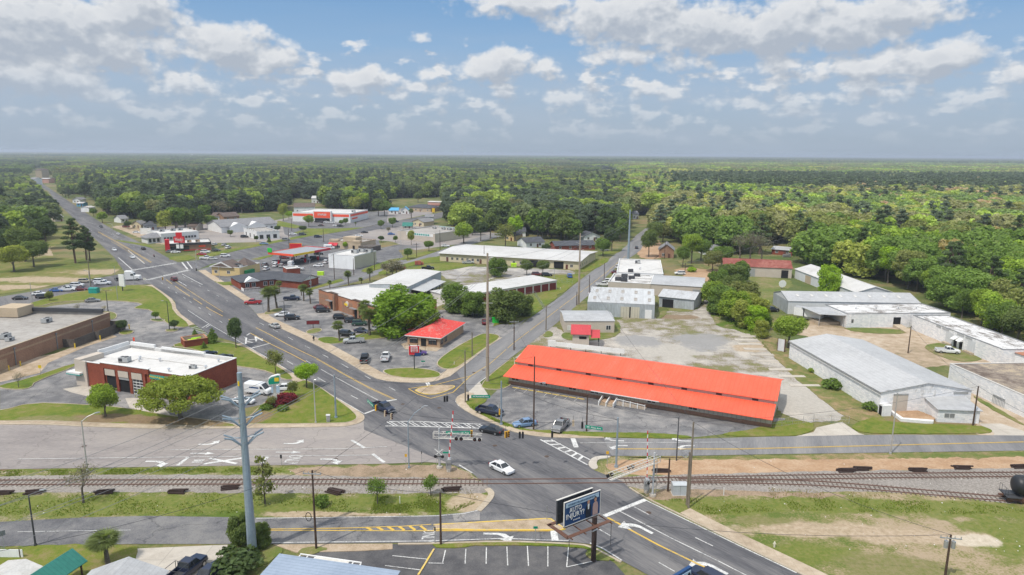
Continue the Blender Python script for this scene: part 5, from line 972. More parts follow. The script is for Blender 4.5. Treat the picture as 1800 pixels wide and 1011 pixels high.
# --- warehouses on the right
t=B('rusty_warehouse','warehouse with a rusty dark red metal roof and cream walls','warehouse',(1271,484),(1391,489.5),4.3,D=14,wall='stucco_beige',roof='roof_rust',kind='x',rise=2.4,ov=.3)
L=t['_L']; part('loading_door',t,'steel_grey',lambda m:m.box(L*.36,-.06,0,L*.47,0,3.5)); part('workshop_opening',t,'dark_opening',lambda m:m.box(L*.85,-.06,0,L*.95,0,3.4)); skylights(t,4,5.4,L*.13,L*.93,3.4,math.atan2(2.4,7),.9,1.8,'membrane_white')
t=B('long_white_shed','long white metal shed with a gable end behind a bright green tree','warehouse',(1398,473),(1505,514),4.0,C=(1571,514.5),z=4.,wall='metal_wall_white',roof='metal_roof_white',kind='x',rise=2.0,ov=.3)
part('shed_door',t,'stucco_tan',lambda m:m.box(t['_L']*.2,-.06,0,t['_L']*.3,0,3.2))
t=B('grey_warehouse','grey metal warehouse with a row of roof lights behind the loading dock','warehouse',(1384,552),(1615,556),4.4,D=15,wall='metal_wall_white',roof='metal_roof_grey',kind='x',rise=1.9,ov=.2)
L=t['_L']; skylights(t,8,5.6,L*.1,L*.88,4.2,math.atan2(1.9,7.5),.8,1.8,'membrane_white'); win(t,'f',L*.12,1,1,1.4)
part('side_cladding',t,'metal_wall_grey',lambda m:m.box(-.05,0,0,-.0,15,4.3))
t=B('block_warehouse','white block warehouse with a patchy white and brown flat roof','warehouse',(1487,576.5),(1668,574.5),4.4,D=13.5,wall='wall_white_block',roof='membrane_patchy',par=.12,cope='mid_grey')
L,D=t['_L'],t['_D']; part('loading_door',t,'dark_opening',lambda m:m.box(L*.45,-.06,1.0,L*.52,0,3.2)); win(t,'f',L*.05,1.6,1.0,1.1); [part('wall_pilaster',t,'wall_white_block',lambda m:m.box(L*u,-.15,0,L*u+.4,-.01,4.3)) for u in (.03,.22,.41,.6,.79)]; part('loading_ramp',t,'concrete',lambda m:m.add([(L*.45,-8,0),(L*.53,-8,0),(L*.53,-.1,1.0),(L*.45,-.1,1.0),(L*.45,-.1,0),(L*.53,-.1,0)],[(0,1,2,3),(1,5,2),(0,3,4)]))
for u in (.2,.4,.62,.8): vent(t,L*u,D*.5,4.3,.9)
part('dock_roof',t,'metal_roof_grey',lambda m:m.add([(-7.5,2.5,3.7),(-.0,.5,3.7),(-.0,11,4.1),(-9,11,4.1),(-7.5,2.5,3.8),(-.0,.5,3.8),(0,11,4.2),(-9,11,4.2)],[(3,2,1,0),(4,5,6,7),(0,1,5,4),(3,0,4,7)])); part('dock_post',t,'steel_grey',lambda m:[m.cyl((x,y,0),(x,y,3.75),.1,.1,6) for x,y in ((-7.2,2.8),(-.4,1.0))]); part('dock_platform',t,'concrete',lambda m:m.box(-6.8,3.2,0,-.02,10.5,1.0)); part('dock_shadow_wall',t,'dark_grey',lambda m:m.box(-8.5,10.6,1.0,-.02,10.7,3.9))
t=B('long_block_building','very long white block building with patchy white roof at the right','warehouse',(1605,554.5),(1764,615),4.4,C=(1830,612),z=4.4,wall='wall_white_block',roof='membrane_patchy',par=.12,cope='mid_grey')
L,D=t['_L'],t['_D']
for u in (.42,.66): part('roller_door',t,'metal_wall_white',lambda m:m.box(L*u,-.06,.6,L*u+2.8,0,3.6)); part('door_sill',t,'concrete',lambda m:m.box(L*u-.2,-.9,0,L*u+3,-.01,.6))
for u in (.51,.57): part('entrance_awning',t,'white',lambda m:m.add([(L*u,-1.2,2.4),(L*u+1.6,-1.2,2.4),(L*u+1.6,-.0,3.2),(L*u,-.0,3.2),(L*u,-.0,2.4),(L*u+1.6,-.0,2.4)],[(0,1,2,3),(0,3,4),(1,5,2)])); part('door',t,'dark_opening',lambda m:m.box(L*u+.2,-.05,0,L*u+1.4,0,2.3))
[part('wall_pilaster',t,'wall_white_block',lambda m:m.box(L*u,-.15,0,L*u+.4,-.01,4.3)) for u in (.18,.36,.5,.62,.74,.96)]; part('clerestory_strip',t,'metal_roof_grey',lambda m:(m.box(L*.3,-.08,3.7,L*.45,-.0,4.3),m.box(L*.54,-.08,3.7,L*.7,0,4.3)))
t=B('gable_warehouse','largest white warehouse with a wide pale grey gable roof by the east street','warehouse',(1389,600),(1549,689.5),4.6,C=(1711,687),z=4.6,wall='wall_white_block',roof='metal_roof_grey_y',kind='x',rise=1.7,ov=.25)
L,D=t['_L'],t['_D']; part('sealed_bay',t,'stucco_beige',lambda m:m.box(L,D*.14,0,L+.06,D*.3,3.9)); part('bay_lintel',t,'steel_grey',lambda m:m.box(L,D*.14,3.9,L+.12,D*.3,4.2)); part('wall_vent',t,'steel_grey',lambda m:m.box(L,D*.8,3.8,L+.1,D*.96,4.3)); part('side_gutter',t,'mid_grey',lambda m:m.box(-.3,-.42,4.25,L+.3,-.27,4.42)); part('porch_box',t,'white',lambda m:m.box(L+.02,-.3,0,L+1.6,1.6,2.3)); part('door',t,'dark_opening',lambda m:m.box(L+.4,-.36,0,L+1.3,-.3,2.0))
t=B('warehouse_annex','low white annex with a grey sheet roof in front of the largest warehouse','building',(1647,742),(1720,745),2.7,C=(1709,714),wall='wall_white_block',roof='metal_roof_grey',kind='shed',rise=.9,ov=.35)
win(t,'f',t['_L']*.28,1.0,1.9,.9,glass='mid_grey'); 
t=thing('loading_slab','broken concrete loading slab in front of the sealed warehouse bay','slab',W(1575,738),0); a=W(1575,738); 
part('slab_top',t,'red_clay',lambda m:m.prism([tuple((W(*p)-a).xy) for p in ((1562,722),(1600,720),(1646,738),(1640,742),(1585,738))],0,.45,side=0)); part('slab_edge',t,'white',lambda m:m.prism([tuple((W(*p)-a).xy) for p in ((1560,724),(1562,722),(1587,739),(1641,743),(1640,746),(1583,741))],0,.6))
t=B('brown_roof_block','white block building with a stained brown roof at the right edge','warehouse',(1670,639.5),(1835,711),4.4,D=45,z=4.4,wall='wall_white_block',roof='membrane_brown',par=.1,cope='off_white')
part('roof_ventilator',t,'alu',lambda m:m.cyl((11,12,4.6),(13.2,12,4.6),.9,.9,12),smooth=False); part('ventilator_base',t,'sand',lambda m:m.box(10.4,10.6,4.31,13.8,13.4,4.5)); part('mesh_gate',t,'steel_grey',lambda m:[m.box(14+i*.4,-.2,0,14.04+i*.4,-.1,2) for i in range(9)]+[m.box(14,-.22,1.9,17.3,-.1,2)])
t=B('rust_patch_shed','shed with a rust and white patched sheet roof by the long block building','shed',(1772,641),(1850,668),3.6,D=18,wall='wall_white',roof='roof_rust_mixed',kind='shed',rise=1.2,ov=.3)
# --- roofs at the bottom of the picture
r0=W(124.4,967,4.2); r1=W(57.8,1009.6,4.2); dd=(r0-r1); dd.z=0; dd.normalize(); nn=Vector((dd.y,-dd.x,0)); hw=(W(155.5,981.5,3.0)-r0).dot(nn)
def near_roof(name,label,far,direc,hw,length,ze,zr,mat,wallm,post=True):
    n=Vector((direc.y,-direc.x,0)); a=far+n*hw; t=thing(name,label,'shed',(a.x,a.y,0),math.atan2(-n.y,-n.x)); L=2*hw
    t['_L']=L;t['_D']=length
    roof_mesh('y',L,length,ze,zr-ze,.25).build('roof',mat,t)
    if post: part('post',t,'wood_dark',lambda m:[m.box(x,y,0,x+.16,y+.16,ze) for x in (.05,L-.2) for y in (.3,length/2,length-.4)])
    else: part('wall',t,wallm,lambda m:m.loft([[(0,y,0),(L,y,0),(L,y,ze),(L/2,y,zr),(0,y,ze)] for y in (0,length)]))
    return t
near_roof('carport','green metal carport roof on dark posts at the lower left corner',r0,dd,hw,13,3.0,4.2,'metal_roof_green','',True)
near_roof('shed','pale grey ribbed gable roof of a shed left of the concrete forecourt',W(224.6,982,4.6),Vector((.0,1,0)),4.4,14,2.9,4.6,'metal_roof_grey','wall_white',False)
near_roof('shed','white sheet roof of a low shed left of the green carport',W(42.7,986,3.2),dd,2.6,12,2.6,3.2,'metal_roof_white','wall_white',False)
a=W(492,974,4.2); b=W(700,1012,3.6); d=(a-b); d.z=0; LL=d.length; rz=math.atan2(d.y,d.x)
t=thing('blue_roofed_building','building with a pale blue ribbed metal roof at the bottom edge','building',(b.x,b.y,0),rz); t['_L']=LL;t['_D']=12
roof_mesh('shed',LL,12,4.0,-.5,.2).build('roof','metal_roof_blue',t); part('wall',t,'wall_white',lambda m:m.box(.1,.1,0,LL-.1,11.9,3.4)); part('lattice_awning',t,'white',lambda m:[m.box(LL*.35+i*1.,-1.6,3.3,LL*.35+.14+i*1.,.0,3.42) for i in range(9)]+[m.box(LL*.35,-1.65,3.43,LL*.35+8.1,-1.5,3.55),m.box(LL*.35,-.2,3.43,LL*.35+8.1,-.0,3.55)]); part('awning_panel',t,'off_white',lambda m:m.box(LL*.45,-1.5,3.44,LL*.45+4.4,-.25,3.5))
a=W(0,981);b=W(42,980);t=thing('board_fence','white painted board fence beside the street at the lower left','fence',a,0); part('fence_panel',t,'wall_white',lambda m:(m.box(-4,0,0,-.2,.08,1.1),m.box(0,0,0,(b-a).length,.08,1.2))); part('fence_post',t,'wood_dark',lambda m:[m.box(x,-.05,0,x+.1,-.0,1.4) for x in (-.1,2.6)])
# ================================================ STREET FURNITURE
def solve(bx,by,tx,ty):   # base pixel, top pixel -> base point and height
    return W(bx,by),hgt(bx,by,ty)
# --- wooden utility poles
_pole={}
def pole(kind,bx,by,ty,label,arms=0,rz=0,trans=0,lamp=False):
    b=W(bx,by); h=hgt(bx,by,ty); r={'tan':.42,'steel':.62,'wood':.16,'grey':.17,'metal':.1,'green':.11}[kind]; mt={'tan':'pole_tan','steel':'steel_blue','wood':'wood_dark','grey':'wood_pole','metal':'steel_grey','green':'dark_grey'}[kind]
    nm='transmission_pole' if kind in('tan','steel') else 'utility_pole'
    t=thing(nm,label,'utility pole',(b.x,b.y,0),rz,'utility poles'if kind in('wood','grey','metal','green') else 'tall transmission poles')
    k=.5 if kind in('tan','steel') else .7
    MB().cyl((0,0,0),(0,0,h),r,r*k,12).build('pole',mt,t,smooth=False)
    if kind in('tan',):
        part('insulator',t,'steel_grey',lambda m:[m.cyl((s*(.25+.0),0,h-1.2-i*2.4),(s*1.35,0,h-.9-i*2.4),.09,.05,6) for i in range(3) for s in ((1,-1)[i%2],)]+[m.cyl((-1.2,0,h*.62),(1.2,0,h*.62),.05,.05,6)])
    for i in range(arms):
        z=h-.5-i*1.1; part('crossarm',t,'wood_pole' if kind!='wood' else 'steel_grey',lambda m:(m.box(-1.25,-.16,z,1.25,-.04,z+.13),[m.cyl((x,-.1,z+.13),(x,-.1,z+.38),.06,.04,6) for x in (-1.15,-.45,.45,1.15)]))
    for i in range(trans):
        s=(-1,1)[i%2]; part('transformer',t,'steel_grey',lambda m:m.cyl((s*.42,0,h*.72),(s*.42,0,h*.72+.95),.24,.24,10).cyl((s*.42,0,h*.72+.95),(s*.42,0,h*.72+1.1),.07,.05,6))
    if lamp: part('lamp_arm',t,'steel_grey',lambda m:m.tube([(0,0,h*.62),(1.,-.3,h*.66),(1.6,-.4,h*.66)],.045).box(1.5,-.55,h*.64,2.1,-.27,h*.66+.08))
    t['_h']=h; return t
TP=[pole('tan',857,671,445,'tallest tan pole, standing on the grass corner left of the red roofed hall'),pole('tan',1017,536,410,'tall tan pole beside the north street, near the tin warehouse'),
 pole('steel',1104,464,369,'blue grey steel pole far up the north street'),pole('tan',1474,436,375,'tall thin pole rising from the wood at the right')]
# lattice arms on the near steel pole
t=pole('steel',444,974,655,'tall tapering blue grey steel pole with angled insulator arms in the left foreground'); h=t['_h']; near=t
def arms(z,mb,az0):
    for k,az in enumerate((az0,az0+.5)):
        for s in (1,-1):
            c,s_=math.cos(az)*s,math.sin(az)*s
            mb.cyl((c*.35,s_*.35,z),(c*1.5,s_*1.5,z+.1),.05,.05,6); mb.cyl((c*.3,s_*.3,z-1.1),(c*1.5,s_*1.5,z+.1),.1,.1,6); mb.cyl((c*1.45,s_*1.45,z+.1),(c*2.4,s_*2.4,z+.5),.13,.11,8)
[part('insulator_arm',t,'steel_blue',lambda m:arms(h-q,m,R(12))) for q in (3.4,6.0,8.6)]; part('warning_tag',t,'sign_yellow',lambda m:m.box(-.1,-.5,h-1.6,.1,-.42,h-1.0))
for bx,by,ty,k,a,tr,lp,lab in [(556,965,827,'wood',1,0,0,'dark wooden pole with a pale crossarm and a coiled cable, beside the south street'),(775,958,866,'wood',0,0,0,'short dark wooden pole at the edge of the marked parking bays'),(938,756,627,'wood',0,0,1,'dark brown pole with a small lamp in front of the red roofed hall'),
 (1031,758,694,'wood',0,0,0,'thin grey pole at the roadside of the hall car park'),(1189,810,734,'green',0,0,0,'dark thin pole beside the east street'),(1174,864,806,'wood',0,0,0,'short brown post beside the railway cabinet'),(1210,893,742,'grey',0,0,0,'taller of the two grey poles right of the railway cabinet'),(1207,888,795,'grey',0,0,0,'shorter of the two grey poles right of the railway cabinet'),
 (1710,748,679,'wood',0,0,0,'dark pole at the corner of the low white annex'),(1596,621,573,'wood',0,0,0,'dark leaning pole in the dirt yard of the white warehouses'),(1660,1022,940,'wood',1,2,0,'weathered pole with two transformers in the right foreground'),(818,708,616,'grey',0,0,0,'grey pole with small fittings at the main corner kerb'),
 (830,627,584,'grey',0,0,0,'short grey pole on the grass strip beside the diner'),(903.5,616,563,'wood',2,1,0,'dark pole with double crossarms by the left end of the red roofed hall'),(959.7,581,537,'grey',1,0,0,'grey pole with crossarm opposite the beige site office'),(1013.5,537,513,'wood',0,0,0,'low stub pole touching the tall tan pole'),
 (1035.6,521,484,'wood',0,0,0,'dark pole beside the tin warehouse on the north street'),(1062,493,462,'wood',0,0,0,'dark pole near the parked white pickups on the north street'),(546.7,508,458,'metal',0,0,0,'thin grey pole between the brick office annex and the palms'),(588,491,447,'wood',0,0,0,'dark pole at the near left corner of the white box building'),
 (622,484,454,'wood',0,0,0,'dark pole at the near right corner of the white box building'),(658.5,475,440,'wood',0,0,0,'dark pole right of the white box building'),(705.5,452,402,'metal',0,0,0,'tall thin pole at the side street corner'),(732.5,452,427,'wood',0,0,0,'dark pole between two round trees by the side street'),
 (750,517,489,'metal',0,0,0,'thin pole in front of the hall lean-to'),(773.6,439,405,'wood',0,0,0,'dark pole at the left end of the tan office building'),(508.5,437,402,'wood',0,0,0,'dark pole beside the petrol canopy'),(513,406,385,'wood',0,0,0,'dark pole near the entrance of the red banded store'),(569,426,402,'wood',0,0,0,'dark pole beside the road in front of the red awning restaurant'),
 (851,462,432,'wood',0,0,0,'dark pole at the front of the tan office building'),(119,518.5,480,'wood',0,0,0,'dark pole left of the queue of cars') if 0 else (57,531,497,'metal',0,0,0,'thin pole behind the brown brick store'),(160,505,440,'grey',1,0,0,'weathered pole beside the park pines'),(207,527,468,'metal',0,0,0,'thin pole on the corner lawn by the blank white sign'),
 (236,500,470,'metal',0,0,0,'signal pole on the near left corner of the far junction'),(1080,800,800,'metal',0,0,0,'') if 0 else (974,499,470,'metal',0,0,0,'thin fence pole in the gravel yard by the round bushes'),(1262,757,740,'metal',0,0,0,'short thin post beside the east street') if 0 else (1204,480,462,'wood',0,0,0,'short dark pole beside the white suv behind the flat roofed building'),
 (1168,455,425,'wood',0,0,0,'brown pole in front of the brown gabled house'),(1245,468,440,'wood',0,0,0,'pole in the hedge left of the rusty warehouse'),(950,385,360,'wood',0,0,0,'distant dark pole in the wood clearing')]:
    t=pole(k,bx,by,ty,lab,a,rnd.uniform(-.3,.3),tr,lp)
    if bx==556: part('cable_coil',t,'black',lambda m:m.tube([(-.75+.38*math.cos(q),-.2,t['_h']*.42+.62*math.sin(q)) for q in np.linspace(0,6.3,14)],.05))
    if bx==1207: part('cable_coil',t,'steel_grey',lambda m:m.tube([(-.6+.5*math.cos(q),-.2,t['_h']-.3+.5*math.sin(q)) for q in np.linspace(.5,5.6,12)],.05))
# --- street lamps
def lamp(bx,by,ty,az,label,arm=2.6,mat='steel_grey',rise=.9,double=False,grp='street lamps'):
    b=W(bx,by); h=hgt(bx,by,ty); t=thing('street_lamp',label,'street lamp',(b.x,b.y,0),R(az),grp)
    part('pole',t,mat,lambda m:m.cyl((0,0,0),(0,0,h),.13,.08,8).cyl((0,0,0),(0,0,.35),.25,.2,8))
    for s in ((1,-1) if double else (1,)):
        part('lamp_arm',t,mat,lambda m:m.tube([(0,0,h-.1),(s*arm*.35,0,h+rise*.6),(s*arm*.8,0,h+rise)],[.06,.05,.045],6)); part('lamp_head',t,'steel_grey',lambda m:m.loft([[(s*(arm*.8),-.1,h+rise-.03),(s*arm*.8,.1,h+rise-.03),(s*arm*.8,.1,h+rise+.08),(s*arm*.8,-.1,h+rise+.08)],[(s*(arm*.8+.4),-.17,h+rise-.06),(s*(arm*.8+.4),.17,h+rise-.06),(s*(arm*.8+.4),.17,h+rise+.1),(s*(arm*.8+.4),-.17,h+rise+.1)],[(s*(arm*.8+.8),-.08,h+rise),(s*(arm*.8+.8),.08,h+rise),(s*(arm*.8+.8),.08,h+rise+.06),(s*(arm*.8+.8),-.08,h+rise+.06)]]))
    t['_h']=h; return t
for a in [(154,829,740,35,'pale curved street lamp on the grass beside the west street',2.4,'alu'),(62.7,960,871,20,'dark green street lamp beside the south street',1.6,'dark_grey',.5),(555,744,668,0,'plain grey lamp on the corner lawn near the cabinet',.6,'alu',.1),(719,823,741,25,'blue grey lamp with a long arm at the crossing corner',3.4,'steel_blue',2.2),
 (1565,798,690,180,'thin pale lamp beside the east street across from the largest warehouse',1.5,'alu',.3),(190,547,511,0,'dark twin lamp in the empty parking lot by the parked dark car',1.6,'dark_grey',.2,True),(298,580,530,180,'dark lamp on the island at the lot exit',1.2,'dark_grey',.2),(462.5,549,516,190,'lamp at the side street corner next to the tall palms',2.8,'alu',.3),
 (501,565,530,185,'dark lamp by the parked black suv in the restaurant lot',2.,'dark_grey',.1),(346,470,440,0,'street lamp at the far junction corner',.7,'alu',.1),(199,413,394,180,'curved lamp on the far right side of the main road',2.8,'alu',.4),(159,508,477,170,'grey lamp near the queue of white cars',1.6,'alu',.3),(386,493,470,0,'short lamp in the forecourt of the cream restaurant',.5,'alu',.1),
 (1279,0,0,0,'')][:-1]: lamp(*a)
# --- signal poles, span wires, heads and street name signs
def sigpole(bx,by,ty,label):
    b=W(bx,by); h=hgt(bx,by,ty); t=thing('signal_pole',label,'signal pole',(b.x,b.y,0),0,'blue grey signal poles'); part('pole',t,'steel_blue',lambda m:m.cyl((0,0,0),(0,0,h),.2,.13,10).cyl((0,0,0),(0,0,.4),.36,.3,10)); return Vector((b.x,b.y,h-.4))
s1=sigpole(590.7,735.3,659,'blue grey signal pole on the lawn corner by the repair shop'); s2=sigpole(881,747.4,670,'slim blue grey signal pole beside the navy pickup'); s3=sigpole(1083,821.4,734,'thick blue grey signal pole on the bare corner by the crossing gantry')
l719=W(719,823); l719.z=9.5
def wire(a,b,sag,label,r=.02,cat='cable',name='power_line',mat='dark_grey',grp='overhead cables'):
    a=Vector(a);b=Vector(b); n=10; pts=[a+(b-a)*(i/n)-Vector((0,0,4*sag*(i/n)*(1-i/n))) for i in range(n+1)]
    o=MB().tube([p-a for p in pts],r,4).build(name,mat); o.location=a; tag(o,label,cat,grp); return pts
wire(s1,s2,.9,'black signal span wire from the lawn corner to the hall car park',.03); wire(s1,l719,.5,'black signal span wire from the lawn corner to the long armed lamp',.03); wire(l719,s3,.9,'black signal span wire from the long armed lamp to the thick signal pole',.03); wire(s2,s3,.9,'black signal span wire in front of the hall car park',.03)
def head(px,py,z,az,label,mat='signal_yellow',n=1):
    v=W(px,py,z); t=thing('traffic_light',label,'traffic light',v,R(az),'hanging traffic lights')
    for i in range(n):
        x=i*.5; hs=part('housing',t,mat,lambda m:m.box(x-.17,-.12,-.55,x+.17,.12,.55)); part('lens',hs,'signal_lens',lambda m:m.cyl((x,-.13,.35),(x,-.26,.35),.12,.12,8).cyl((x,-.13,0),(x,-.26,0),.12,.12,8).cyl((x,-.13,-.35),(x,-.26,-.35),.12,.12,8))
    part('hanger',t,'dark_grey',lambda m:m.cyl((0,0,.55),(0,0,1.4),.03,.03,5))
for px,py,z,az,lab,mt,n in [(661,717,6.5,60,'yellow traffic light nearest the hanging green sign by the stop line','signal_yellow',1),(677,727,6.5,60,'tan backed traffic light, middle of the three by the stop line','stucco_tan',1),(688,732,6.5,60,'tan traffic light, right of the three by the stop line','stucco_tan',1),(786,701,6.5,200,'black pair of traffic lights above the middle of the road','black',2),(823,699,6.8,200,'black traffic light beside the grey pole at the kerb','black',1),
 (829,762,6.5,0,'yellow traffic light behind the white crossing gantry','signal_yellow',1),(889,764,6.5,30,'yellow pair of traffic lights right of the black sedan','signal_yellow',2),(878,724,6.5,90,'yellow traffic light in front of the navy pickup','signal_yellow',1),(919,765,6.2,180,'black pair of traffic lights at the kerb below the blue car','black',2),(970.6,763.5,6.2,180,'black traffic light below the grey pickup','black',1),(1007.6,744,6.5,180,'tan traffic light in front of the hall car park','stucco_tan',1),(1023.6,747.6,6.5,180,'black traffic light nearest the hanging street sign by the car park','black',1),
 (345,474,5.,0,'black traffic light high at the far junction corner','dark_grey',1),(286,490,5.5,0,'yellow traffic light over the far junction, right of the truck','signal_yellow',1)]: head(px,py,z,az,lab,mt,n)
def namesign(px,py,z,az,text,label,w=3.2):
    v=W(px,py,z); t=thing('street_name_sign',label,'street sign',v,R(az),'hanging street name signs'); part('panel',t,'sign_green',lambda m:m.box(-w/2,-.03,-.28,w/2,.03,.28)); part('hanger',t,'dark_grey',lambda m:m.cyl((-w*.4,0,.28),(-w*.4,0,.8),.02,.02,4).cyl((w*.4,0,.28),(w*.4,0,.8),.02,.02,4)); lettering(text,.36,'white',t,0,-.05,0,.02,bold=.008,wd=w*.84)
namesign(845,697,6.8,0,'W Roosevelt Ave','green street name sign hanging by the grey kerb pole',3.6); namesign(651,709,6.6,-58,'W. Pine Ave','tilted green street name sign hanging over the stop line'); namesign(1044,752,6.3,-20,'W. Pine Ave','green street name sign hanging in front of the hall car park',3.0); namesign(806,761,6.4,2,'W Roosevelt Ave','long green street name sign behind the white crossing gantry',4.2)
# --- pedestrian and street signs
def postsign(bx,by,ty,label,pm,cat='road sign',pw=.6,ph=.6,az=0,txt=None,name='road_sign',two=False):
    b=W(bx,by); h=hgt(bx,by,ty); t=thing(name,label,cat,(b.x,b.y,0),R(az)); part('post',t,'steel_grey',lambda m:m.cyl((0,0,0),(0,0,h),.04,.04,6)); part('sign_face',t,pm,lambda m:m.box(-pw/2,-.06,h-ph,pw/2,-.04,h)); 
    if txt: lettering(txt,ph*.55,'white',t,0,-.08,h-ph/2,.02,wd=pw*.8)
    if two: part('sign_face',t,pm,lambda m:m.box(-.06,-pw/2,h-ph*.9,-.04,pw/2,h-.02))
    return t
postsign(1009,825,794,'yellow pedestrian button box on a pale post at the gantry corner','signal_yellow','signal post',.45,.5) if 0 else None
for a in [(784,824,794,'small green street sign between the crossing mast and the gate arm','sign_green','road sign',1.0,.28,0,None,'road_sign'),(1067,822,793,'yellow signal box on a pale post at the gantry corner','signal_yellow','road sign',.45,.55),(714,823,798,'yellow sign box hanging left of the long armed lamp','signal_yellow','road sign',.4,.5),(741.5,815,793,'thin dark marker post left of the crossing mast','black','road sign',.12,.5),
 (495,818,799,'small dark sign by the grass edge of the west street','dark_grey','road sign',.35,.7),(8,968,933,'grey diamond sign beside the south street at the left edge','mid_grey','road sign',.7,.7,45),(765,956,926,'thin dark sign on the nose of the parking lawn','dark_grey','road sign',.2,.6),(941,955,925,'small green arrow sign beside the gravel median','sign_green','road sign',.6,.35),(961,915,889,'thin grey post at the head of the gravel median','mid_grey','road sign',.2,.9),
 (744,645,634,'green crossed street signs at the diner lot exit','sign_green','road sign',1.0,.3,0,None,'road_sign',True),(72,660,642,'yellow diamond sign on the grass strip by the brown store','safety_yellow','road sign',.75,.75),(236,603,593,'orange and red sign at the lot lane beside the repair shop','orange_red','road sign',.5,1.1),(255,500,489,'small white sign on the corner lawn','off_white','road sign',1.0,.8)]: postsign(*a)
# blank board on a post at the junction lawn, shop signs
def pylon(bx,by,ty,label,w,h,mat,az=0,txt=None,tmat='white',name='shop_sign',frame_='white',extra=None,r=.12,two=True):
    b=W(bx,by); H_=hgt(bx,by,ty); t=thing(name,label,'sign',(b.x,b.y,0),R(az)); part('post',t,'dark_grey',lambda m:m.cyl((0,0,0),(0,0,H_-h),r,r,8)); part('sign_frame',t,frame_,lambda m:m.box(-w/2-.08,-.16,H_-h-.08,w/2+.08,.16,H_+.08)); part('sign_face',t,mat,lambda m:(m.box(-w/2,-.2,H_-h,w/2,-.161,H_),m.box(-w/2,.161,H_-h,w/2,.2,H_)))
    if txt:
        for i,l in enumerate(txt): lettering(l,h*.8/len(txt),tmat,t,0,-.24,H_-h*(i+.5)/len(txt),.03,bold=.01,wd=w*.78)
    t['_h']=H_; return t
t=pylon(216,512,483,'blank white sign board on a dark post on the corner lawn',2.9,4.4,'white',-25,r=.2)
t=pylon(728.5,650,608,'red white and blue diner sign on a tall dark post',2.5,2.2,'sign_red',8,['DINER'] if 0 else None); hh=t['_h']; part('sign_centre',t,'white',lambda m:m.box(-.75,-.25,hh-1.5,.85,-.2,hh-.15)); 
for i in range(3): lettering(('SOUL','FOOD','DINER')[i],.42,'sign_red',t,.05,-.28,hh-.42-i*.42,.03,bold=.012,wd=1.3)
part('sign_tail',t,'sign_blue',lambda m:m.box(.1,-.24,hh-2.6,1.6,.1,hh-1.75)); part('flood_lamp',t,'black',lambda m:(m.box(-1.2,-.15,hh+.1,-.95,.1,hh+.35),m.box(.8,-.15,hh+.1,1.05,.1,hh+.35)))
b=W(484.5,716); H_=hgt(486,716,660); t=thing('shop_sign','rounded green and white repair shop pylon sign among the bushes','sign',(b.x,b.y,0),R(14)); part('post',t,'off_white',lambda m:m.box(-.25,-.2,0,.35,.2,H_-1.2)); 
sh=[(-1.1,H_-2.0),(1.2,H_-1.8),(1.3,H_+.1),(.7,H_+.2),(0,H_),(-.5,H_-.1),(-1.0,H_-.5),(-1.25,H_-1.2)]
part('sign_frame',t,'white',lambda m:m.loft([[(x,y,z) for x,z in sh] for y in (-.35,.35)])); part('sign_face',t,'sign_green',lambda m:m.loft([[(x*.88,y,(z-(H_-.9))*.82+H_-.9) for x,z in sh] for y in (-.4,-.351)])); part('sign_patch',t,'sign_yellow',lambda m:m.box(.15,-.44,H_-1.2,1.0,-.401,H_-.4)); part('message_board',t,'brochure_blue',lambda m:m.box(-.6,-.2,H_-3.7,1.0,.2,H_-2.4))
t=pylon(550.7,578,564,'dark red low sign board in the restaurant lot island',3.6,1.0,'maroon',8,frame_='dark_grey',r=.1)
t=pylon(317,444,416,'dark red fast food sign with white script on two posts',5.6,3.2,'sign_red',0,["Wendy's"],'white',frame_='maroon',r=.3); part('sign_crown',t,'sign_red',lambda m:m.box(-1.6,-.18,t['_h'],1.6,.18,t['_h']+2.2)); part('message_board',t,'white',lambda m:m.box(-1.8,-.2,t['_h']-6.2,1.8,.2,t['_h']-4.2))
pylon(521,452,428,'small red and white sign standing beside the petrol canopy',6,3,'sign_red',0,frame_='sign_yellow',r=.2); pylon(762,379,366,'yellow and red petrol sign below the pink store',2.4,3.5,'sign_yellow',0,frame_='sign_red',r=.2); pylon(257,412,401,'white and grey shop sign beside the car yard on the main road',7,4.5,'white',0,frame_='steel_grey',r=.25)
# --- billboards
def billboard(fa,fb,pole_px,ztop,h_,label,main=True):
    a=W(*fa,ztop-h_); b=W(*fb,ztop-h_); d=(b-a); L=d.length; rz=math.atan2(d.y,d.x); t=thing('billboard',label,'billboard',(a.x,a.y,0),rz)
    z0=ztop-h_
    bd=part('billboard_face',t,'sign_blue',lambda m:m.box(0,0,z0,L,.12,ztop)); part('face_frame',t,'off_white',lambda m:(m.box(-.08,-.03,z0-.08,0,.15,ztop+.08),m.box(L,-.03,z0-.08,L+.08,.15,ztop+.08),m.box(0,-.03,ztop,L,.15,ztop+.08),m.box(0,-.03,z0-.1,L,.15,z0)))
    part('face_frame',t,'dark_grey',lambda m:[m.box(-.55,.9,z0,L-.55,1.0,ztop+.1)]+[m.box(-.55+i*1.1,.8,z0,-.47+i*1.1,.89,ztop) for i in range(int(L/1.1))]+[m.box(-.55,.78,z0+.2+i*.6,L-.55,.8,z0+.26+i*.6) for i in range(int(h_/.6))])
    part('top_rail',t,'off_white',lambda m:m.box(-.58,.8,ztop+.12,L-.5,1.05,ztop+.18))
    return t,L,z0,bd
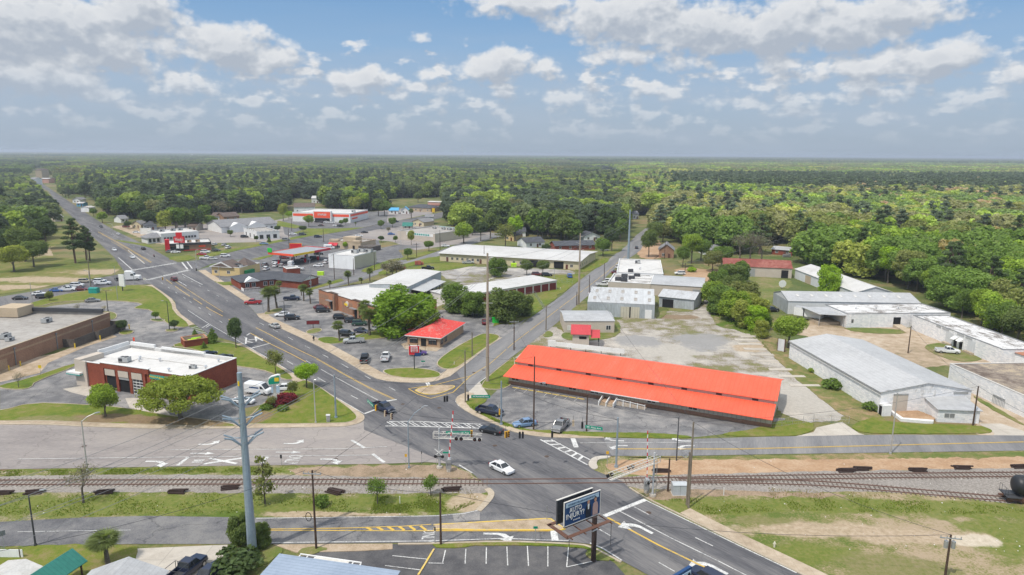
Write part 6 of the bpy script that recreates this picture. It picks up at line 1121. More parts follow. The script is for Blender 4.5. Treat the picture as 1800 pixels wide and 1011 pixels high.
# pole position
pb=W(1043,986); ztop=hgt(1043,986,867); hF=ztop-hgt(1043,986,907)
fa=(992,926); fb=(1054,902)
t,L,z0,bd=billboard(fa,fb,None,ztop,hF,'large blue AUTO INJURY? billboard above the parking lot')
print('BILLBOARD L',L,'pole dist',(W(1054,902,z0)-Vector((pb.x,pb.y,z0))).length)
part('header_strip',bd,'brochure_blue',lambda m:m.box(.2,-.04,ztop-.75,L-.25,-.0,ztop-.15)); lettering('ATTORNEYS WILLIAMS & ASSOCIATES P.C.',.34,'sign_blue',t,L*.48,-.06,ztop-.45,.02,wd=L*.78)
lettering('AUTO',.95,'white',t,L*.30,-.05,ztop-hF*.40,.03,wd=L*.34); lettering('INJURY?',.95,'white',t,L*.29,-.05,ztop-hF*.64,.03,wd=L*.50); lettering('* * * * *',.4,'white',t,L*.33,-.05,ztop-hF*.88,.03,wd=L*.18); lettering('CALL US TODAY',.2,'brochure_blue',t,L*.4,-.05,ztop-3.3,.02,wd=L*.34) if 0 else None
def printed(x,cl,sk,w):
    part('printed_figure',bd,cl,lambda m:m.poly([(x-w,-.05,z0+.1),(x+w,-.05,z0+.1),(x+w*1.05,-.05,z0+1.2),(x+w*.8,-.05,z0+1.75),(x+w*.25,-.05,z0+1.95),(x-w*.25,-.05,z0+1.95),(x-w*.8,-.05,z0+1.75),(x-w*1.05,-.05,z0+1.2)])); part('printed_figure',bd,sk,lambda m:m.poly([(x+.22*math.cos(q),-.055,z0+2.2+.3*math.sin(q)) for q in np.linspace(0,2*math.pi,12,endpoint=False)]))
printed(L*.66,'suit','skin',L*.075); printed(L*.86,'dress','skin',L*.075); part('printed_figure',bd,'white',lambda m:m.poly([(L*.645,-.056,z0+1.2),(L*.675,-.056,z0+1.2),(L*.69,-.056,z0+1.93),(L*.635,-.056,z0+1.93)])); part('printed_figure',bd,'suit',lambda m:m.poly([(L*.86+.26*math.cos(q),-.052,z0+2.25+.36*math.sin(q)) for q in np.linspace(0,2*math.pi,12,endpoint=False)]))
inv=Matrix.Rotation(-t.rotation_euler.z,4,'Z')@Matrix.Translation(-t.location); pl=inv@Vector((pb.x,pb.y,0))
part('billboard_post',t,'tie_brown',lambda m:m.cyl((pl.x,pl.y,0),(pl.x,pl.y,z0-.12),.33,.33,12)); part('post_bracket',t,'tie_brown',lambda m:m.box(.1,.15,z0-.38,L-.1,.35,z0-.12)); part('catwalk',t,'rust_steel',lambda m:(m.box(-.6,-1.3,z0-.9,L+.9,-.75,z0-.84),m.box(-.6,-1.3,z0-.78,-.5,-1.22,z0-.5),[m.box(i*2.2,-1.6,z0-1.05,.1+i*2.2,1.0,z0-.91) for i in range(4)],m.box(-.6,-1.0,z0-.9,-.1,2.6,z0-.8),m.box(-.6,2.3,z0-.9,L*.3,2.8,z0-.8)))
part('service_light',t,'alu',lambda m:m.cyl((pl.x-.9,pl.y-.6,z0-1.6),(pl.x+.3,pl.y-.5,z0-1.6),.09,.09,8)); part('guard_rail',t,'dark_grey',lambda m:(m.cyl((-.55,-1.65,z0-3.4),(-.55,-1.65,z0-.8),.04,.04,5),m.cyl((L+.8,-1.4,z0-4.2),(L+.8,-1.4,z0-.8),.04,.04,5)))
a=W(1183,1016,4.3); b=W(1213,993,5.6); 
t=thing('billboard','small dark blue edged billboard cut off at the bottom edge','billboard',W(1186,1040),0); a=W(1177,1026,3.6)-t.location; b=W(1213,1004,3.6)-t.location; d=(b-a); d.z=0; L=d.length; d/=L; n=Vector((d.y,-d.x,0)); a.z=0
def q(u,w_,z): v=Vector((a.x,a.y,0))+d*u+n*w_; return (v.x,v.y,z)
part('sign_frame',t,'sign_blue',lambda m:m.loft([[q(u,-.2,1.2),q(u,.2,1.2),q(u,.2,4.3),q(u,-.2,4.3)] for u in (0,L)])); part('sign_face',t,'brochure_blue',lambda m:m.loft([[q(u,.2,1.4),q(u,.25,1.4),q(u,.25,3.95),q(u,.2,3.95)] for u in (.15,L-.15)])); part('printed_figure',t,'suit',lambda m:m.poly([q(L*.86+.34*math.cos(g_),.27,3.1+.7*math.sin(g_)) for g_ in np.linspace(0,6.2,12)])); part('sign_post',t,'dark_grey',lambda m:m.loft([[q(L*.45,-.1,z),q(L*.55,-.1,z),q(L*.55,.1,z),q(L*.45,.1,z)] for z in (0,1.2)]))
# --- railway crossing gear
def gantry(base,label,px_end,z,az=None):
    b=W(*base); e=W(*px_end,z); d=Vector((e.x-b.x,e.y-b.y,0)); L=d.length; rz=math.atan2(d.y,d.x)
    t=thing('crossing_gantry',label,'railway signal',(b.x,b.y,0),rz,'railway crossing gantries')
    part('mast',t,'galv',lambda m:m.cyl((0,0,0),(0,0,z+1.2),.17,.14,10)); part('footing',t,'concrete_pad',lambda m:m.cyl((0,0,0),(0,0,.35),.55,.5,12))
    def tr(m):
        for y in (-.35,.35):
            for zz in (z-.45,z+.45): m.cyl((-.9,y,zz),(L,y,zz),.05,.05,6)
            n=int(L/.8)
            for i in range(n): m.cyl((i*.8,y,z-.45),(i*.8+.8,y,z+.45),.03,.03,4)
            m.box(-1.,y-.04,z-.5,-.9,y+.04,z+.5)
        for i in range(int(L/.8)+1):
            for zz in (z-.45,z+.45): m.cyl((i*.8,-.35,zz),(i*.8,.35,zz),.025,.025,4)
        m.box(0,-.12,z-.52,L,.12,z-.48)
    part('truss_arm',t,'off_white',tr)
    for x in (L-.3,L-1.1,L*.42,L*.42+.8):
        for y in (-.6,):
            o=part('warning_light',t,'black',lambda m:m.cyl((x,y,z-.25),(x,y-.12,z-.25),.3,.3,14).cyl((x,y+.05,z-.25),(x,y-.4,z-.25),.13,.13,10)); part('light_lens',o,'signal_lens',lambda m:m.cyl((x,y-.4,z-.25),(x,y-.43,z-.25),.12,.12,10))
    part('crossbuck',t,'white',lambda m:[m.add([(-.9*c-.1*s,-.3,2.9-.6*c_),(-.9*c+.1*s,-.3,2.9-.6*c_),(.9*c,-.3,2.9+.6*c_),(.9*c-.18,-.3,2.9+.6*c_),(-.9*c-.1*s,-.24,2.9-.6*c_),(-.9*c+.1*s,-.24,2.9-.6*c_),(.9*c,-.24,2.9+.6*c_),(.9*c-.18,-.24,2.9+.6*c_)],[(0,1,2,3),(7,6,5,4)]) for c,s,c_ in ((.8,1,1),(.8,1,-1))])
    part('flasher_pair',t,'black',lambda m:(m.cyl((-.6,-.3,2.2),(-.6,-.42,2.2),.27,.27,12),m.cyl((.6,-.3,2.2),(.6,-.42,2.2),.27,.27,12),m.box(-.6,-.3,2.15,.6,-.25,2.25))); part('ladder',t,'steel_grey',lambda m:(m.cyl((-.55,.2,.3),(-.55,.2,z),.03,.03,4),m.cyl((-.25,.3,.3),(-.25,.3,z),.03,.03,4)))
    return t
gantry((772.7,822.5),'white railway signal gantry with its arm reaching over the junction from the left',(847,768),5.9)
gantry((1147,872),'white truss railway gantry reaching left over the road from the right',(1072,838),6.0)
def gate(base,top,label,ang):
    b=W(*base); h=hgt(*base,top); t=thing('crossing_gate',label,'crossing gate',(b.x,b.y,0),0,'railway crossing gates')
    part('gate_machine',t,'steel_grey',lambda m:(m.box(-.4,-.3,.5,.4,.3,1.7),m.cyl((0,0,0),(0,0,2.4),.1,.1,8),m.box(-.2,-.5,1.7,.35,.5,2.3))); part('footing',t,'concrete_pad',lambda m:m.cyl((0,0,0),(0,0,.5),.4,.4,10)); n=14; dx=ang
    part('gate_arm',t,['white','sign_red'],lambda m:[m.box(-.07+dx*i/n,-.1,2.0+(h-2)*i/n,.07+dx*(i+.5)/n,-.04,2.0+(h-2)*(i+1)/n,i%2) for i in range(n)]); part('counterweight',t,'mid_grey',lambda m:m.box(-.35,-.35,1.2,-.05,.35,2.0)); return t
gate((789,829),722,'raised red and white gate arm beside the left gantry',.85); gate((1136,866),757,'raised faded gate arm beside the right truss gantry',-.25)
# signal cabinets, boxes, hydrants, piles of sleepers
def boxthing(name,label,cat,px,w,d,h,mat,az=0,group=None,lid=True):
    b=W(*px); t=thing(name,label,cat,(b.x,b.y,0),R(az),group); part('cabinet_body',t,mat,lambda m:m.box(-w/2,-d/2,.08,w/2,d/2,h)); part('plinth',t,'concrete_pad',lambda m:m.box(-w/2-.1,-d/2-.1,0,w/2+.1,d/2+.1,.08)); part('lid',t,mat,lambda m:m.add([(-w/2-.08,-d/2-.08,h),(w/2+.08,-d/2-.08,h),(w/2+.08,d/2+.08,h),(-w/2-.08,d/2+.08,h),(-w/2-.08,0,h+.22),(w/2+.08,0,h+.22)],[(0,1,5,4),(2,3,4,5),(1,2,5),(3,0,4),(3,2,1,0)])); part('door_seam',t,'dark_grey',lambda m:m.box(-.015,-d/2-.012,.15,.015,-d/2-.001,h-.1)); return t
boxthing('signal_cabinet','large pale grey railway cabinet beside the tracks','cabinet',(1193.5,868),2.2,1.4,1.75,'cabinet'); boxthing('signal_cabinet','small grey traffic control cabinet on the corner lawn','cabinet',(577.5,742.5),.65,.5,1.5,'steel_grey'); boxthing('utility_box','green transformer box beside the queue of cars','cabinet',(166,515.5),3.0,2.2,2.0,'teal'); boxthing('garbage_bin','bright green bin beside the diner back lot','bin',(871,567.5),2.0,1.4,1.6,'bright_green'); boxthing('garbage_bin','lime green skip in the office yard','bin',(903,469),2.6,1.6,1.6,'lime'); boxthing('garbage_bin','lime green skip by the small brick annex','bin',(564,484),2.6,1.6,1.5,'lime')
for px,lab in (((1361,962),'small fire hydrant beside the south pavement'),((798.5,641.5),'small fire hydrant on the grass strip by the diner'),((985,509),'short white hydrant on the north street verge')):
    b=W(*px); t=thing('fire_hydrant',lab,'hydrant',(b.x,b.y,0)); part('barrel',t,'hydrant_silver',lambda m:m.cyl((0,0,0),(0,0,.65),.13,.12,8).cyl((0,0,.65),(0,0,.85),.14,.05,8)); part('nozzle',t,'hydrant_silver',lambda m:m.cyl((-.2,0,.5),(.2,0,.5),.07,.07,6))
_sl=MB().box(-1.25,-.12,0,1.25,.12,.2).mesh('sleeper',['tie_brown'])
def pile(px,py,n,az,label):
    b=W(px,py); t=thing('sleeper_stack',label,'timber stack',(b.x,b.y,.04),R(az),'stacks of old railway sleepers')
    k=0
    for lv in range(3):
        for i in range(max(1,n-lv*1)):
            if k>=n*2: break
            mobj('timber',_sl,t,(rnd.uniform(-.3,.3)+(.15*lv),(i-(n-lv)/2)*.32+rnd.uniform(-.04,.04),lv*.205),rnd.uniform(-.12,.12)); k+=1
for px,py,n,az,lab in [(6,868,3,5,'old sleepers stacked at the left edge by the track'),(61,866,4,12,'stack of old sleepers behind the green lamp'),(182,866,4,12,'stack of old sleepers right of the bare tree'),(312,865,4,4,'stack of old sleepers in the grass left of the steel pole'),(404,859,3,10,'small stack of sleepers touching the steel pole view'),(590,865,5,-25,'splayed stack of old sleepers between pole and round bush'),(791,861,4,6,'stack of sleepers right of the two bushes'),
  (1161,829,3,3,'stack of sleepers behind the right gantry mast'),(1483,828,4,0,'stack of sleepers left of a close pair on the red bank'),(1513,825,4,0,'stack of sleepers right of a close pair on the red bank'),(1611,827,4,-3,'stack of sleepers alone in the middle of the red bank'),(1690,823,4,-3,'stack of sleepers on the red bank above the switch'),(1790,821,4,8,'stack of sleepers at the right edge of the red bank')]: pile(px,py,n,az,lab)
def post(px,py,h,label,mat='white'):
    b=W(px,py); t=tag(part('marker_post',None,mat,lambda m:m.cyl((0,0,0),(0,0,h),.06,.06,6).cyl((0,0,h),(0,0,h+.08),.08,.03,6)),label,'post'); t.location=(b.x,b.y,0)
post(703,886,1.2,'short white marker post in the grass by the bushes'); post(1272,871,1.3,'short white marker post by the railway bank'); post(1039,480,1.0,'white post on the north verge') if 0 else None
# --- tank car
a=W(1756,880); b=W(1900,893); d=(b-a); d.z=0; d.normalize(); rz=math.atan2(d.y,d.x); TT=W(1760,879.5)
t=thing('tank_wagon','black railway tank wagon with yellow lettering at the right edge','railway wagon',(TT.x,TT.y,.2),rz)
def hull(m):
    secs=[]
    for x,r in ((.55,.2),(.62,.75),(.8,1.15),(1.1,1.4),(1.5,1.5),(15.5,1.5),(15.9,1.4),(16.2,1.15),(16.38,.75),(16.45,.2)):
        secs.append([(x+.6,r*math.cos(q_),2.62+r*math.sin(q_)) for q_ in np.linspace(0,2*math.pi,24,endpoint=False)])
    m.loft(secs)
part('tank',t,'tank_black',hull,smooth=True); part('sill',t,'dark_grey',lambda m:(m.box(.1,-.35,.75,17.4,.35,1.1),m.box(.1,-1.4,.9,2.2,1.4,1.0),m.box(15.4,-1.4,.9,17.4,1.4,1.0)))
part('safety_mark',t,'sign_yellow',lambda m:m.box(3.0,-1.42,2.1,3.18,-1.36,2.9)); lettering('UTLX 204',.34,'sign_yellow',t,5.6,-1.5,2.35,.03,wd=2.6)
for xo in (1.6,15.6):
    tr_=part('wheel_truck',t,'rust_steel',lambda m:(m.box(xo-1.2,-.95,.35,xo+1.2,-.8,.75),m.box(xo-1.2,.8,.35,xo+1.2,.95,.75),m.box(xo-.3,-.9,.4,xo+.3,.9,.72)))
    for dx in (-.85,.85): part('wheel',tr_,'rust_steel',lambda m:[m.cyl((xo+dx,s*.72,.42),(xo+dx,s*.84,.42),.42,.42,16) for s in (1,-1)])
part('end_railing',t,'dark_grey',lambda m:[m.cyl((.15,y,1.0),(.15,y,2.2),.025,.025,5) for y in (-1.3,-.6,.6,1.3)]+[m.cyl((.15,-1.3,2.2),(.15,1.3,2.2),.025,.025,5)]); part('coupler',t,'rust_steel',lambda m:m.box(-.5,-.15,.65,.1,.15,.95))
# --- wires
def top(bx,by,ty,dz=0): v=W(bx,by); v.z=hgt(bx,by,ty)+dz; return v
tA=top(444,974,655); tB=top(857,671,445); tC=top(1017,536,410); tD=top(1104,464,369)
D0=(tA-tB); D0.z=0; D0.normalize()
for i,(dz,dx) in enumerate(((-1.2,1.0),(-3.4,-1.0),(-5.8,1.0))):
    o=Vector((D0.y,-D0.x,0))*dx
    wire(tA+o*2+Vector((0,0,-3.4-i*2.6)),tB+o+Vector((0,0,dz)),2.0,f'{("upper","middle","lower")[i]} transmission cable between the near steel pole and the tallest tan pole',.028,mat='mid_grey'); wire(tB+o+Vector((0,0,dz)),tC+o+Vector((0,0,dz)),1.6,f'{("upper","middle","lower")[i]} transmission cable between the two tan poles',.03,mat='mid_grey'); wire(tC+o+Vector((0,0,dz)),tD+o+Vector((0,0,dz-.5)),1.2,f'{("upper","middle","lower")[i]} transmission cable from the second tan pole to the far steel pole',.03,mat='mid_grey')
    for s in (1,-1):
        oo=Vector((.9*s,.4*s,0)); e=W(-260,940+i*40+s*26,14-i*2); wire(tA+oo*2+Vector((0,0,-3.3-i*2.6)),e,1.5,f'{("upper","middle","lower")[i]} {("front","rear")[s<0]} cable running from the near steel pole over the lower left streets',.028,mat='mid_grey')
pw=[(818,708,616),(903.5,616,563),(959.7,581,537),(1035.6,521,484),(1062,493,462)]
for j,(p,q2) in enumerate(zip(pw,pw[1:])):
    for s in (-1,1):
        o=Vector((s*.9,-s*.3,-.3)); wire(top(*p)+o,top(*q2)+o,.7,f'{("left","right")[s>0]} black cable of span {("one","two","three","four")[j]} along the north street',.022)
wire(top(556,965,827),top(775,958,866),.8,'black cable between the two dark poles by the south street',.025); wire(top(556,965,827)+Vector((-.9,0,0)),W(-200,1000,9),1.5,'black cable from the crossarm pole over the left foreground',.025); wire(top(1210,893,742),top(1660,1022,940),1.5,'cable from the twin grey poles to the transformer pole',.025); wire(top(775,958,866),W(1330,1100,4) if 0 else top(1660,1022,940),2.2,'long cable over the south end of the main road',.025)
for a_,b_,lab in [((1210,893,742),(1710,748,679),'black cable from the twin grey poles to the pole by the low white annex'),((1189,810,734),(1031,758,694),'black cable between the thin pole of the east street and the hall car park pole'),((938,756,627),(903.5,616,563),'black cable from the brown lamp pole to the double crossarm pole'),((818,708,616),(938,756,627),'black cable from the kerb pole to the brown lamp pole'),((1017,536,470),(1210,893,742),'long black cable over the gravel yard to the twin grey poles'),((556,965,832),(818,708,618),'black cable from the crossarm pole over the junction'),((588,491,447),(658.5,475,440),'black cable above the white box building'),((658.5,475,441),(773.6,439,405),'black cable along the side street'),((546.7,508,458),(588,491,447),'short black cable by the brick annex'),((1596,621,573),(1710,748,680),'black cable over the largest warehouse roof')]: wire(top(*a_),top(*b_),1.2,lab,.024)
wire(top(1710,748,679),W(1900,770,8),.6,'black cable leaving the annex pole toward the right edge',.024)
wire(top(938,756,627)+Vector((0,0,-4)),s3,.9,'black cable from the brown lamp pole to the thick signal pole',.022)
wire(W(1065,489,9),top(1474,436,375,-3),3.,'pale cable crossing the wood toward the thin pole on the right',.04,mat='mid_grey'); wire(top(1474,436,375,-3),W(1850,452,12),3.,'pale cable from the thin pole to the right edge of the wood',.04,mat='mid_grey')
# --- chain link fences
def fence(pxs,h,label,mat='steel_grey',step=2.5):
    pts=[W(*p) for p in pxs]; a=pts[0]; t=thing('chain_fence',label,'fence',(a.x,a.y,0))
    posts=MB(); me=MB()
    for p,q_ in zip(pts,pts[1:]):
        d=q_-p; L=d.length; n=max(1,int(L/step))
        for i in range(n+1):
            v=p+d*(i/n)-a; posts.cyl((v.x,v.y,0),(v.x,v.y,h),.035,.035,5)
        for z in (h,h*.5,.15): me.cyl((p.x-a.x,p.y-a.y,z),(q_.x-a.x,q_.y-a.y,z),.02,.02,4)
        for i in range(int(L/.45)):
            v=p+d*(i*.45/L)-a; w_=p+d*min(1,(i*.45+.45)/L)-a; me.cyl((v.x,v.y,.1),(w_.x,w_.y,h),.007,.007,3,0,False)
    posts.build('fence_post',mat,t); me.build('fence_mesh',mat,t)
fence([(1355,752),(1430,742),(1492,745)],1.6,'chain link fence between the red hall and the gravel yard entrance'); fence([(915,520),(970,495),(1006,500)],1.8,'chain link fence around the grass below the tan offices'); fence([(905,530),(940,520),(958,548)],1.8,'chain link fence behind the round bushes by the north street')
t=thing('yard_gate','rusty framed sheet metal yard gate beside the round tree','gate',W(1366,617),0); b=W(1389,622)-W(1366,617); part('gate_post',t,'rust_steel',lambda m:(m.cyl((0,0,0),(0,0,3.6),.1,.1,6),m.cyl((b.x*.55,b.y*.55,0),(b.x*.55,b.y*.55,3.8),.14,.14,6))); part('gate_panel',t,'metal_wall_white',lambda m:m.loft([[(0,.0,z),(b.x*.55,b.y*.55,z),(b.x*.55,b.y*.55+.05,z),(0,.05,z)] for z in (.2,3.5)]))
t=thing('satellite_dish','white dish standing on rubble in the green field','dish',W(1374,508),0); part('dish',t,'white',lambda m:m.loft([[(r*math.cos(q_),-z*.5,2.2+r*math.sin(q_)) for q_ in np.linspace(0,2*math.pi,14,endpoint=False)] for r,z in ((.1,0),(.9,.25),(1.5,.9))])); part('mount',t,'mid_grey',lambda m:m.cyl((0,.1,0),(0,.1,2.2),.1,.1,6))
for px,mt,lab,w in (((737,466),'container_red','red machine parked behind the white box building',4),((696,474),'container_red','heap of red pallets beside the bare trees at the street',9),((1383,452),'mid_grey','grey fuel tank behind the rusty warehouse',4)): 
    b=W(*px); t=thing('pallet_heap' if 'heap' in lab else 'yard_machine',lab,'yard clutter',(b.x,b.y,0)); part('load',t,mt,lambda m:[m.box(i*w/4-w/2,rnd.uniform(-.8,0),0,i*w/4-w/2+w/4.4,rnd.uniform(.4,1.2),rnd.uniform(.8,2.)) for i in range(4)]); part('base_frame',t,'dark_grey',lambda m:m.box(-w/2-.1,-.9,.0,w/2+.1,-.82,.3))
# distant landmarks
for px,py,z,r,lab in ((338,272.9,0,15,'white water tower on the horizon, left of centre'),(62,270.5,0,9,'white water tower on the horizon at the far left')):
    dpt=ray(px,py); D_=6500; s=D_/dpt.y; b=Vector((dpt.x*s,D_,0)); zt=HC+dpt.z*s; t=thing('water_tower',lab,'water tower',(b.x,b.y,0)); part('tank',t,'white',lambda m:m.loft([[(rr*math.cos(q_),rr*math.sin(q_),zt+zz) for q_ in np.linspace(0,2*math.pi,16,endpoint=False)] for rr,zz in ((r*.3,-10),(r*1.25,-3),(r*1.3,2),(r*.9,6),(r*.1,8))]),smooth=True); part('column',t,'white',lambda m:m.cyl((0,0,0),(0,0,zt-9),3,3,8))
for px,py,D_,lab in ((795,262,7000,'thin radio mast on the horizon, left of the pair'),(812.5,254,7000,'thin radio mast on the horizon, right of the pair'),(176,266,7000,'thin radio mast on the horizon at the left'),(909,266,7000,'thin radio mast on the horizon near the centre')):
    dpt=ray(px,py); s=D_/dpt.y; zt=HC+dpt.z*s; t=thing('radio_mast',lab,'mast',(dpt.x*s,D_,0)); part('lattice',t,'off_white',lambda m:m.cyl((0,0,0),(0,0,zt),2.,1.2,4))
# ================================================ VEHICLES
def sec(x,w,z0,z1,r=.12):   # body ring
    return [(x,-w+r,z0),(x,w-r,z0),(x,w,z0+r),(x,w,z1-r*1.6),(x,w-r*.9,z1),(x,-w+r*.9,z1),(x,-w,z1-r*1.6),(x,-w,z0+r)]
_wheel=MB().cyl((0,-.11,0),(0,.11,0),.34,.34,16).mesh('tyre',['tyre']); _rim=MB().cyl((0,-.125,0),(0,.125,0),.21,.21,10).mesh('rim',['rim'])
def wheels(t,xs,w,r=.34):
    for x in xs:
        for s in (-1,1):
            o=mobj('wheel',_wheel,t,(x,s*(w-.1),r)); o.scale=(r/.34,1,r/.34); mobj('rim',_rim,o)
def lights(t,xf,xr,w,zf,zr):
    for s in (-1,1):
        part('headlight',t,'headlight',lambda m:m.box(xf-.16,s*(w-.25)-.2,zf-.09,xf+.015,s*(w-.25)+.2,zf+.09)); part('taillight',t,'taillight',lambda m:m.box(xr-.015,s*(w-.2)-.17,zr-.1,xr+.14,s*(w-.2)+.17,zr+.12))
def cabin(t,prof,w,wt,zb,roofx,glass='glass'):
    # prof: list of (x,z) windscreen base, roof front, roof rear, rear glass base
    (x0,z0),(x1,z1),(x2,z2),(x3,z3)=prof
    m=MB(); m.add([(x0,-w,z0),(x1,-wt,z1),(x2,-wt,z2),(x3,-w,z3),(x0,w,z0),(x1,wt,z1),(x2,wt,z2),(x3,w,z3)],[(3,2,1,0),(4,5,6,7),(0,1,5,4),(2,3,7,6),(1,2,6,5)]); m.build('window_glass','glass',t)
    p=MB(); e=.015
    p.add([(x1+.05,-wt-.02,z1-.03),(x2-.05,-wt-.02,z2-.03),(x2-.05,wt+.02,z2-.03),(x1+.05,wt+.02,z1-.03),(x1-.1,-wt+.1,z1+.045),(x2+.1,-wt+.1,z2+.045),(x2+.1,wt-.1,z2+.045),(x1-.1,wt-.1,z1+.045)],[(4,5,6,7)[::-1],(0,1,5,4)[::-1],(1,2,6,5)[::-1],(2,3,7,6)[::-1],(3,0,4,7)[::-1]])
    for s in (-1,1):      # pillars
        for (xa,za,xb,zb_) in ((x0,z0,x1,z1),(x2,z2,x3,z3),((x0+x3)/2-.05,z0,(x1+x2)/2-.05,z1)): p.cyl((xa,s*(w+.0),za),(xb,s*(wt+.005),zb_),.045,.04,5)
    p.build('roof','car_paint',t)
def car(kind):
    nm={'sedan':'car','suv':'suv','pickup':'pickup_truck','van':'delivery_van','hatch':'car'}[kind]
    t=thing(nm,'x','car' if kind!='pickup' else 'pickup',(0,0,0)); 
    if kind=='sedan':
        MB().loft([sec(2.36,.62,.3,.62),sec(2.25,.8,.2,.72),sec(1.3,.9,.18,.86),sec(.9,.91,.18,.92),sec(-1.5,.91,.18,.95),sec(-2.2,.84,.22,.93),sec(-2.4,.7,.32,.8)]).build('body','car_paint',t)
        cabin(t,[(.98,.9),(.25,1.4),(-1.05,1.42),(-1.85,.93)],.82,.62,.9,0); wheels(t,(1.42,-1.38),.91); lights(t,2.33,-2.38,.86,.62,.75)
    elif kind=='suv':
        MB().loft([sec(2.35,.7,.35,.8),sec(2.25,.86,.26,.98),sec(1.35,.94,.24,1.08),sec(-1.7,.95,.24,1.12),sec(-2.3,.9,.3,1.1),sec(-2.4,.8,.4,.9)]).build('body','car_paint',t)
        cabin(t,[(1.1,1.06),(.5,1.7),(-1.95,1.7),(-2.32,1.1)],.88,.72,1.06,0); wheels(t,(1.45,-1.42),.95,.38); lights(t,2.3,-2.38,.9,.82,1.0)
    elif kind=='pickup':
        b=MB(); b.loft([sec(2.85,.75,.45,.95),sec(2.75,.9,.35,1.1),sec(1.6,.98,.32,1.2),sec(-.62,.98,.32,1.22)])
        b.box(-2.85,-.98,.5,-.62,-.86,1.2); b.box(-2.85,.86,.5,-.62,.98,1.2); b.box(-2.87,-.97,.5,-2.75,.97,1.18); b.box(-2.75,-.86,.45,-.62,.86,.68); b.box(-.66,-.96,.5,-.6,.96,1.24)
        b.build('body','car_paint',t); MB().box(-2.7,-.82,.685,-.7,.82,.72).build('truck_bed','dark_grey',t); MB().box(-2.98,-.9,.45,-2.86,.9,.62).box(2.84,-.85,.45,2.95,.85,.62).build('bumper','steel_grey',t)
        cabin(t,[(1.45,1.18),(.85,1.84),(-.35,1.84),(-.62,1.2)],.9,.74,1.2,0); wheels(t,(1.95,-1.85),.98,.4); lights(t,2.82,-2.86,.9,.95,.95)
    elif kind=='van':
        MB().loft([sec(2.95,.8,.4,1.0),sec(2.8,.95,.3,1.2),sec(2.2,1.0,.28,1.35),sec(1.2,1.02,.28,2.5,.2),sec(-2.8,1.02,.28,2.55,.2),sec(-2.9,.98,.4,2.45,.2)]).build('body','car_paint',t)
        MB().add([(2.22,-.85,1.37),(2.22,.85,1.37),(1.32,.8,2.38),(1.32,-.8,2.38)],[(0,1,2,3)]).add([(2.0,-1.025,1.4),(1.0,-1.03,1.4),(1.0,-1.03,2.0),(1.45,-1.03,2.0)],[(3,2,1,0)]).add([(2.0,1.025,1.4),(1.0,1.03,1.4),(1.0,1.03,2.0),(1.45,1.03,2.0)],[(0,1,2,3)]).build('window_glass','glass',t)
        wheels(t,(1.95,-1.8),1.0,.37); lights(t,2.92,-2.9,.95,.85,1.2)
        t2=MB().box(-1.6,-1.04,1.45,.7,-1.03,1.75).build('side_lettering','sign_blue',t)
    return t
PROTO={k:car(k) for k in ('sedan','suv','pickup','van')}; used=set()
PC={'white':(.72,.73,.74),'silver':(.42,.43,.42),'grey':(.2,.205,.21),'black':(.012,.013,.016),'navy':(.012,.02,.05),'blue':(.03,.12,.36),'lightblue':(.16,.26,.42),'red':(.38,.015,.02),'maroon':(.14,.012,.02),'green':(.02,.07,.05),'tan':(.42,.38,.3),'purple':(.07,.04,.2)}
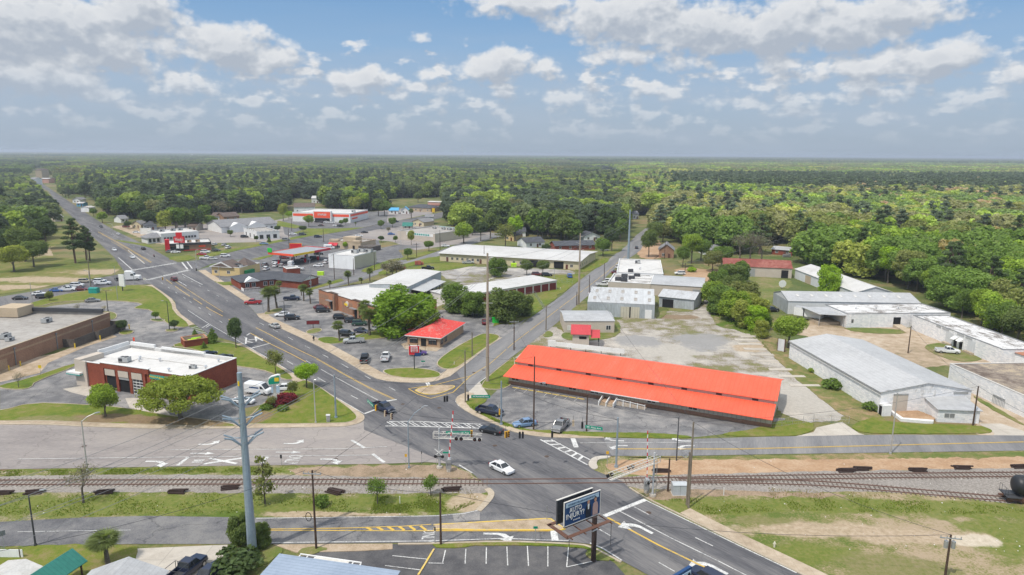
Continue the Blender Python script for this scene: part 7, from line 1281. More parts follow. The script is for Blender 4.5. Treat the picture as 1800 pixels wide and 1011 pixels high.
CARS=[('sedan',882,828,-45,'white','white saloon crossing the rails'),('sedan',863,761,152,'black','black saloon leaving the zebra crossing'),('pickup',674,722,-42,'navy','dark pickup stopped across the stop line'),('pickup',861,728,-24,'navy','navy crew cab pickup parked on the grass edge by the slim signal pole'),('sedan',922,749,200,'lightblue','light blue saloon in the hall car park'),
('pickup',985,754,247,'grey','grey pickup facing the camera in the hall car park'),('pickup',622,603,192,'silver','silver pickup driving through the diner lot'),('pickup',641,635,97,'black','black pickup parked by the pavement of the diner lot'),('pickup',678,632,93,'white','white pickup parked beside the black one at the diner'),('sedan',735,624,10,'purple','small purple blue car behind the diner sign post'),
('sedan',483,576,135,'silver','silver saloon driving on the main road past the restaurant lot'),('sedan',496,556,195,'white','white saloon in the restaurant lot'),('suv',514,562,8,'black','black suv beside the white saloon in the restaurant lot'),('pickup',445,535,182,'red','red pickup turning out of the side street'),('pickup',513,528,12,'navy','dark blue pickup on the side street behind the palms'),
('sedan',564,543,10,'maroon','maroon car parked at the first restaurant doorway'),('suv',568,549,10,'black','black suv parked in front of the maroon car'),('suv',599,561,8,'black','black suv, second in the row by the restaurant wall'),('suv',619,567,5,'black','black suv next to the dark green one'),('suv',632,572,8,'green','dark green boxy suv parked by the palms'),('sedan',663,581,-15,'silver','silver saloon at the end of the restaurant lot'),('sedan',636,585,-22,'navy','navy saloon behind the lot island palms'),('suv',610,591,-15,'black','black suv beside the single palm'),
('sedan',852,569,95,'maroon','dark red car at the back of the diner lot'),('van',455,692,-14,'white','white delivery van with a blue stripe beside the repair shop'),('sedan',428,709,-6,'white','white saloon in front of the delivery van'),('sedan',497,686,190,'white','white car behind the green pylon sign'),('sedan',366,626,60,'navy','dark car nose up to the back wall of the repair shop'),('sedan',394,632,60,'black','black car right behind the repair shop'),('suv',306,494,130,'maroon','maroon suv crossing the far junction'),
('suv',176,497,14,'white','white suv beside the semi truck queue, farther lane'),('pickup',181,501,14,'white','white pickup in the nearer lane behind the semi truck'),('suv',136,504,14,'white','white suv in the middle of the queue'),('sedan',121,508,14,'silver','silver car in the middle of the queue'),('sedan',100,513,15,'blue','bright blue car in the queue'),('pickup',119,512,15,'white','white pickup beside the bright blue car'),('sedan',143,511,15,'maroon','dark red car in the near lane of the queue'),('sedan',69,519,15,'white','white saloon behind the blue car'),('suv',77,525,15,'black','black suv in the near lane left of the lone lawn tree'),('sedan',36,527,12,'black','black saloon last in the queue'),('sedan',163,531,20,'grey','grey saloon alone in the empty parking lot'),('suv',150,497,14,'tan','tan suv farthest lane of the queue'),
('sedan',201,441,-50,'white','white car driving down the main road past the pines'),('sedan',233,454,-50,'white','white car waiting at the far junction'),('sedan',252,439,130,'black','black car driving away right of the median'),('sedan',178,400,-52,'black','black car farther up the main road'),('sedan',208,413,128,'white','white car driving away far up the road'),('sedan',101,361,-53,'black','dark car farthest up the main road'),
('sedan',309,445,20,'white','white car beside the fast food sign'),('sedan',300,444,20,'grey','grey car left of the fast food sign'),('suv',361,445,8,'white','white suv in the fast food lot'),('sedan',355,449,8,'red','red car in the fast food lot'),('sedan',380,442,5,'black','black car at the back of the fast food lot'),('pickup',362,456,8,'white','white pickup at the edge of the fast food lot'),('sedan',373,457,8,'silver','silver car leaving the fast food lot'),('suv',396,452,12,'white','white suv on the cross street'),('sedan',377,431,90,'white','white car beside the fast food kitchen'),('sedan',394,432,90,'silver','silver car in the second row by the fast food kitchen'),('suv',401,437,90,'white','white suv in the second row by the fast food kitchen'),('sedan',240,410,0,'white','white car parked in the car yard on the main road'),('suv',222,400,0,'maroon','maroon suv in the dirt car yard'),('suv',430,418,20,'black','black suv in front of the white stucco cafe'),
('suv',487,463,10,'white','white suv at the petrol forecourt edge'),('suv',484,469,95,'white','white car front row by the petrol forecourt'),('suv',495,470,95,'silver','silver car front row by the petrol forecourt'),('van',512,468,95,'white','white van in the petrol forecourt'),('pickup',523,475,175,'white','white pickup crossing the petrol forecourt'),('suv',537,459,5,'white','white suv right of the petrol pumps'),('suv',553,456,20,'black','black suv right of the petrol canopy'),('suv',560,448,15,'black','black suv beside the canopy edge'),('sedan',560,469,175,'white','white car beside the white box building'),('suv',573,463,90,'white','white car tucked against the white box building'),('suv',468,475,90,'white','white suv behind the brick office'),('suv',466,468,90,'grey','grey suv behind the brick office'),('van',579,438,5,'white','white van by the red awning restaurant'),('suv',500,455,5,'maroon','dark car under the petrol canopy'),
('sedan',558,391,15,'black','black car left of the entrance of the red banded store'),('sedan',567,391.5,80,'navy','navy car at the entrance of the red banded store'),('sedan',574,392,15,'white','white car at the entrance of the red banded store'),('sedan',583,392.5,10,'white','white car right of the entrance of the red banded store'),('sedan',565,398,5,'black','black car in the middle of the store car park'),('suv',598,399,10,'black','black suv under the store car park trees'),('sedan',591,398,10,'white','white car under the store car park trees'),('sedan',515,413,10,'white','white car at the cafe exit'),('suv',532,414,5,'navy','navy suv at the cafe exit'),('suv',559,418,15,'navy','navy suv driving on the cross street'),('suv',503,423,10,'grey','grey pickup shaped car in the cafe lot'),('sedan',464,430,10,'lightblue','light blue car by the cafe hedge'),('suv',696,391,15,'navy','navy suv far along the cross street'),('sedan',631,416,20,'white','white car in the lot of the tan restaurant'),('sedan',641,410,20,'black','black car parked behind the tan restaurant'),('sedan',688,413,10,'blue','blue car beside the beige store'),('sedan',783,434,10,'white','white car on the side street by the tan offices'),
('suv',944,485,5,'maroon','dark red suv parked under the left small round tree'),('suv',961,486,5,'black','black suv parked under the right small round tree'),('pickup',954,495,178,'black','black pickup on the grass below the small round trees'),('suv',1001,488,95,'blue','blue car on the grass near the north street'),('sedan',1063,441,5,'silver','silver car at the brick duplex'),('sedan',1119,437,80,'black','dark car driving on the north street'),('sedan',1131,417,80,'grey','grey car far up the north street'),('suv',1091,472,5,'white','white suv parked at the flat white building'),('sedan',1084,481,5,'maroon','dark red car parked at the flat white building'),('pickup',1060,503,5,'white','white pickup parked by the patched roof building'),('suv',1072,497,5,'white','white suv nose in by the patched roof building'),('sedan',1045,518,20,'white','white car by the tin warehouse corner'),('suv',1195,483,178,'white','white suv behind the flat white building'),('pickup',1665,621,-14,'white','white pickup on the grass by the long block building'),
('pickup',329,1010,75,'navy','black pickup with a rack on the concrete forecourt'),('sedan',372,1011,78,'navy','dark saloon beside the racked pickup'),('suv',1243,1024,130,'navy','dark suv driving out at the bottom edge'),('pickup',762,462,180,'black','black trailer pickup by the tan offices') if 0 else ('pickup',752,474,15,'black','black pickup by the fence of the tan offices'),('pickup',823,464,10,'silver','silver truck parked at the tan office wall'),('sedan',1009,471,10,'white','white car at the corner of the tan offices'),('sedan',842,436,5,'black','dark car at the bend of the side street'),('suv',1357,548,10,'black','black suv beside the grey warehouse'),('sedan',1718,514,40,'white','white car glimpsed among trees at the right'),('sedan',1740,520,40,'silver','silver car glimpsed among trees at the right'),('suv',906,441,8,'silver','silver suv behind the tan offices')]
for k,px,py,hd,c,lab in CARS:
    v=W(px,py); z=.075 if k else 0; col=(*PC[c],1)
    t=copy_thing(PROTO[k],(v.x,v.y,.07),R(hd),lab,'cars and trucks standing or driving',col)
    if c in ('black','navy','grey'): pass
for p in PROTO.values():
    for c in list(p.children):
        for g_ in list(c.children): bpy.data.objects.remove(g_)
        bpy.data.objects.remove(c)
    bpy.data.objects.remove(p)
def find(lab): return [o for o in COL.objects if o.get('label')==lab][0]
t=find('black pickup with a rack on the concrete forecourt'); part('ladder_rack',t,'dark_grey',lambda m:[m.cyl((x,s*.95,1.2),(x,s*.95,2.1),.04,.04,5) for x in (-2.6,-.7) for s in (1,-1)]+[m.cyl((x,-.95,2.1),(x,.95,2.1),.04,.04,5) for x in (-2.6,-.7)]+[m.cyl((-2.6,s*.95,2.1),(-.7,s*.95,2.1),.04,.04,5) for s in (1,-1)])
# semi tractor
v=W(231,493); t=thing('semi_truck','white semi tractor with no trailer turning at the far junction','truck',(v.x,v.y,.07),R(12))
part('cab',t,'white',lambda m:m.loft([sec(3.6,.95,.6,1.9,.15),sec(3.4,1.1,.5,2.0,.15),sec(1.6,1.2,.5,2.2,.15),sec(1.2,1.22,.5,3.1,.15),sec(.2,1.24,.5,3.9,.15),sec(-2.0,1.24,.5,4.0,.15)])); part('chassis',t,'dark_grey',lambda m:m.box(-6.2,-.5,.7,-2,.5,1.1)); part('window_glass',t,'glass',lambda m:m.add([(1.62,-1,2.24),(1.62,1,2.24),(1.22,1,3.05),(1.22,-1,3.05)],[(0,1,2,3)]).box(.2,-1.26,2.1,1.2,-1.245,2.8)); part('fifth_wheel',t,'black',lambda m:m.box(-5.6,-.6,1.1,-4.2,.6,1.25)); part('side_fairing',t,'off_white',lambda m:m.box(-2.05,-1.2,1.4,-2.02,1.2,3.4)); wheels(t,(2.6,-4.1,-5.3),1.2,.5)
v=W(1419,562); t=thing('box_trailer','white box trailer parked at the loading dock of the block warehouse','trailer',(v.x,v.y,0),R(-42)); part('box_body',t,'wall_white',lambda m:m.box(-4,-1.25,1.2,4.5,1.25,3.9)); part('roof_panel',t,'metal_roof_grey',lambda m:m.box(-4.02,-1.27,3.9,4.52,1.27,3.95)); part('rear_frame',t,'steel_grey',lambda m:(m.box(4.53,-1.28,1.15,4.6,-1.15,3.92),m.box(4.53,1.15,1.15,4.6,1.28,3.92),m.box(-1,-1.0,.6,4.2,1.0,1.18))); wheels(t,(2.2,3.4),1.15,.5)
# riders and walkers
def person(px,py,h,az,shirt,trouser,label,sit=False,z=0):
    v=W(px,py); t=thing('person',label,'person',(v.x,v.y,z),R(az)); s=h/1.75
    def P3(l): return [Vector(p)*s for p in l]
    me=bpy.data.meshes.new('body'); 
    V=P3([(0,0,.95),(0,0,1.2),(0,0,1.42),(0,0,1.52),(0,0,1.66),(0,.17,1.42),(.05,.3,1.15),(.12,.3,.92),(0,-.17,1.42),(-.03,-.3,1.15),(.02,-.32,.92),(0,.1,.9),(.12,.11,.5),(0,.11,.08),(.14,.11,.04),(0,-.1,.9),(-.06,-.11,.5),(-.15,-.11,.08),(-.02,-.11,.04)])
    if sit: V=P3([(0,0,.8),(.04,0,1.05),(.08,0,1.25),(.1,0,1.36),(.14,0,1.5),(.08,.18,1.25),(.25,.28,1.0),(.5,.25,.95),(.08,-.18,1.25),(.25,-.28,1.0),(.5,-.25,.95),(.05,.12,.78),(.42,.18,.72),(.3,.2,.3),(.42,.2,.26),(.05,-.12,.78),(.42,-.18,.72),(.3,-.2,.3),(.42,-.2,.26)])
    E_=[(0,1),(1,2),(2,3),(3,4),(2,5),(5,6),(6,7),(2,8),(8,9),(9,10),(0,11),(11,12),(12,13),(13,14),(0,15),(15,16),(16,17),(17,18)]
    me.from_pydata(V,E_,[]); me.update(); o=mobj('body',me,t); me.materials.append(MATS[shirt])
    sk=o.modifiers.new('skin','SKIN'); rad=[.16,.16,.17,.065,.1,.08,.055,.04,.08,.055,.04,.11,.075,.05,.045,.11,.075,.05,.045]
    for i,r_ in enumerate(rad): me.skin_vertices[0].data[i].radius=(r_*s,r_*s)
    me.skin_vertices[0].data[0].use_root=True; su=o.modifiers.new('sub','SUBSURF'); su.levels=su.render_levels=1
    hp=V[4]; part('hair',t,'black',lambda m:m.loft([[(hp.x+r_*math.cos(q_),hp.y+r_*math.sin(q_),hp.z+zz) for q_ in np.linspace(0,6.28,9)[:-1]] for r_,zz in ((.11,.03),(.105,.09),(.05,.14))]))
    if not sit: part('trousers',t,trouser,lambda m:[m.tube([V[a_]+Vector((0,0,.02)),V[b_],V[c_]],[.12*s,.085*s,.06*s],7) for a_,b_,c_ in ((11,12,13),(15,16,17))])
    return t
person(551.6,600.5,1.75,-40,'black','dark_grey','person in dark clothes walking on the pavement beside the restaurant lot')
v=W(271,452); t=thing('motorcycle','motorcycle riding away on the main road near the far junction','motorcycle',(v.x,v.y,.07),R(130)); part('frame',t,'dark_grey',lambda m:(m.box(-.6,-.14,.45,.5,.14,.85),m.cyl((.5,0,.85),(.75,0,.35),.04,.04,6),m.cyl((.45,-.35,1.0),(.45,.35,1.0),.025,.025,5)))
for x in (-.7,.72): part('wheel',t,'tyre',lambda m:m.cyl((x,-.07,.33),(x,.07,.33),.33,.33,14))
person(271,452,1.6,130,'maroon','black','rider in a dark red jacket sitting on the motorcycle',True,.1)
HAZE=1.5e-4
# ================================================ TREES
rs=np.random.RandomState(5)
def leafmesh(name,lobes,n,size,mat,flatten=1.,seed=0,up=.25,shell=(.72,1.04)):
    r=np.random.RandomState(seed); lob=np.array(lobes,float); wgt=lob[:,3]**2; wgt/=wgt.sum()
    k=r.choice(len(lob),n,p=wgt); d=r.normal(size=(n,3)); d[:,2]+=up; d/=np.linalg.norm(d,axis=1)[:,None]
    rr=r.uniform(shell[0],shell[1],n)*(1+.12*np.sin(d[:,0]*7+k)*np.cos(d[:,1]*6+d[:,2]*5)); rad=lob[k,3]
    p=lob[k,:3]+d*(rad*rr)[:,None]*np.array([1,1,flatten])
    nn=d+r.normal(size=(n,3))*.55; nn/=np.linalg.norm(nn,axis=1)[:,None]
    t1=np.cross(nn,r.normal(size=(n,3))); t1/=np.linalg.norm(t1,axis=1)[:,None]; t2=np.cross(nn,t1)
    s=(size*r.uniform(.55,1.35,n))[:,None]; a=r.uniform(.6,1.,n)[:,None]
    V=np.stack([p-t1*s,p-t2*s*a,p+t1*s,p+t2*s*a],1).reshape(-1,3)
    F=np.arange(n*4).reshape(-1,4)
    me=bpy.data.meshes.new(name); me.from_pydata(V.tolist(),[],F.tolist()); me.materials.append(MATS[mat]); me.update(); return me
def trunkmesh(h,r,limbs,lobes,mat='bark',seed=0,name='trunk',lean=0):
    rr=random.Random(seed); m=MB(); top_=(lean,0,h); m.tube([(0,0,-.1),(lean*.3,rr.uniform(-.1,.1),h*.4),(lean*.7,rr.uniform(-.15,.15),h*.75),top_],[r,r*.75,r*.6,r*.45],7)
    for l in lobes[:limbs]:
        z0=h*rr.uniform(.5,.95); a=Vector((lean*z0/h,0,z0)); b=Vector(l[:3]); mid=(a+b)/2+Vector((rr.uniform(-.3,.3),rr.uniform(-.3,.3),rr.uniform(-.2,.4))); m.tube([a,mid,b],[r*.4,r*.25,r*.08],5)
    return m.mesh(name,[mat])
def lobes_round(R_,zc,n,seed,sq=.85,inner=.55):
    r=random.Random(seed); L=[(0,0,zc,R_*.72)]
    for i in range(n):
        th=i*2.399+r.uniform(-.3,.3); u=r.uniform(-.75,.95); q=math.sqrt(max(0,1-u*u)); d=R_*inner*r.uniform(.85,1.15); L.append((q*math.cos(th)*d,q*math.sin(th)*d,zc+u*d*sq,R_*r.uniform(.34,.5)))
    return L
LEAF=[1]
TR={}
def proto(kind,variant=0,hi=True):
    k=(kind,variant,hi)
    if k in TR: return TR[k]
    sd=variant*17+3; N=1. if hi else .3; S_=1. if hi else 1.75; mt='foliage'
    if kind=='round': L=lobes_round(4.,6.2,11,sd); c=leafmesh('crown',L,int(9000*N),.19*S_,mt,.9,sd,shell=(.6,1.1)); t=trunkmesh(4.5,.28,7,L[1:],seed=sd)
    elif kind=='tall': L=[(x*.8,y*.8,z*1.45-2.,r*.95) for x,y,z,r in lobes_round(4.6,8.,14,sd)]; c=leafmesh('crown',L,int(9000*N),.23*S_,mt,1.1,sd,shell=(.6,1.1)); t=trunkmesh(7,.32,7,L[1:],seed=sd)
    elif kind=='full':
        r=random.Random(sd); L=[(0,0,3.4,2.8)]
        for i in range(26):
            z=r.uniform(1.2,7.6); q=3.4*math.sqrt(max(.05,1-((z-3.9)/4.6)**2)); th=i*2.4+r.uniform(-.3,.3); L.append((math.cos(th)*q*.72,math.sin(th)*q*.72,z,r.uniform(1.1,1.6)))
        c=leafmesh('crown',L,int(11000*N),.2*S_,mt,.9,sd,shell=(.65,1.1)); t=trunkmesh(3,.22,6,L[1:],seed=sd)
    elif kind=='dome':
        r=random.Random(sd); L=[(0,0,8.2,3.6)]
        for i in range(34):
            z=r.uniform(5.2,13.2); q=4.9*math.sqrt(max(.04,1-((z-7.6)/6.2)**2)); th=i*2.4+r.uniform(-.3,.3); L.append((math.cos(th)*q*.74,math.sin(th)*q*.74,z,r.uniform(1.5,2.1)))
        c=leafmesh('crown',L,int(7500*N),.33*S_,mt,.88,sd); t=trunkmesh(6,.3,6,L[1:],seed=sd)
    elif kind=='oak':
        r=random.Random(sd); L=[(0,0,5.2,2.3)]+[(math.cos(i*.7+r.uniform(-.2,.2))*d,math.sin(i*.7)*d,4.2+h_,r.uniform(1.3,1.8)) for i in range(9) for d,h_ in ((r.uniform(3.9,4.7),r.uniform(-.5,.3)),(r.uniform(1.8,2.8),r.uniform(1.0,1.7)))]; c=leafmesh('crown',L,int(14000*N),.16*S_,mt,.62,sd,shell=(.5,1.12)); t=trunkmesh(2.4,.36,14,L[1:],seed=sd)
    elif kind=='pine':
        r=random.Random(sd); L=[]
        for i in range(15):
            z=7.5+i*.88; q=(1-abs(i-4.5)/11)*3.3; th=i*2.4; L.append((math.cos(th)*q*.7,math.sin(th)*q*.7,z,r.uniform(1.2,1.75)*(1.1-i*.035)))
        c=leafmesh('crown',L,int(7500*N),.2*S_,mt,.62,sd); t=trunkmesh(19.5,.33,12,L,'bark_red',sd,lean=.5)
    elif kind=='cone': L=[(math.cos(i*2.4)*(1.35-i*.13)*.6,math.sin(i*2.4)*(1.35-i*.13)*.6,.6+i*.42,1.25-i*.115) for i in range(10)]; c=leafmesh('crown',L,int(1700*N),.17*S_,mt,1.,sd); t=trunkmesh(1.,.12,0,[],seed=sd)
    elif kind=='bush': L=[(0,0,.8,.8)]+[(math.cos(i*1.3)*.7,math.sin(i*1.3)*.7,.6+.2*(i%2),.6) for i in range(5)]; c=leafmesh('crown',L,int(900*N),.14*S_,mt,.85,sd); t=trunkmesh(.6,.08,2,L[1:],seed=sd)
    elif kind=='slim': L=[(math.cos(i*2.4)*.55,math.sin(i*2.4)*.55,1.6+i*.5,.85-i*.05) for i in range(9)]; c=leafmesh('crown',L,int(900*N),.13*S_,mt,1.1,sd,shell=(.2,1.05)); t=trunkmesh(5.6,.09,9,L,seed=sd)
    elif kind=='airy': L=lobes_round(2.6,4.4,9,sd); c=leafmesh('crown',L,int(1500*N),.17*S_,mt,1.15,sd,shell=(.3,1.08)); t=trunkmesh(4.6,.14,9,L[1:],seed=sd)
    elif kind=='bare':
        r=random.Random(sd); m=MB(); 
        def br(p,d,l,rad,dep):
            q=p+d*l; m.tube([p,q],[rad,rad*.6],5 if dep<2 else 3)
            if dep>=4: return
            for i in range(3 if dep<3 else 4): dd=(d+Vector((r.uniform(-1,1),r.uniform(-1,1),r.uniform(-.1,.7)))*.75).normalized(); br(p+d*l*r.uniform(.55,1),dd,l*r.uniform(.55,.8),rad*.5,dep+1)
        br(Vector((0,0,0)),Vector((0,0,1)),2.6,.17,0); t=m.mesh('trunk',['bark']); L=lobes_round(2.4,4.6,8,sd); c=leafmesh('twigs',L,int(700*N),.10*S_,mt,1.1,sd,shell=(.2,1.1))
    elif kind=='palm':
        r=random.Random(sd); m=MB(); lean=r.uniform(-.5,.5); H_=5.2
        m.tube([(0,0,-.1),(lean*.4,0,H_*.5),(lean,0,H_)],[.24,.19,.2],8); t=m.mesh('trunk',['bark']); V=[];Fc=[]
        for i in range(95):
            th=r.uniform(0,6.28); el=r.uniform(-1.0,1.4); ln=r.uniform(1.25,1.9)
            d=Vector((math.cos(th)*math.cos(el),math.sin(th)*math.cos(el),math.sin(el))); o=Vector((lean,0,H_+.1)); side=d.cross(Vector((0,0,1))); side=side.normalized() if side.length>.01 else Vector((1,0,0)); up_=side.cross(d)
            for j in range(9):
                a=(j-4)*.3; dd=(d*math.cos(a)+side*math.sin(a)); b0=o+d*ln*.45; e=b0+dd*ln*.62-Vector((0,0,.22)); w=up_*.03+side*.085*math.cos(a)-d*.08*math.sin(a); k_=len(V); V+=[tuple(b0-w),tuple(b0+w),tuple(e)]; Fc.append([k_,k_+1,k_+2])
            w=side*.03; k_=len(V); V+=[tuple(o-w),tuple(o+w),tuple(o+d*ln*.5)]; Fc.append([k_,k_+1,k_+2])
        me=bpy.data.meshes.new('fronds'); me.from_pydata(V,[],Fc); me.materials.append(MATS[mt]); me.update(); c=me
    TR[k]=(c,t); return TR[k]
GC={'fresh':(.18,.245,.04),'green':(.115,.17,.042),'mid':(.115,.15,.05),'dark':(.07,.10,.042),'pine':(.085,.115,.055),'olive':(.15,.165,.058),'yellow':(.22,.245,.06),'lime':(.21,.31,.03),'grey':(.16,.15,.115),'rust':(.25,.205,.10),'palm':(.13,.16,.06),'red':(.18,.035,.045),'oakc':(.18,.215,.045),'bluish':(.075,.11,.045)}
def tree(kind,px,py,top_,label,col,wide=1.,variant=0,group=None,hi=True,cat='tree',name=None,pos=None,H_=None,rot=None):
    b=pos or W(px,py); natural={'round':9.6,'tall':15.2,'oak':7.2,'pine':21,'cone':5.2,'bush':1.7,'slim':6.8,'airy':7.4,'bare':7.2,'palm':6.9,'full':8.6,'dome':14.6}[kind]; h=H_ or hgt(px,py,top_); s=h/natural
    c,t_=proto(kind,variant,hi)
    nm=name or {'pine':'pine_tree','palm':'palm_tree','bush':'bush','cone':'evergreen_tree','bare':'bare_tree','slim':'slender_tree'}.get(kind,'leafy_tree')
    t=thing(nm,label,cat,(b.x,b.y,0),rot if rot is not None else rnd.uniform(0,6.28),group); t.scale=(s*wide,s*wide,s)
    o=mobj('twigs' if kind=='bare' else ('fronds' if kind=='palm' else 'crown'),c,t); o.color=(*GC[col],1) if isinstance(col,str) else (*col,1); mobj('trunk',t_,t); return t
NEAR=[('round',186,733,676,'round bright green tree left of the service bays','fresh',1.1,0),('oak',318,738,663,'wide spreading umbrella shaped tree in front of the repair shop','oakc',1.12,0),('airy',485,658,609,'sparse olive tree on the verge between lawn and main road','olive',1.,0),('round',539,682,636,'bright lime green tree on the corner lawn beside the main road','lime',1.05,1),('tall',415,612,557,'dark green upright tree by the painted crossing letters','bluish',.95,0),
('cone',374,603,573,'taller dark evergreen beside the brick bin enclosure','green',1.1,0),('cone',343,594,576,'small dark evergreen left of the brick bin enclosure','green',1.,1),('cone',359,613,598,'smallest evergreen in front of the brick bin enclosure','green',1.,0),('round',214,584,562,'clipped round dark tree by the wooden screen fence','dark',1.15,0),('round',274,563,547,'small round tree on the far parking island','green',1.,1),('round',307,580,562,'round tree with a lamp on the lot exit island','dark',1.1,2),('round',88,529,512,'small reddish green tree beside the queue of cars','olive',1.1,0),
('bare',136,551,532,'leafless shrub tree, left one in the empty lot','grey',1.1,0),('bare',184,549,536,'leafless shrub with a lamp in the empty lot','rust',1.3,1),('bare',33,682,651,'leafless small tree on the lane verge at the left','grey',1.,0),('bare',147,884,808,'bare tree with pale buds on the railway verge','grey',1.25,2),('slim',466,886,788,'slender feathery tree right of the steel pole','olive',1.15,0),('airy',664,887,835,'left round bush tree beside the railway','green',1.05,1),('airy',757,872,830,'right round bush tree beside the railway','green',1.05,2),('bush',565,890,868,'small shrub beside the crossarm pole','green',.8,0),
('full',424,962,905,'big dark bush tree swallowing the foot of the steel pole','mid',.8,2),('full',462,962,920,'lighter bush right of the foot of the steel pole','mid',.8,1),('bush',418,1002,965,'low dark bush in front of the pole thicket','dark',1.5,0),
('full',715,590,504,'huge spreading green tree between restaurant and diner',(.135,.21,.03),1.5,2),('full',684,575,520,'left shoulder tree of the big green tree','green',1.3,1),('full',803,548,500,'dark green tree left of the tallest tan pole','green',1.35,0),('full',833,556,513,'lower dark green tree directly behind the tallest tan pole','green',1.25,1),('full',888,564,506,'broad dark tree right of the tallest tan pole','mid',1.35,2),('full',918,555,513,'smaller tree on the right side of the broad dark one','mid',1.1,0),
('round',926,484,456,'left of two small round trees in the office yard','mid',1.05,0),('round',954,483,456,'right of two small round trees in the office yard','mid',1.1,1),('full',875,486,452,'round dark tree at the end of the storage row','green',1.15,2),('round',717,455,436,'round tree at the side street corner, nearer one','green',1.1,0),('round',754,442,422,'round tree at the side street bend, farther one','green',1.1,1),('tall',723,431,404,'yellow green tree in front of the beige store','yellow',1.0,0),
('airy',697,492,452,'half bare grey tree behind the storage hall','grey',1.6,0),('airy',680,484,458,'thin grey tree left of the half bare one','grey',1.3,1),('round',1385,612,552,'bright green round tree at the corner of the largest warehouse','fresh',1.15,1),('full',1456,518,466,'bright lime green tree in front of the long white shed','lime',.9,0),('bush',1463,683,663,'lone shrub on the weedy wall foot of the largest warehouse','green',1.2,0),('bush',1532,721,704,'shrub at the near corner of the largest warehouse wall','green',1.2,1),('bush',1430,655,645,'low weed bush along the white wall','fresh',1.2,0),
('round',25,478,430,'yellow green tree at the far left edge of the park','yellow',1.35,0),('tall',45,460,392,'dark broad tree behind the yellow green park tree','mid',1.5,1),('tall',82,438,378,'dark tree in the middle of the park','dark',1.4,2),('pine',133,463,381,'left tall park pine with the dark crown','pine',1.5,0),('pine',152,458,395,'middle tall park pine','pine',1.4,1),('pine',158,459,400,'right tall park pine near the main road','pine',1.3,2),
('tall',498,388,356,'tall yellow green tree left of the red banded store','yellow',1.1,0),('round',508,385,370,'small lime tree just left of the red banded store','lime',1.1,1),('round',543,399,377,'tree in front of the red banded store wall','fresh',1.1,2),('round',608,396,383,'dark small tree at the corner of the red banded store, right one','green',1.,0),('round',600,397,386,'dark small tree at the corner of the red banded store, left one','green',1.,1),('round',533,409,396,'dark round tree on the verge by the cafe exit','dark',1.3,1),
('round',690,400,382,'rounded green tree beside the road right of the store','green',1.1,0),('round',670,403,386,'small green tree on the verge of the cross street','green',.9,2),('airy',683,409,398,'grey airy tree by the road edge','grey',1.2,0),('round',670,426,414,'dark tree between the tan restaurant and the grocery store','dark',1.2,1),('round',695,426,414,'green tree left of the grocery store front','green',1.,0),('round',608,438,424,'lime tree in front of the tan restaurant','lime',1.,1),
('round',405,416,404,'dark green tree at the corner of the white cafe','mid',1.2,0),('round',451,425,414,'small dark tree by the cafe wall','dark',1.,2),('cone',473,426,415,'clipped dark shrub by the cafe car park','green',1.,0),('round',488,408,396,'dark hedge tree above the cafe car park','dark',1.2,1),
('bush',490,712,693,'dark red leaved bush beside the green pylon sign','red',1.4,0),('bush',505,706,688,'second dark red leaved bush, right of the first','red',1.3,1),('airy',515,700,665,'feathery olive shrub behind the red leaved bushes','olive',1.,0),('airy',478,718,693,'twiggy brown green shrub left of the pylon sign','olive',1.2,1),('bush',497,722,711,'low green bush in front of the pylon sign','green',1.3,0),('bush',468,720,708,'low green bush left of the pylon foot','green',1.3,1),('bush',112,1010,0,'','green',1,0)][:-1]
for a in NEAR:
    kind,px,py,tp,lab,col,wd_,var=a; tree(kind,px,py,tp,lab,col,wd_,var,cat='bush' if kind=='bush' else 'tree')
for i,(px,py,tp,lab) in enumerate([(472,549,502,'left of the two tallest palms at the side street corner'),(487,542,500,'right of the two tallest palms at the side street corner'),(534,529,499,'palm with a leaning trunk, left of the pair beside the brick restaurant'),(546,534,506,'palm of the pair closest to the brick restaurant wall'),(597,600,563,'lone round headed palm on the lot island'),(650,590,540,'tall palm in front of the big green tree'),(640,570,535,'palm behind the tall one by the restaurant wall'),(643,562,525,'palm highest against the white restaurant roof'),
   (613,502,475,'palm on the side street verge, left of a close pair'),(580,508,492,'small palm by the brick annex corner'),(636,503,487,'short palm at the left end of the storage hall'),(650,495,470,'palm right of the white box building'),(690,490,470,'palm behind the storage hall roof'),(492,515,493,'palm beside the brick office porch'),(530,520,500,'palm at the brick annex'),(723,384,366,'tiny palm by the blue roofed booth'),(190,994,937,'shaggy palm beside the green carport'),(1138,418,405,'palm on the bend of the north street'),(625,398,390,'small palm at the corner of the store car park')]):
    tree('palm',px,py,tp,lab,'palm',1.35 if i!=16 else 2.1,i%3,'palm trees around the car parks')
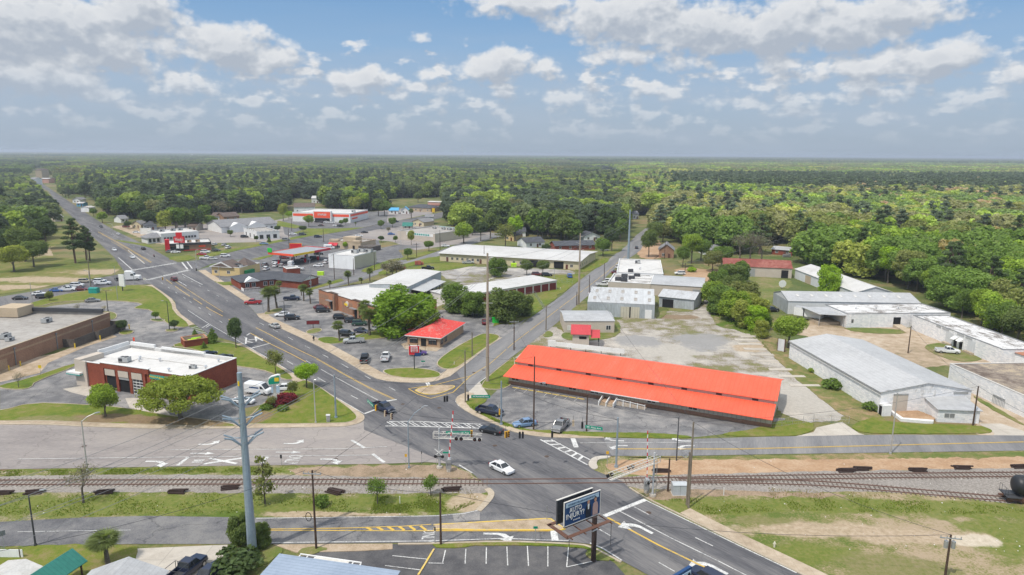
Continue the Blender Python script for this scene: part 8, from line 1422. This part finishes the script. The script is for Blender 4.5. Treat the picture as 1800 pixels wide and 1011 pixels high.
YARD=[('tall',150,352,318,'dark','round'),('round',190,378,344,'mid',0),('tall',212,386,345,'green',0),('round',180,392,372,'fresh',0),('tall',245,394,350,'dark',0),('round',262,402,368,'dark',0),('tall',292,414,368,'yellow',0),('tall',310,412,358,'green',0),('tall',326,410,362,'mid',0),('round',345,404,366,'dark',0),('bare',385,385,345,'grey',0),('bare',398,384,350,'grey',0),('round',372,402,378,'green',0),('tall',360,392,356,'green',0),('round',225,402,388,'dark',0),('round',165,380,366,'green',0),
('tall',1215,464,404,'fresh',0),('tall',1200,470,430,'green',0),('round',1232,458,418,'green',0),('bare',1300,458,405,'grey',0),('bare',1318,459,400,'grey',0),('bare',1338,462,404,'grey',0),('round',1268,470,430,'green',0),('bush',1216,478,468,'lime',0),('round',1252,478,440,'olive',0),('tall',1150,432,385,'mid',0),('round',1165,426,392,'olive',0),('tall',1140,452,402,'mid',0),('airy',888,436,386,'olive',0),('tall',906,424,376,'lime',0),('tall',862,420,372,'mid',0),('tall',845,424,385,'dark',0),('round',815,428,390,'fresh',0),('tall',830,414,372,'dark',0),('round',870,406,378,'green',0),('round',960,446,428,'dark',0),('round',1060,450,418,'green',0),('tall',1075,442,395,'dark',0),
('tall',1090,425,380,'green',0),('round',795,384,352,'green',0),('tall',812,382,340,'dark',0),('tall',835,372,335,'yellow',0),('round',735,356,338,'mid',0),('tall',640,372,335,'fresh',0),('tall',612,370,338,'lime',0),('round',625,373,345,'yellow',0),('tall',665,380,345,'mid',0),('round',676,380,352,'green',0),('bare',445,372,346,'grey',0),('tall',300,376,340,'pine',0),('round',20,440,395,'mid',0),('tall',5,455,400,'dark',0),('round',60,470,420,'mid',0),('round',1500,470,430,'fresh',0),('tall',1690,560,505,'green',0),('tall',1725,572,500,'fresh',0),('round',1760,590,530,'green',0),('round',1788,604,540,'mid',0),('round',1640,520,470,'fresh',0),('tall',1600,500,440,'yellow',0),('tall',1560,498,430,'lime',0),('round',1530,486,440,'green',0)]
for i,(kd,px,py,tp,col,_) in enumerate(YARD):
    near_=('the far main road houses' if px<160 else 'the main road houses' if px<300 else 'the white boxy restaurant' if px<420 else 'the red banded store' if px<690 else 'the pink store' if px<840 else 'the yellow gabled house' if px<925 else 'the brick duplex' if px<1100 else 'the brown gabled house' if px<1210 else 'the rusty warehouse' if px<1400 else 'the long block building')
    tree(kd,px,py,tp,f"{({'tall':'tall','round':'rounded','bare':'leafless','airy':'airy','bush':'small'})[kd]} {({'fresh':'bright green','lime':'lime','mid':'mid green','dark':'dark','grey':'grey','yellow':'yellow green','pine':'blackish','green':'green','olive':'olive'})[col]} tree by {near_}, {'higher' if tp<380 else 'lower'} {['far left','left','middle left','middle','middle right','right','far right','farthest'][int(px%56/7)]} one",col,1.2,i%3,None,hi=py>430)
# hedge of young trees by the gravel yard
for i,(px,py,tp,col,kd,w_) in enumerate([(1262,506,470,'green','round',1.2),(1285,500,462,'mid','airy',1.5),(1300,492,455,'green','round',1.),(1250,530,490,'fresh','round',1.1),(1268,548,500,'green','round',1.3),(1290,560,508,'fresh','round',1.2),(1310,572,524,'yellow','round',1.2),(1328,578,535,'lime','round',1.1),(1300,540,490,'olive','airy',1.5),(1322,556,512,'yellow','airy',1.5),(1338,590,560,'yellow','airy',1.),(1278,525,480,'mid','round',1.1),(1344,575,545,'green','round',.9)]):
    tree('full',px,py+4,tp+3,f'{["leafy","slender","dense","bright","spreading","ragged","pale","sunlit","airy","feathery","low","dark","last"][i]} tree {["at the top","near the top","beside the rusty warehouse","at the left edge","on the left","in the middle","right of the middle","at the lower end","behind the middle","behind the lower end","at the very bottom","in the upper middle","at the right edge"][i]} of the hedge along the gravel yard',col,w_,i%3,'hedge trees along the gravel yard')
# ---- the wood: trees one can tell apart nearest, the far wood one mass
BOUND=[(-300,470),(0,452),(60,420),(95,398),(110,380),(145,372),(175,372),(200,384),(255,392),(300,404),(380,392),(400,384),(470,382),(520,368),(660,372),(690,362),(760,356),(790,392),(802,412),(850,408),(905,408),(960,424),(1050,428),(1100,424),(1150,422),(1200,436),(1270,447),(1330,452),(1400,458),(1440,474),(1530,492),(1571,508),(1622,520),(1672,549),(1740,576),(1800,602),(2100,720)]
HOLES=[[(30,296),(92,296),(110,345),(175,372),(230,400),(300,440),(215,470),(130,395),(74,350),(50,322)],[(118,340),(175,352),(180,378),(130,366)],[(190,376),(300,396),(300,410),(200,400)],[(330,380),(500,372),(500,412),(330,412)],[(500,350),(570,350),(570,372),(500,372)],[(676,350),(786,346),(790,380),(790,400),(676,400)],[(842,343),(895,343),(895,359),(842,359)],
 [(1042,300),(1105,300),(1105,311),(1042,311)],[(1160,289),(1262,289),(1262,295),(1160,295)],[(1428,294),(1475,294),(1475,298),(1428,298)],[(1098,380),(1165,380),(1150,440),(1090,440)],[(1100,379),(1126,379),(1126,392),(1100,392)],[(10,375),(115,375),(115,398),(10,398)],[(884,412),(926,412),(926,445),(884,445)],[(924,424),(1060,427),(1060,445),(920,445)],[(1024,414),(1058,414),(1058,427),(1024,427)],[(1150,425),(1200,425),(1200,460),(1150,460)],[(1230,432),(1275,432),(1275,455),(1230,455)],[(1335,430),(1400,430),(1400,460),(1335,460)],[(1700,500),(1760,500),(1760,530),(1700,530)]]
def inpoly(x,y,pl):
    c=False; j=len(pl)-1
    for i in range(len(pl)):
        xi,yi=pl[i]; xj,yj=pl[j]
        if (yi>y)!=(yj>y) and x<(xj-xi)*(y-yi)/(yj-yi)+xi: c=not c
        j=i
    return c
def bound(x):
    for (x0,y0),(x1,y1) in zip(BOUND,BOUND[1:]):
        if x0<=x<=x1: return y0+(y1-y0)*(x-x0)/(x1-x0)
    return -1
def allowed(v,m=0):
    x,y=P(v)
    if not(-220<x<2020): return None
    if y>bound(x): return None
    for h in HOLES:
        if inpoly(x,y,h): return None
    return (x,y)
def nz(x,y,s,seed=0):
    from mathutils import noise
    return noise.noise(Vector((x/s,y/s,seed)))
def species(x,y,px,py):
    # kind index: 0,1 round 2,3 tall 4,5 pine 6 bare 7 ; returns kind, colour, height
    n1=nz(x,y,110,1.3); n2=nz(x,y,45,5.1); r=rnd.random()
    bb=py+(1500-px)*.012+nz(x,y,260,4.)*14; band=px>1180 and 323<bb<352  # strip of cloud shadow on the far wood, imitated with dark pines
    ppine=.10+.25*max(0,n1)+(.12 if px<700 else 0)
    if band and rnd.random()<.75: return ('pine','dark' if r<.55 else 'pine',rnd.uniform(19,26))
    if r<ppine: return ('pine','pine' if rnd.random()<.75 else 'dark',rnd.uniform(18,25))
    r=rnd.random(); n3=nz(x,y,28,11.); 
    if px>1100: col='rust' if n2<-.30 and n3>-.1 and px>1420 else 'yellow' if n2+n3*.6>.36 and r<.8 else 'fresh' if n3>.2 else 'olive' if n1>.0 else 'green'
    elif py>345: col='fresh' if n2+n3*.5>.33 else 'green' if n3>.22 else 'mid' if n1+n3>.05 else 'dark'
    else: col='fresh' if n2+n3*.5>.3 else 'yellow' if n3<-.45 else 'green' if n3>.05 else 'mid'
    if r<.12: col=rnd.choice(('olive','mid','fresh','green'))
    if rnd.random()<.025: return('bare','grey',rnd.uniform(13,18))
    if math.hypot(x,y)<300: return ('full',col,rnd.uniform(9,15))
    return (('dome','full')[rnd.random()<.2],col,rnd.uniform(14,21))
cand=[]
sp0=8.6
y=150.
while y<1350:
    x=-y*.95-30
    while x<y*.95+30:
        vx,vy=x+rnd.uniform(-3.6,3.6),y+rnd.uniform(-3.6,3.6)
        a=allowed(Vector((vx,vy,0)))
        if a and rnd.random()<.93: cand.append((vx,vy,a[0],a[1]))
        x+=sp0
    y+=sp0
cand=[c for c in cand if c[3]<bound(c[2])-.5]
inview=sorted([c for c in cand if -20<c[2]<1820],key=lambda c:math.hypot(c[0],c[1]))
IND=set(inview[:205]); 
WL={'full':'bushy tree','dome':'domed tree','pine':'dark tall pine','tall':'tall leafy tree','round':'broad leafy tree','bare':'leafless grey tree'}; CLN={'pine':'','dark':'dark ','mid':'mid green ','green':'green ','fresh':'bright green ','yellow':'yellow green ','olive':'olive ','grey':'grey ','rust':'rusty orange ','lime':'lime '}
def where(px,py):
    if px<130: return 'behind the park at the left'
    if px<420: return 'beyond the left houses'
    if px<680: return 'behind the red banded store'
    if px<880: return 'by the side street'
    if px<1110: return 'behind the tan office building'
    if px<1300: return 'right of the north street'
    if px<1560: return 'behind the rusty warehouse'
    return 'near the long block building'
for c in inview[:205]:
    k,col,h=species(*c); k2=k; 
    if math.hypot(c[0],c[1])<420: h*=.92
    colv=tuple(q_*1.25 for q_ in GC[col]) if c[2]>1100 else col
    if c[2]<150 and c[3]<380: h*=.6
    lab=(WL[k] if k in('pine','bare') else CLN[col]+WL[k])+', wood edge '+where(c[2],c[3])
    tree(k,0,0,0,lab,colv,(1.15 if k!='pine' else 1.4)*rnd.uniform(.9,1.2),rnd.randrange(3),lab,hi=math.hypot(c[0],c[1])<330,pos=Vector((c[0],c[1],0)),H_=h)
# distant wood as one object: instances of whole trees near, groves farther off
PC_=bpy.data.collections.new('wood_sources'); names=[]
def joined(name,kind,var,N):
    k=(kind,var,False); c,t_=proto(kind,var,False)
    vs=[];fs=[];mi=[]
    for me_,mm in ((c,0),(t_,1)):
        b0=len(vs); vs+=[tuple(v.co) for v in me_.vertices]; fs+=[[b0+i for i in p.vertices] for p in me_.polygons]; mi+=[mm]*len(me_.polygons)
    me=bpy.data.meshes.new(name); me.from_pydata(vs,[],fs); me.materials.append(MATS['forest_foliage']); me.materials.append(MATS['bark']); me.polygons.foreach_set('material_index',mi); me.update()
    o=bpy.data.objects.new(name,me); PC_.objects.link(o)
KIX={}
for i,(kd,v) in enumerate([('full',0),('full',1),('dome',0),('dome',1),('dome',2),('pine',0),('pine',1),('pine',2),('bare',0)]): joined('src%02d_%s'%(i,kd),kd,v,1); KIX.setdefault(kd,[]).append(i)
NH={'full':8.6,'dome':14.6,'round':9.6,'tall':15.2,'pine':21,'bare':7.2}
def grove(name,half,sp,n,leaf,seed):
    r=random.Random(seed); L=[]; a=-half
    while a<half:
        b=-half
        while b<half:
            hh=r.uniform(11,19); L.append((a+r.uniform(-.4,.4)*sp,b+r.uniform(-.4,.4)*sp,hh-4.5,sp*r.uniform(.45,.68))); b+=sp
        a+=sp
    me=leafmesh(name,L,n,leaf,'forest_foliage',.85,seed,up=.9,shell=(.85,1.05)); o=bpy.data.objects.new(name,me); PC_.objects.link(o)
grove('src09_grove',24,8.5,5200,1.1,1); grove('src10_grove',24,8.5,5200,1.1,2); grove('src11_wide',85,13,9000,2.6,3); grove('src12_wide',85,13,9000,2.6,4)
pts=[];rot=[];scl=[];idx=[];tint=[]
def addp(x,y,i,s,col,z=0,w=1.):
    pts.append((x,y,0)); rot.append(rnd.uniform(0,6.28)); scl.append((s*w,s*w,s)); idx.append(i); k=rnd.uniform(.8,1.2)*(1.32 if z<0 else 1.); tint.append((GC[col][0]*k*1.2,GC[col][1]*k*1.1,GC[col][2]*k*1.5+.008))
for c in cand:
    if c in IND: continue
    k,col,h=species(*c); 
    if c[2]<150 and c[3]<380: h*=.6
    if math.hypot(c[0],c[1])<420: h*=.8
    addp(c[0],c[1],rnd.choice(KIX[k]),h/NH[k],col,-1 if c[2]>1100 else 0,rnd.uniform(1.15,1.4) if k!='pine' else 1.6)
    
y=1345.
while y<3600:
    x=-y*.92
    while x<y*.92:
        a=allowed(Vector((x,y,0)))
        if a:
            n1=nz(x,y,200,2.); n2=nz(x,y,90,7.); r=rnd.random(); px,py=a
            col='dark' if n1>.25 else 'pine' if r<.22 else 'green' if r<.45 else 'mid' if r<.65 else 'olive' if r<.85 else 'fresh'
            if px>1100: col='dark' if r<.8 and (px>1180 and 323<py+(1500-px)*.012+nz(x,y,260,4.)*14<352) else ('olive' if r<.4 else 'fresh' if r<.6 else 'green' if r<.9 else 'yellow') if n1<.25 else 'mid'  # the cloud-shadow strip goes on here as dark grove colour
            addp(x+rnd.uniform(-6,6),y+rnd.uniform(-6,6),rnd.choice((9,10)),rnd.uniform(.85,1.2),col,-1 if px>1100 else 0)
        x+=42
    y+=42
y=3600.
while y<13500:
    st=150
    x=-y*.9
    while x<y*.9:
        a=allowed(Vector((x,y,0)))
        if a:
            n1=nz(x,y*2.5,900,3.); r=rnd.random()
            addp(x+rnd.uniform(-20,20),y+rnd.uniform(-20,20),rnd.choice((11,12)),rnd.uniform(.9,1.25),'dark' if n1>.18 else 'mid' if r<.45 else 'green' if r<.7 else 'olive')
        x+=st
    y+=st
print('WOOD',len(cand),len(pts))
me=bpy.data.meshes.new('distant_wood'); me.from_pydata(pts,[],[])
a=me.attributes.new('rot_z','FLOAT','POINT'); a.data.foreach_set('value',rot)
a=me.attributes.new('scl','FLOAT_VECTOR','POINT'); a.data.foreach_set('vector',[q for s in scl for q in s])
a=me.attributes.new('kind_index','INT','POINT'); a.data.foreach_set('value',idx)
a=me.attributes.new('tint','FLOAT_VECTOR','POINT'); a.data.foreach_set('vector',[q for s in tint for q in s])
wood=bpy.data.objects.new('distant_wood',me); COL.objects.link(wood); wood['kind']='stuff'; tag(wood,'mixed green wood stretching away to the horizon','wood')
gg=bpy.data.node_groups.new('plant_wood','GeometryNodeTree'); gg.interface.new_socket('Geometry',in_out='INPUT',socket_type='NodeSocketGeometry'); gg.interface.new_socket('Geometry',in_out='OUTPUT',socket_type='NodeSocketGeometry')
q=NT(gg); gi=q.n('NodeGroupInput').outputs[0]
def na(nm,ty): o=q.n('GeometryNodeInputNamedAttribute',data_type=ty); o.inputs['Name'].default_value=nm; return o.outputs['Attribute']
ci=q.n('GeometryNodeCollectionInfo'); ci.inputs['Collection'].default_value=PC_; ci.inputs['Separate Children'].default_value=True; ci.inputs['Reset Children'].default_value=True
cr_=q.n('ShaderNodeCombineXYZ'); gg.links.new(na('rot_z','FLOAT'),cr_.inputs[2])
ip=q.n('GeometryNodeInstanceOnPoints'); gg.links.new(gi,ip.inputs['Points']); gg.links.new(ci.outputs[0],ip.inputs['Instance']); ip.inputs['Pick Instance'].default_value=True
gg.links.new(na('kind_index','INT'),ip.inputs['Instance Index']); gg.links.new(cr_.outputs[0],ip.inputs['Rotation']); gg.links.new(na('scl','FLOAT_VECTOR'),ip.inputs['Scale'])
q.n('NodeGroupOutput',{0:ip.outputs[0]})
md=wood.modifiers.new('plant','NODES'); md.node_group=gg
# weeds and tall grass tufts, litter on the railway land
def tufts(name,label,polys,n,col,size=.22):
    V=[];F=[]
    for pl in polys:
        w=[xy(p) for p in pl]; x0,x1=min(p[0] for p in w),max(p[0] for p in w); y0,y1=min(p[1] for p in w),max(p[1] for p in w); k=0; tries=0
        while k<n and tries<n*20:
            tries+=1; x,y=rnd.uniform(x0,x1),rnd.uniform(y0,y1)
            if not inpoly(x,y,w) or nz(x,y,3.5,9)<-.05+rnd.uniform(-.2,.2): continue
            k+=1; s=size*rnd.uniform(.5,1.5)
            for j in range(3):
                a=rnd.uniform(0,6.28); b0=len(V); dx,dy=math.cos(a)*s*.35,math.sin(a)*s*.35; V+=[(x-dx,y-dy,.03),(x+dx,y+dy,.03),(x+rnd.uniform(-s,s)*.4,y+rnd.uniform(-s,s)*.4,.03+s*rnd.uniform(.7,1.4))]; F.append([b0,b0+1,b0+2])
    me=bpy.data.meshes.new(name); me.from_pydata(V,[],F); me.materials.append(MATS['foliage']); o=bpy.data.objects.new(name,me); COL.objects.link(o); o.color=(*col,1); o['kind']='stuff'; tag(o,label,'weeds')
tufts('grass_tufts','rough green grass tufts along the railway land',[[(0,872),(300,869),(480,868),(620,874),(640,900),(300,904),(0,912)],[(660,872),(800,872),(835,885),(800,900),(650,904)],[(1160,878),(1400,874),(1700,884),(1830,900),(1700,905),(1400,898),(1250,905)],[(0,828),(300,824),(480,822),(500,830),(0,838)]],2600,(.17,.21,.05),.15)
tufts('dry_weeds','dry brown weeds between the ballast and the grass',[[(1350,858),(1500,866),(1600,872),(1590,880),(1350,872)],[(500,860),(830,862),(840,880),(500,875)]],500,(.26,.22,.13),.13)
tufts('yard_weeds','green weeds at the foot of the white warehouse wall',[[(1390,622),(1400,618),(1548,718),(1540,728)],[(1240,545),(1262,552),(1330,585),(1320,590)],[(819,704),(838,716),(862,734),(900,750),(890,752),(835,724)]],500,(.15,.21,.04),.25)
lm=MB()
for _ in range(120):
    px,py=rnd.choice([(rnd.uniform(1400,1800),rnd.uniform(875,970)),(rnd.uniform(0,850),rnd.uniform(822,905)),(rnd.uniform(1230,1800),rnd.uniform(803,900))]); x,y=xy((px,py)); s=rnd.uniform(.04,.13); a=rnd.uniform(0,3); c_,s_=math.cos(a)*s,math.sin(a)*s; lm.add([(x-c_,y-s_,.06),(x+s_,y-c_,.06),(x+c_,y+s_,.14),(x-s_,y+c_,.1)],[(0,1,2,3)])
o=lm.build('litter','off_white'); o['kind']='stuff'; tag(o,'scattered scraps of white litter on the railway land','litter')
# ---- haze
hb=MB().box(-15000,-120,-1,15000,14500,61).build('haze','white'); hb.data.materials.clear(); hb['kind']='stuff'; tag(hb,'thin pale haze lying over the land','haze')
m=bpy.data.materials.new('haze'); m.use_nodes=True; t=NT(m.node_tree); t.n('ShaderNodeOutputMaterial',{1:t.n('ShaderNodeVolumePrincipled',{'Color':(.80,.88,1,1),'Density':HAZE,'Anisotropy':.2}).outputs[0]}); hb.data.materials.append(m)
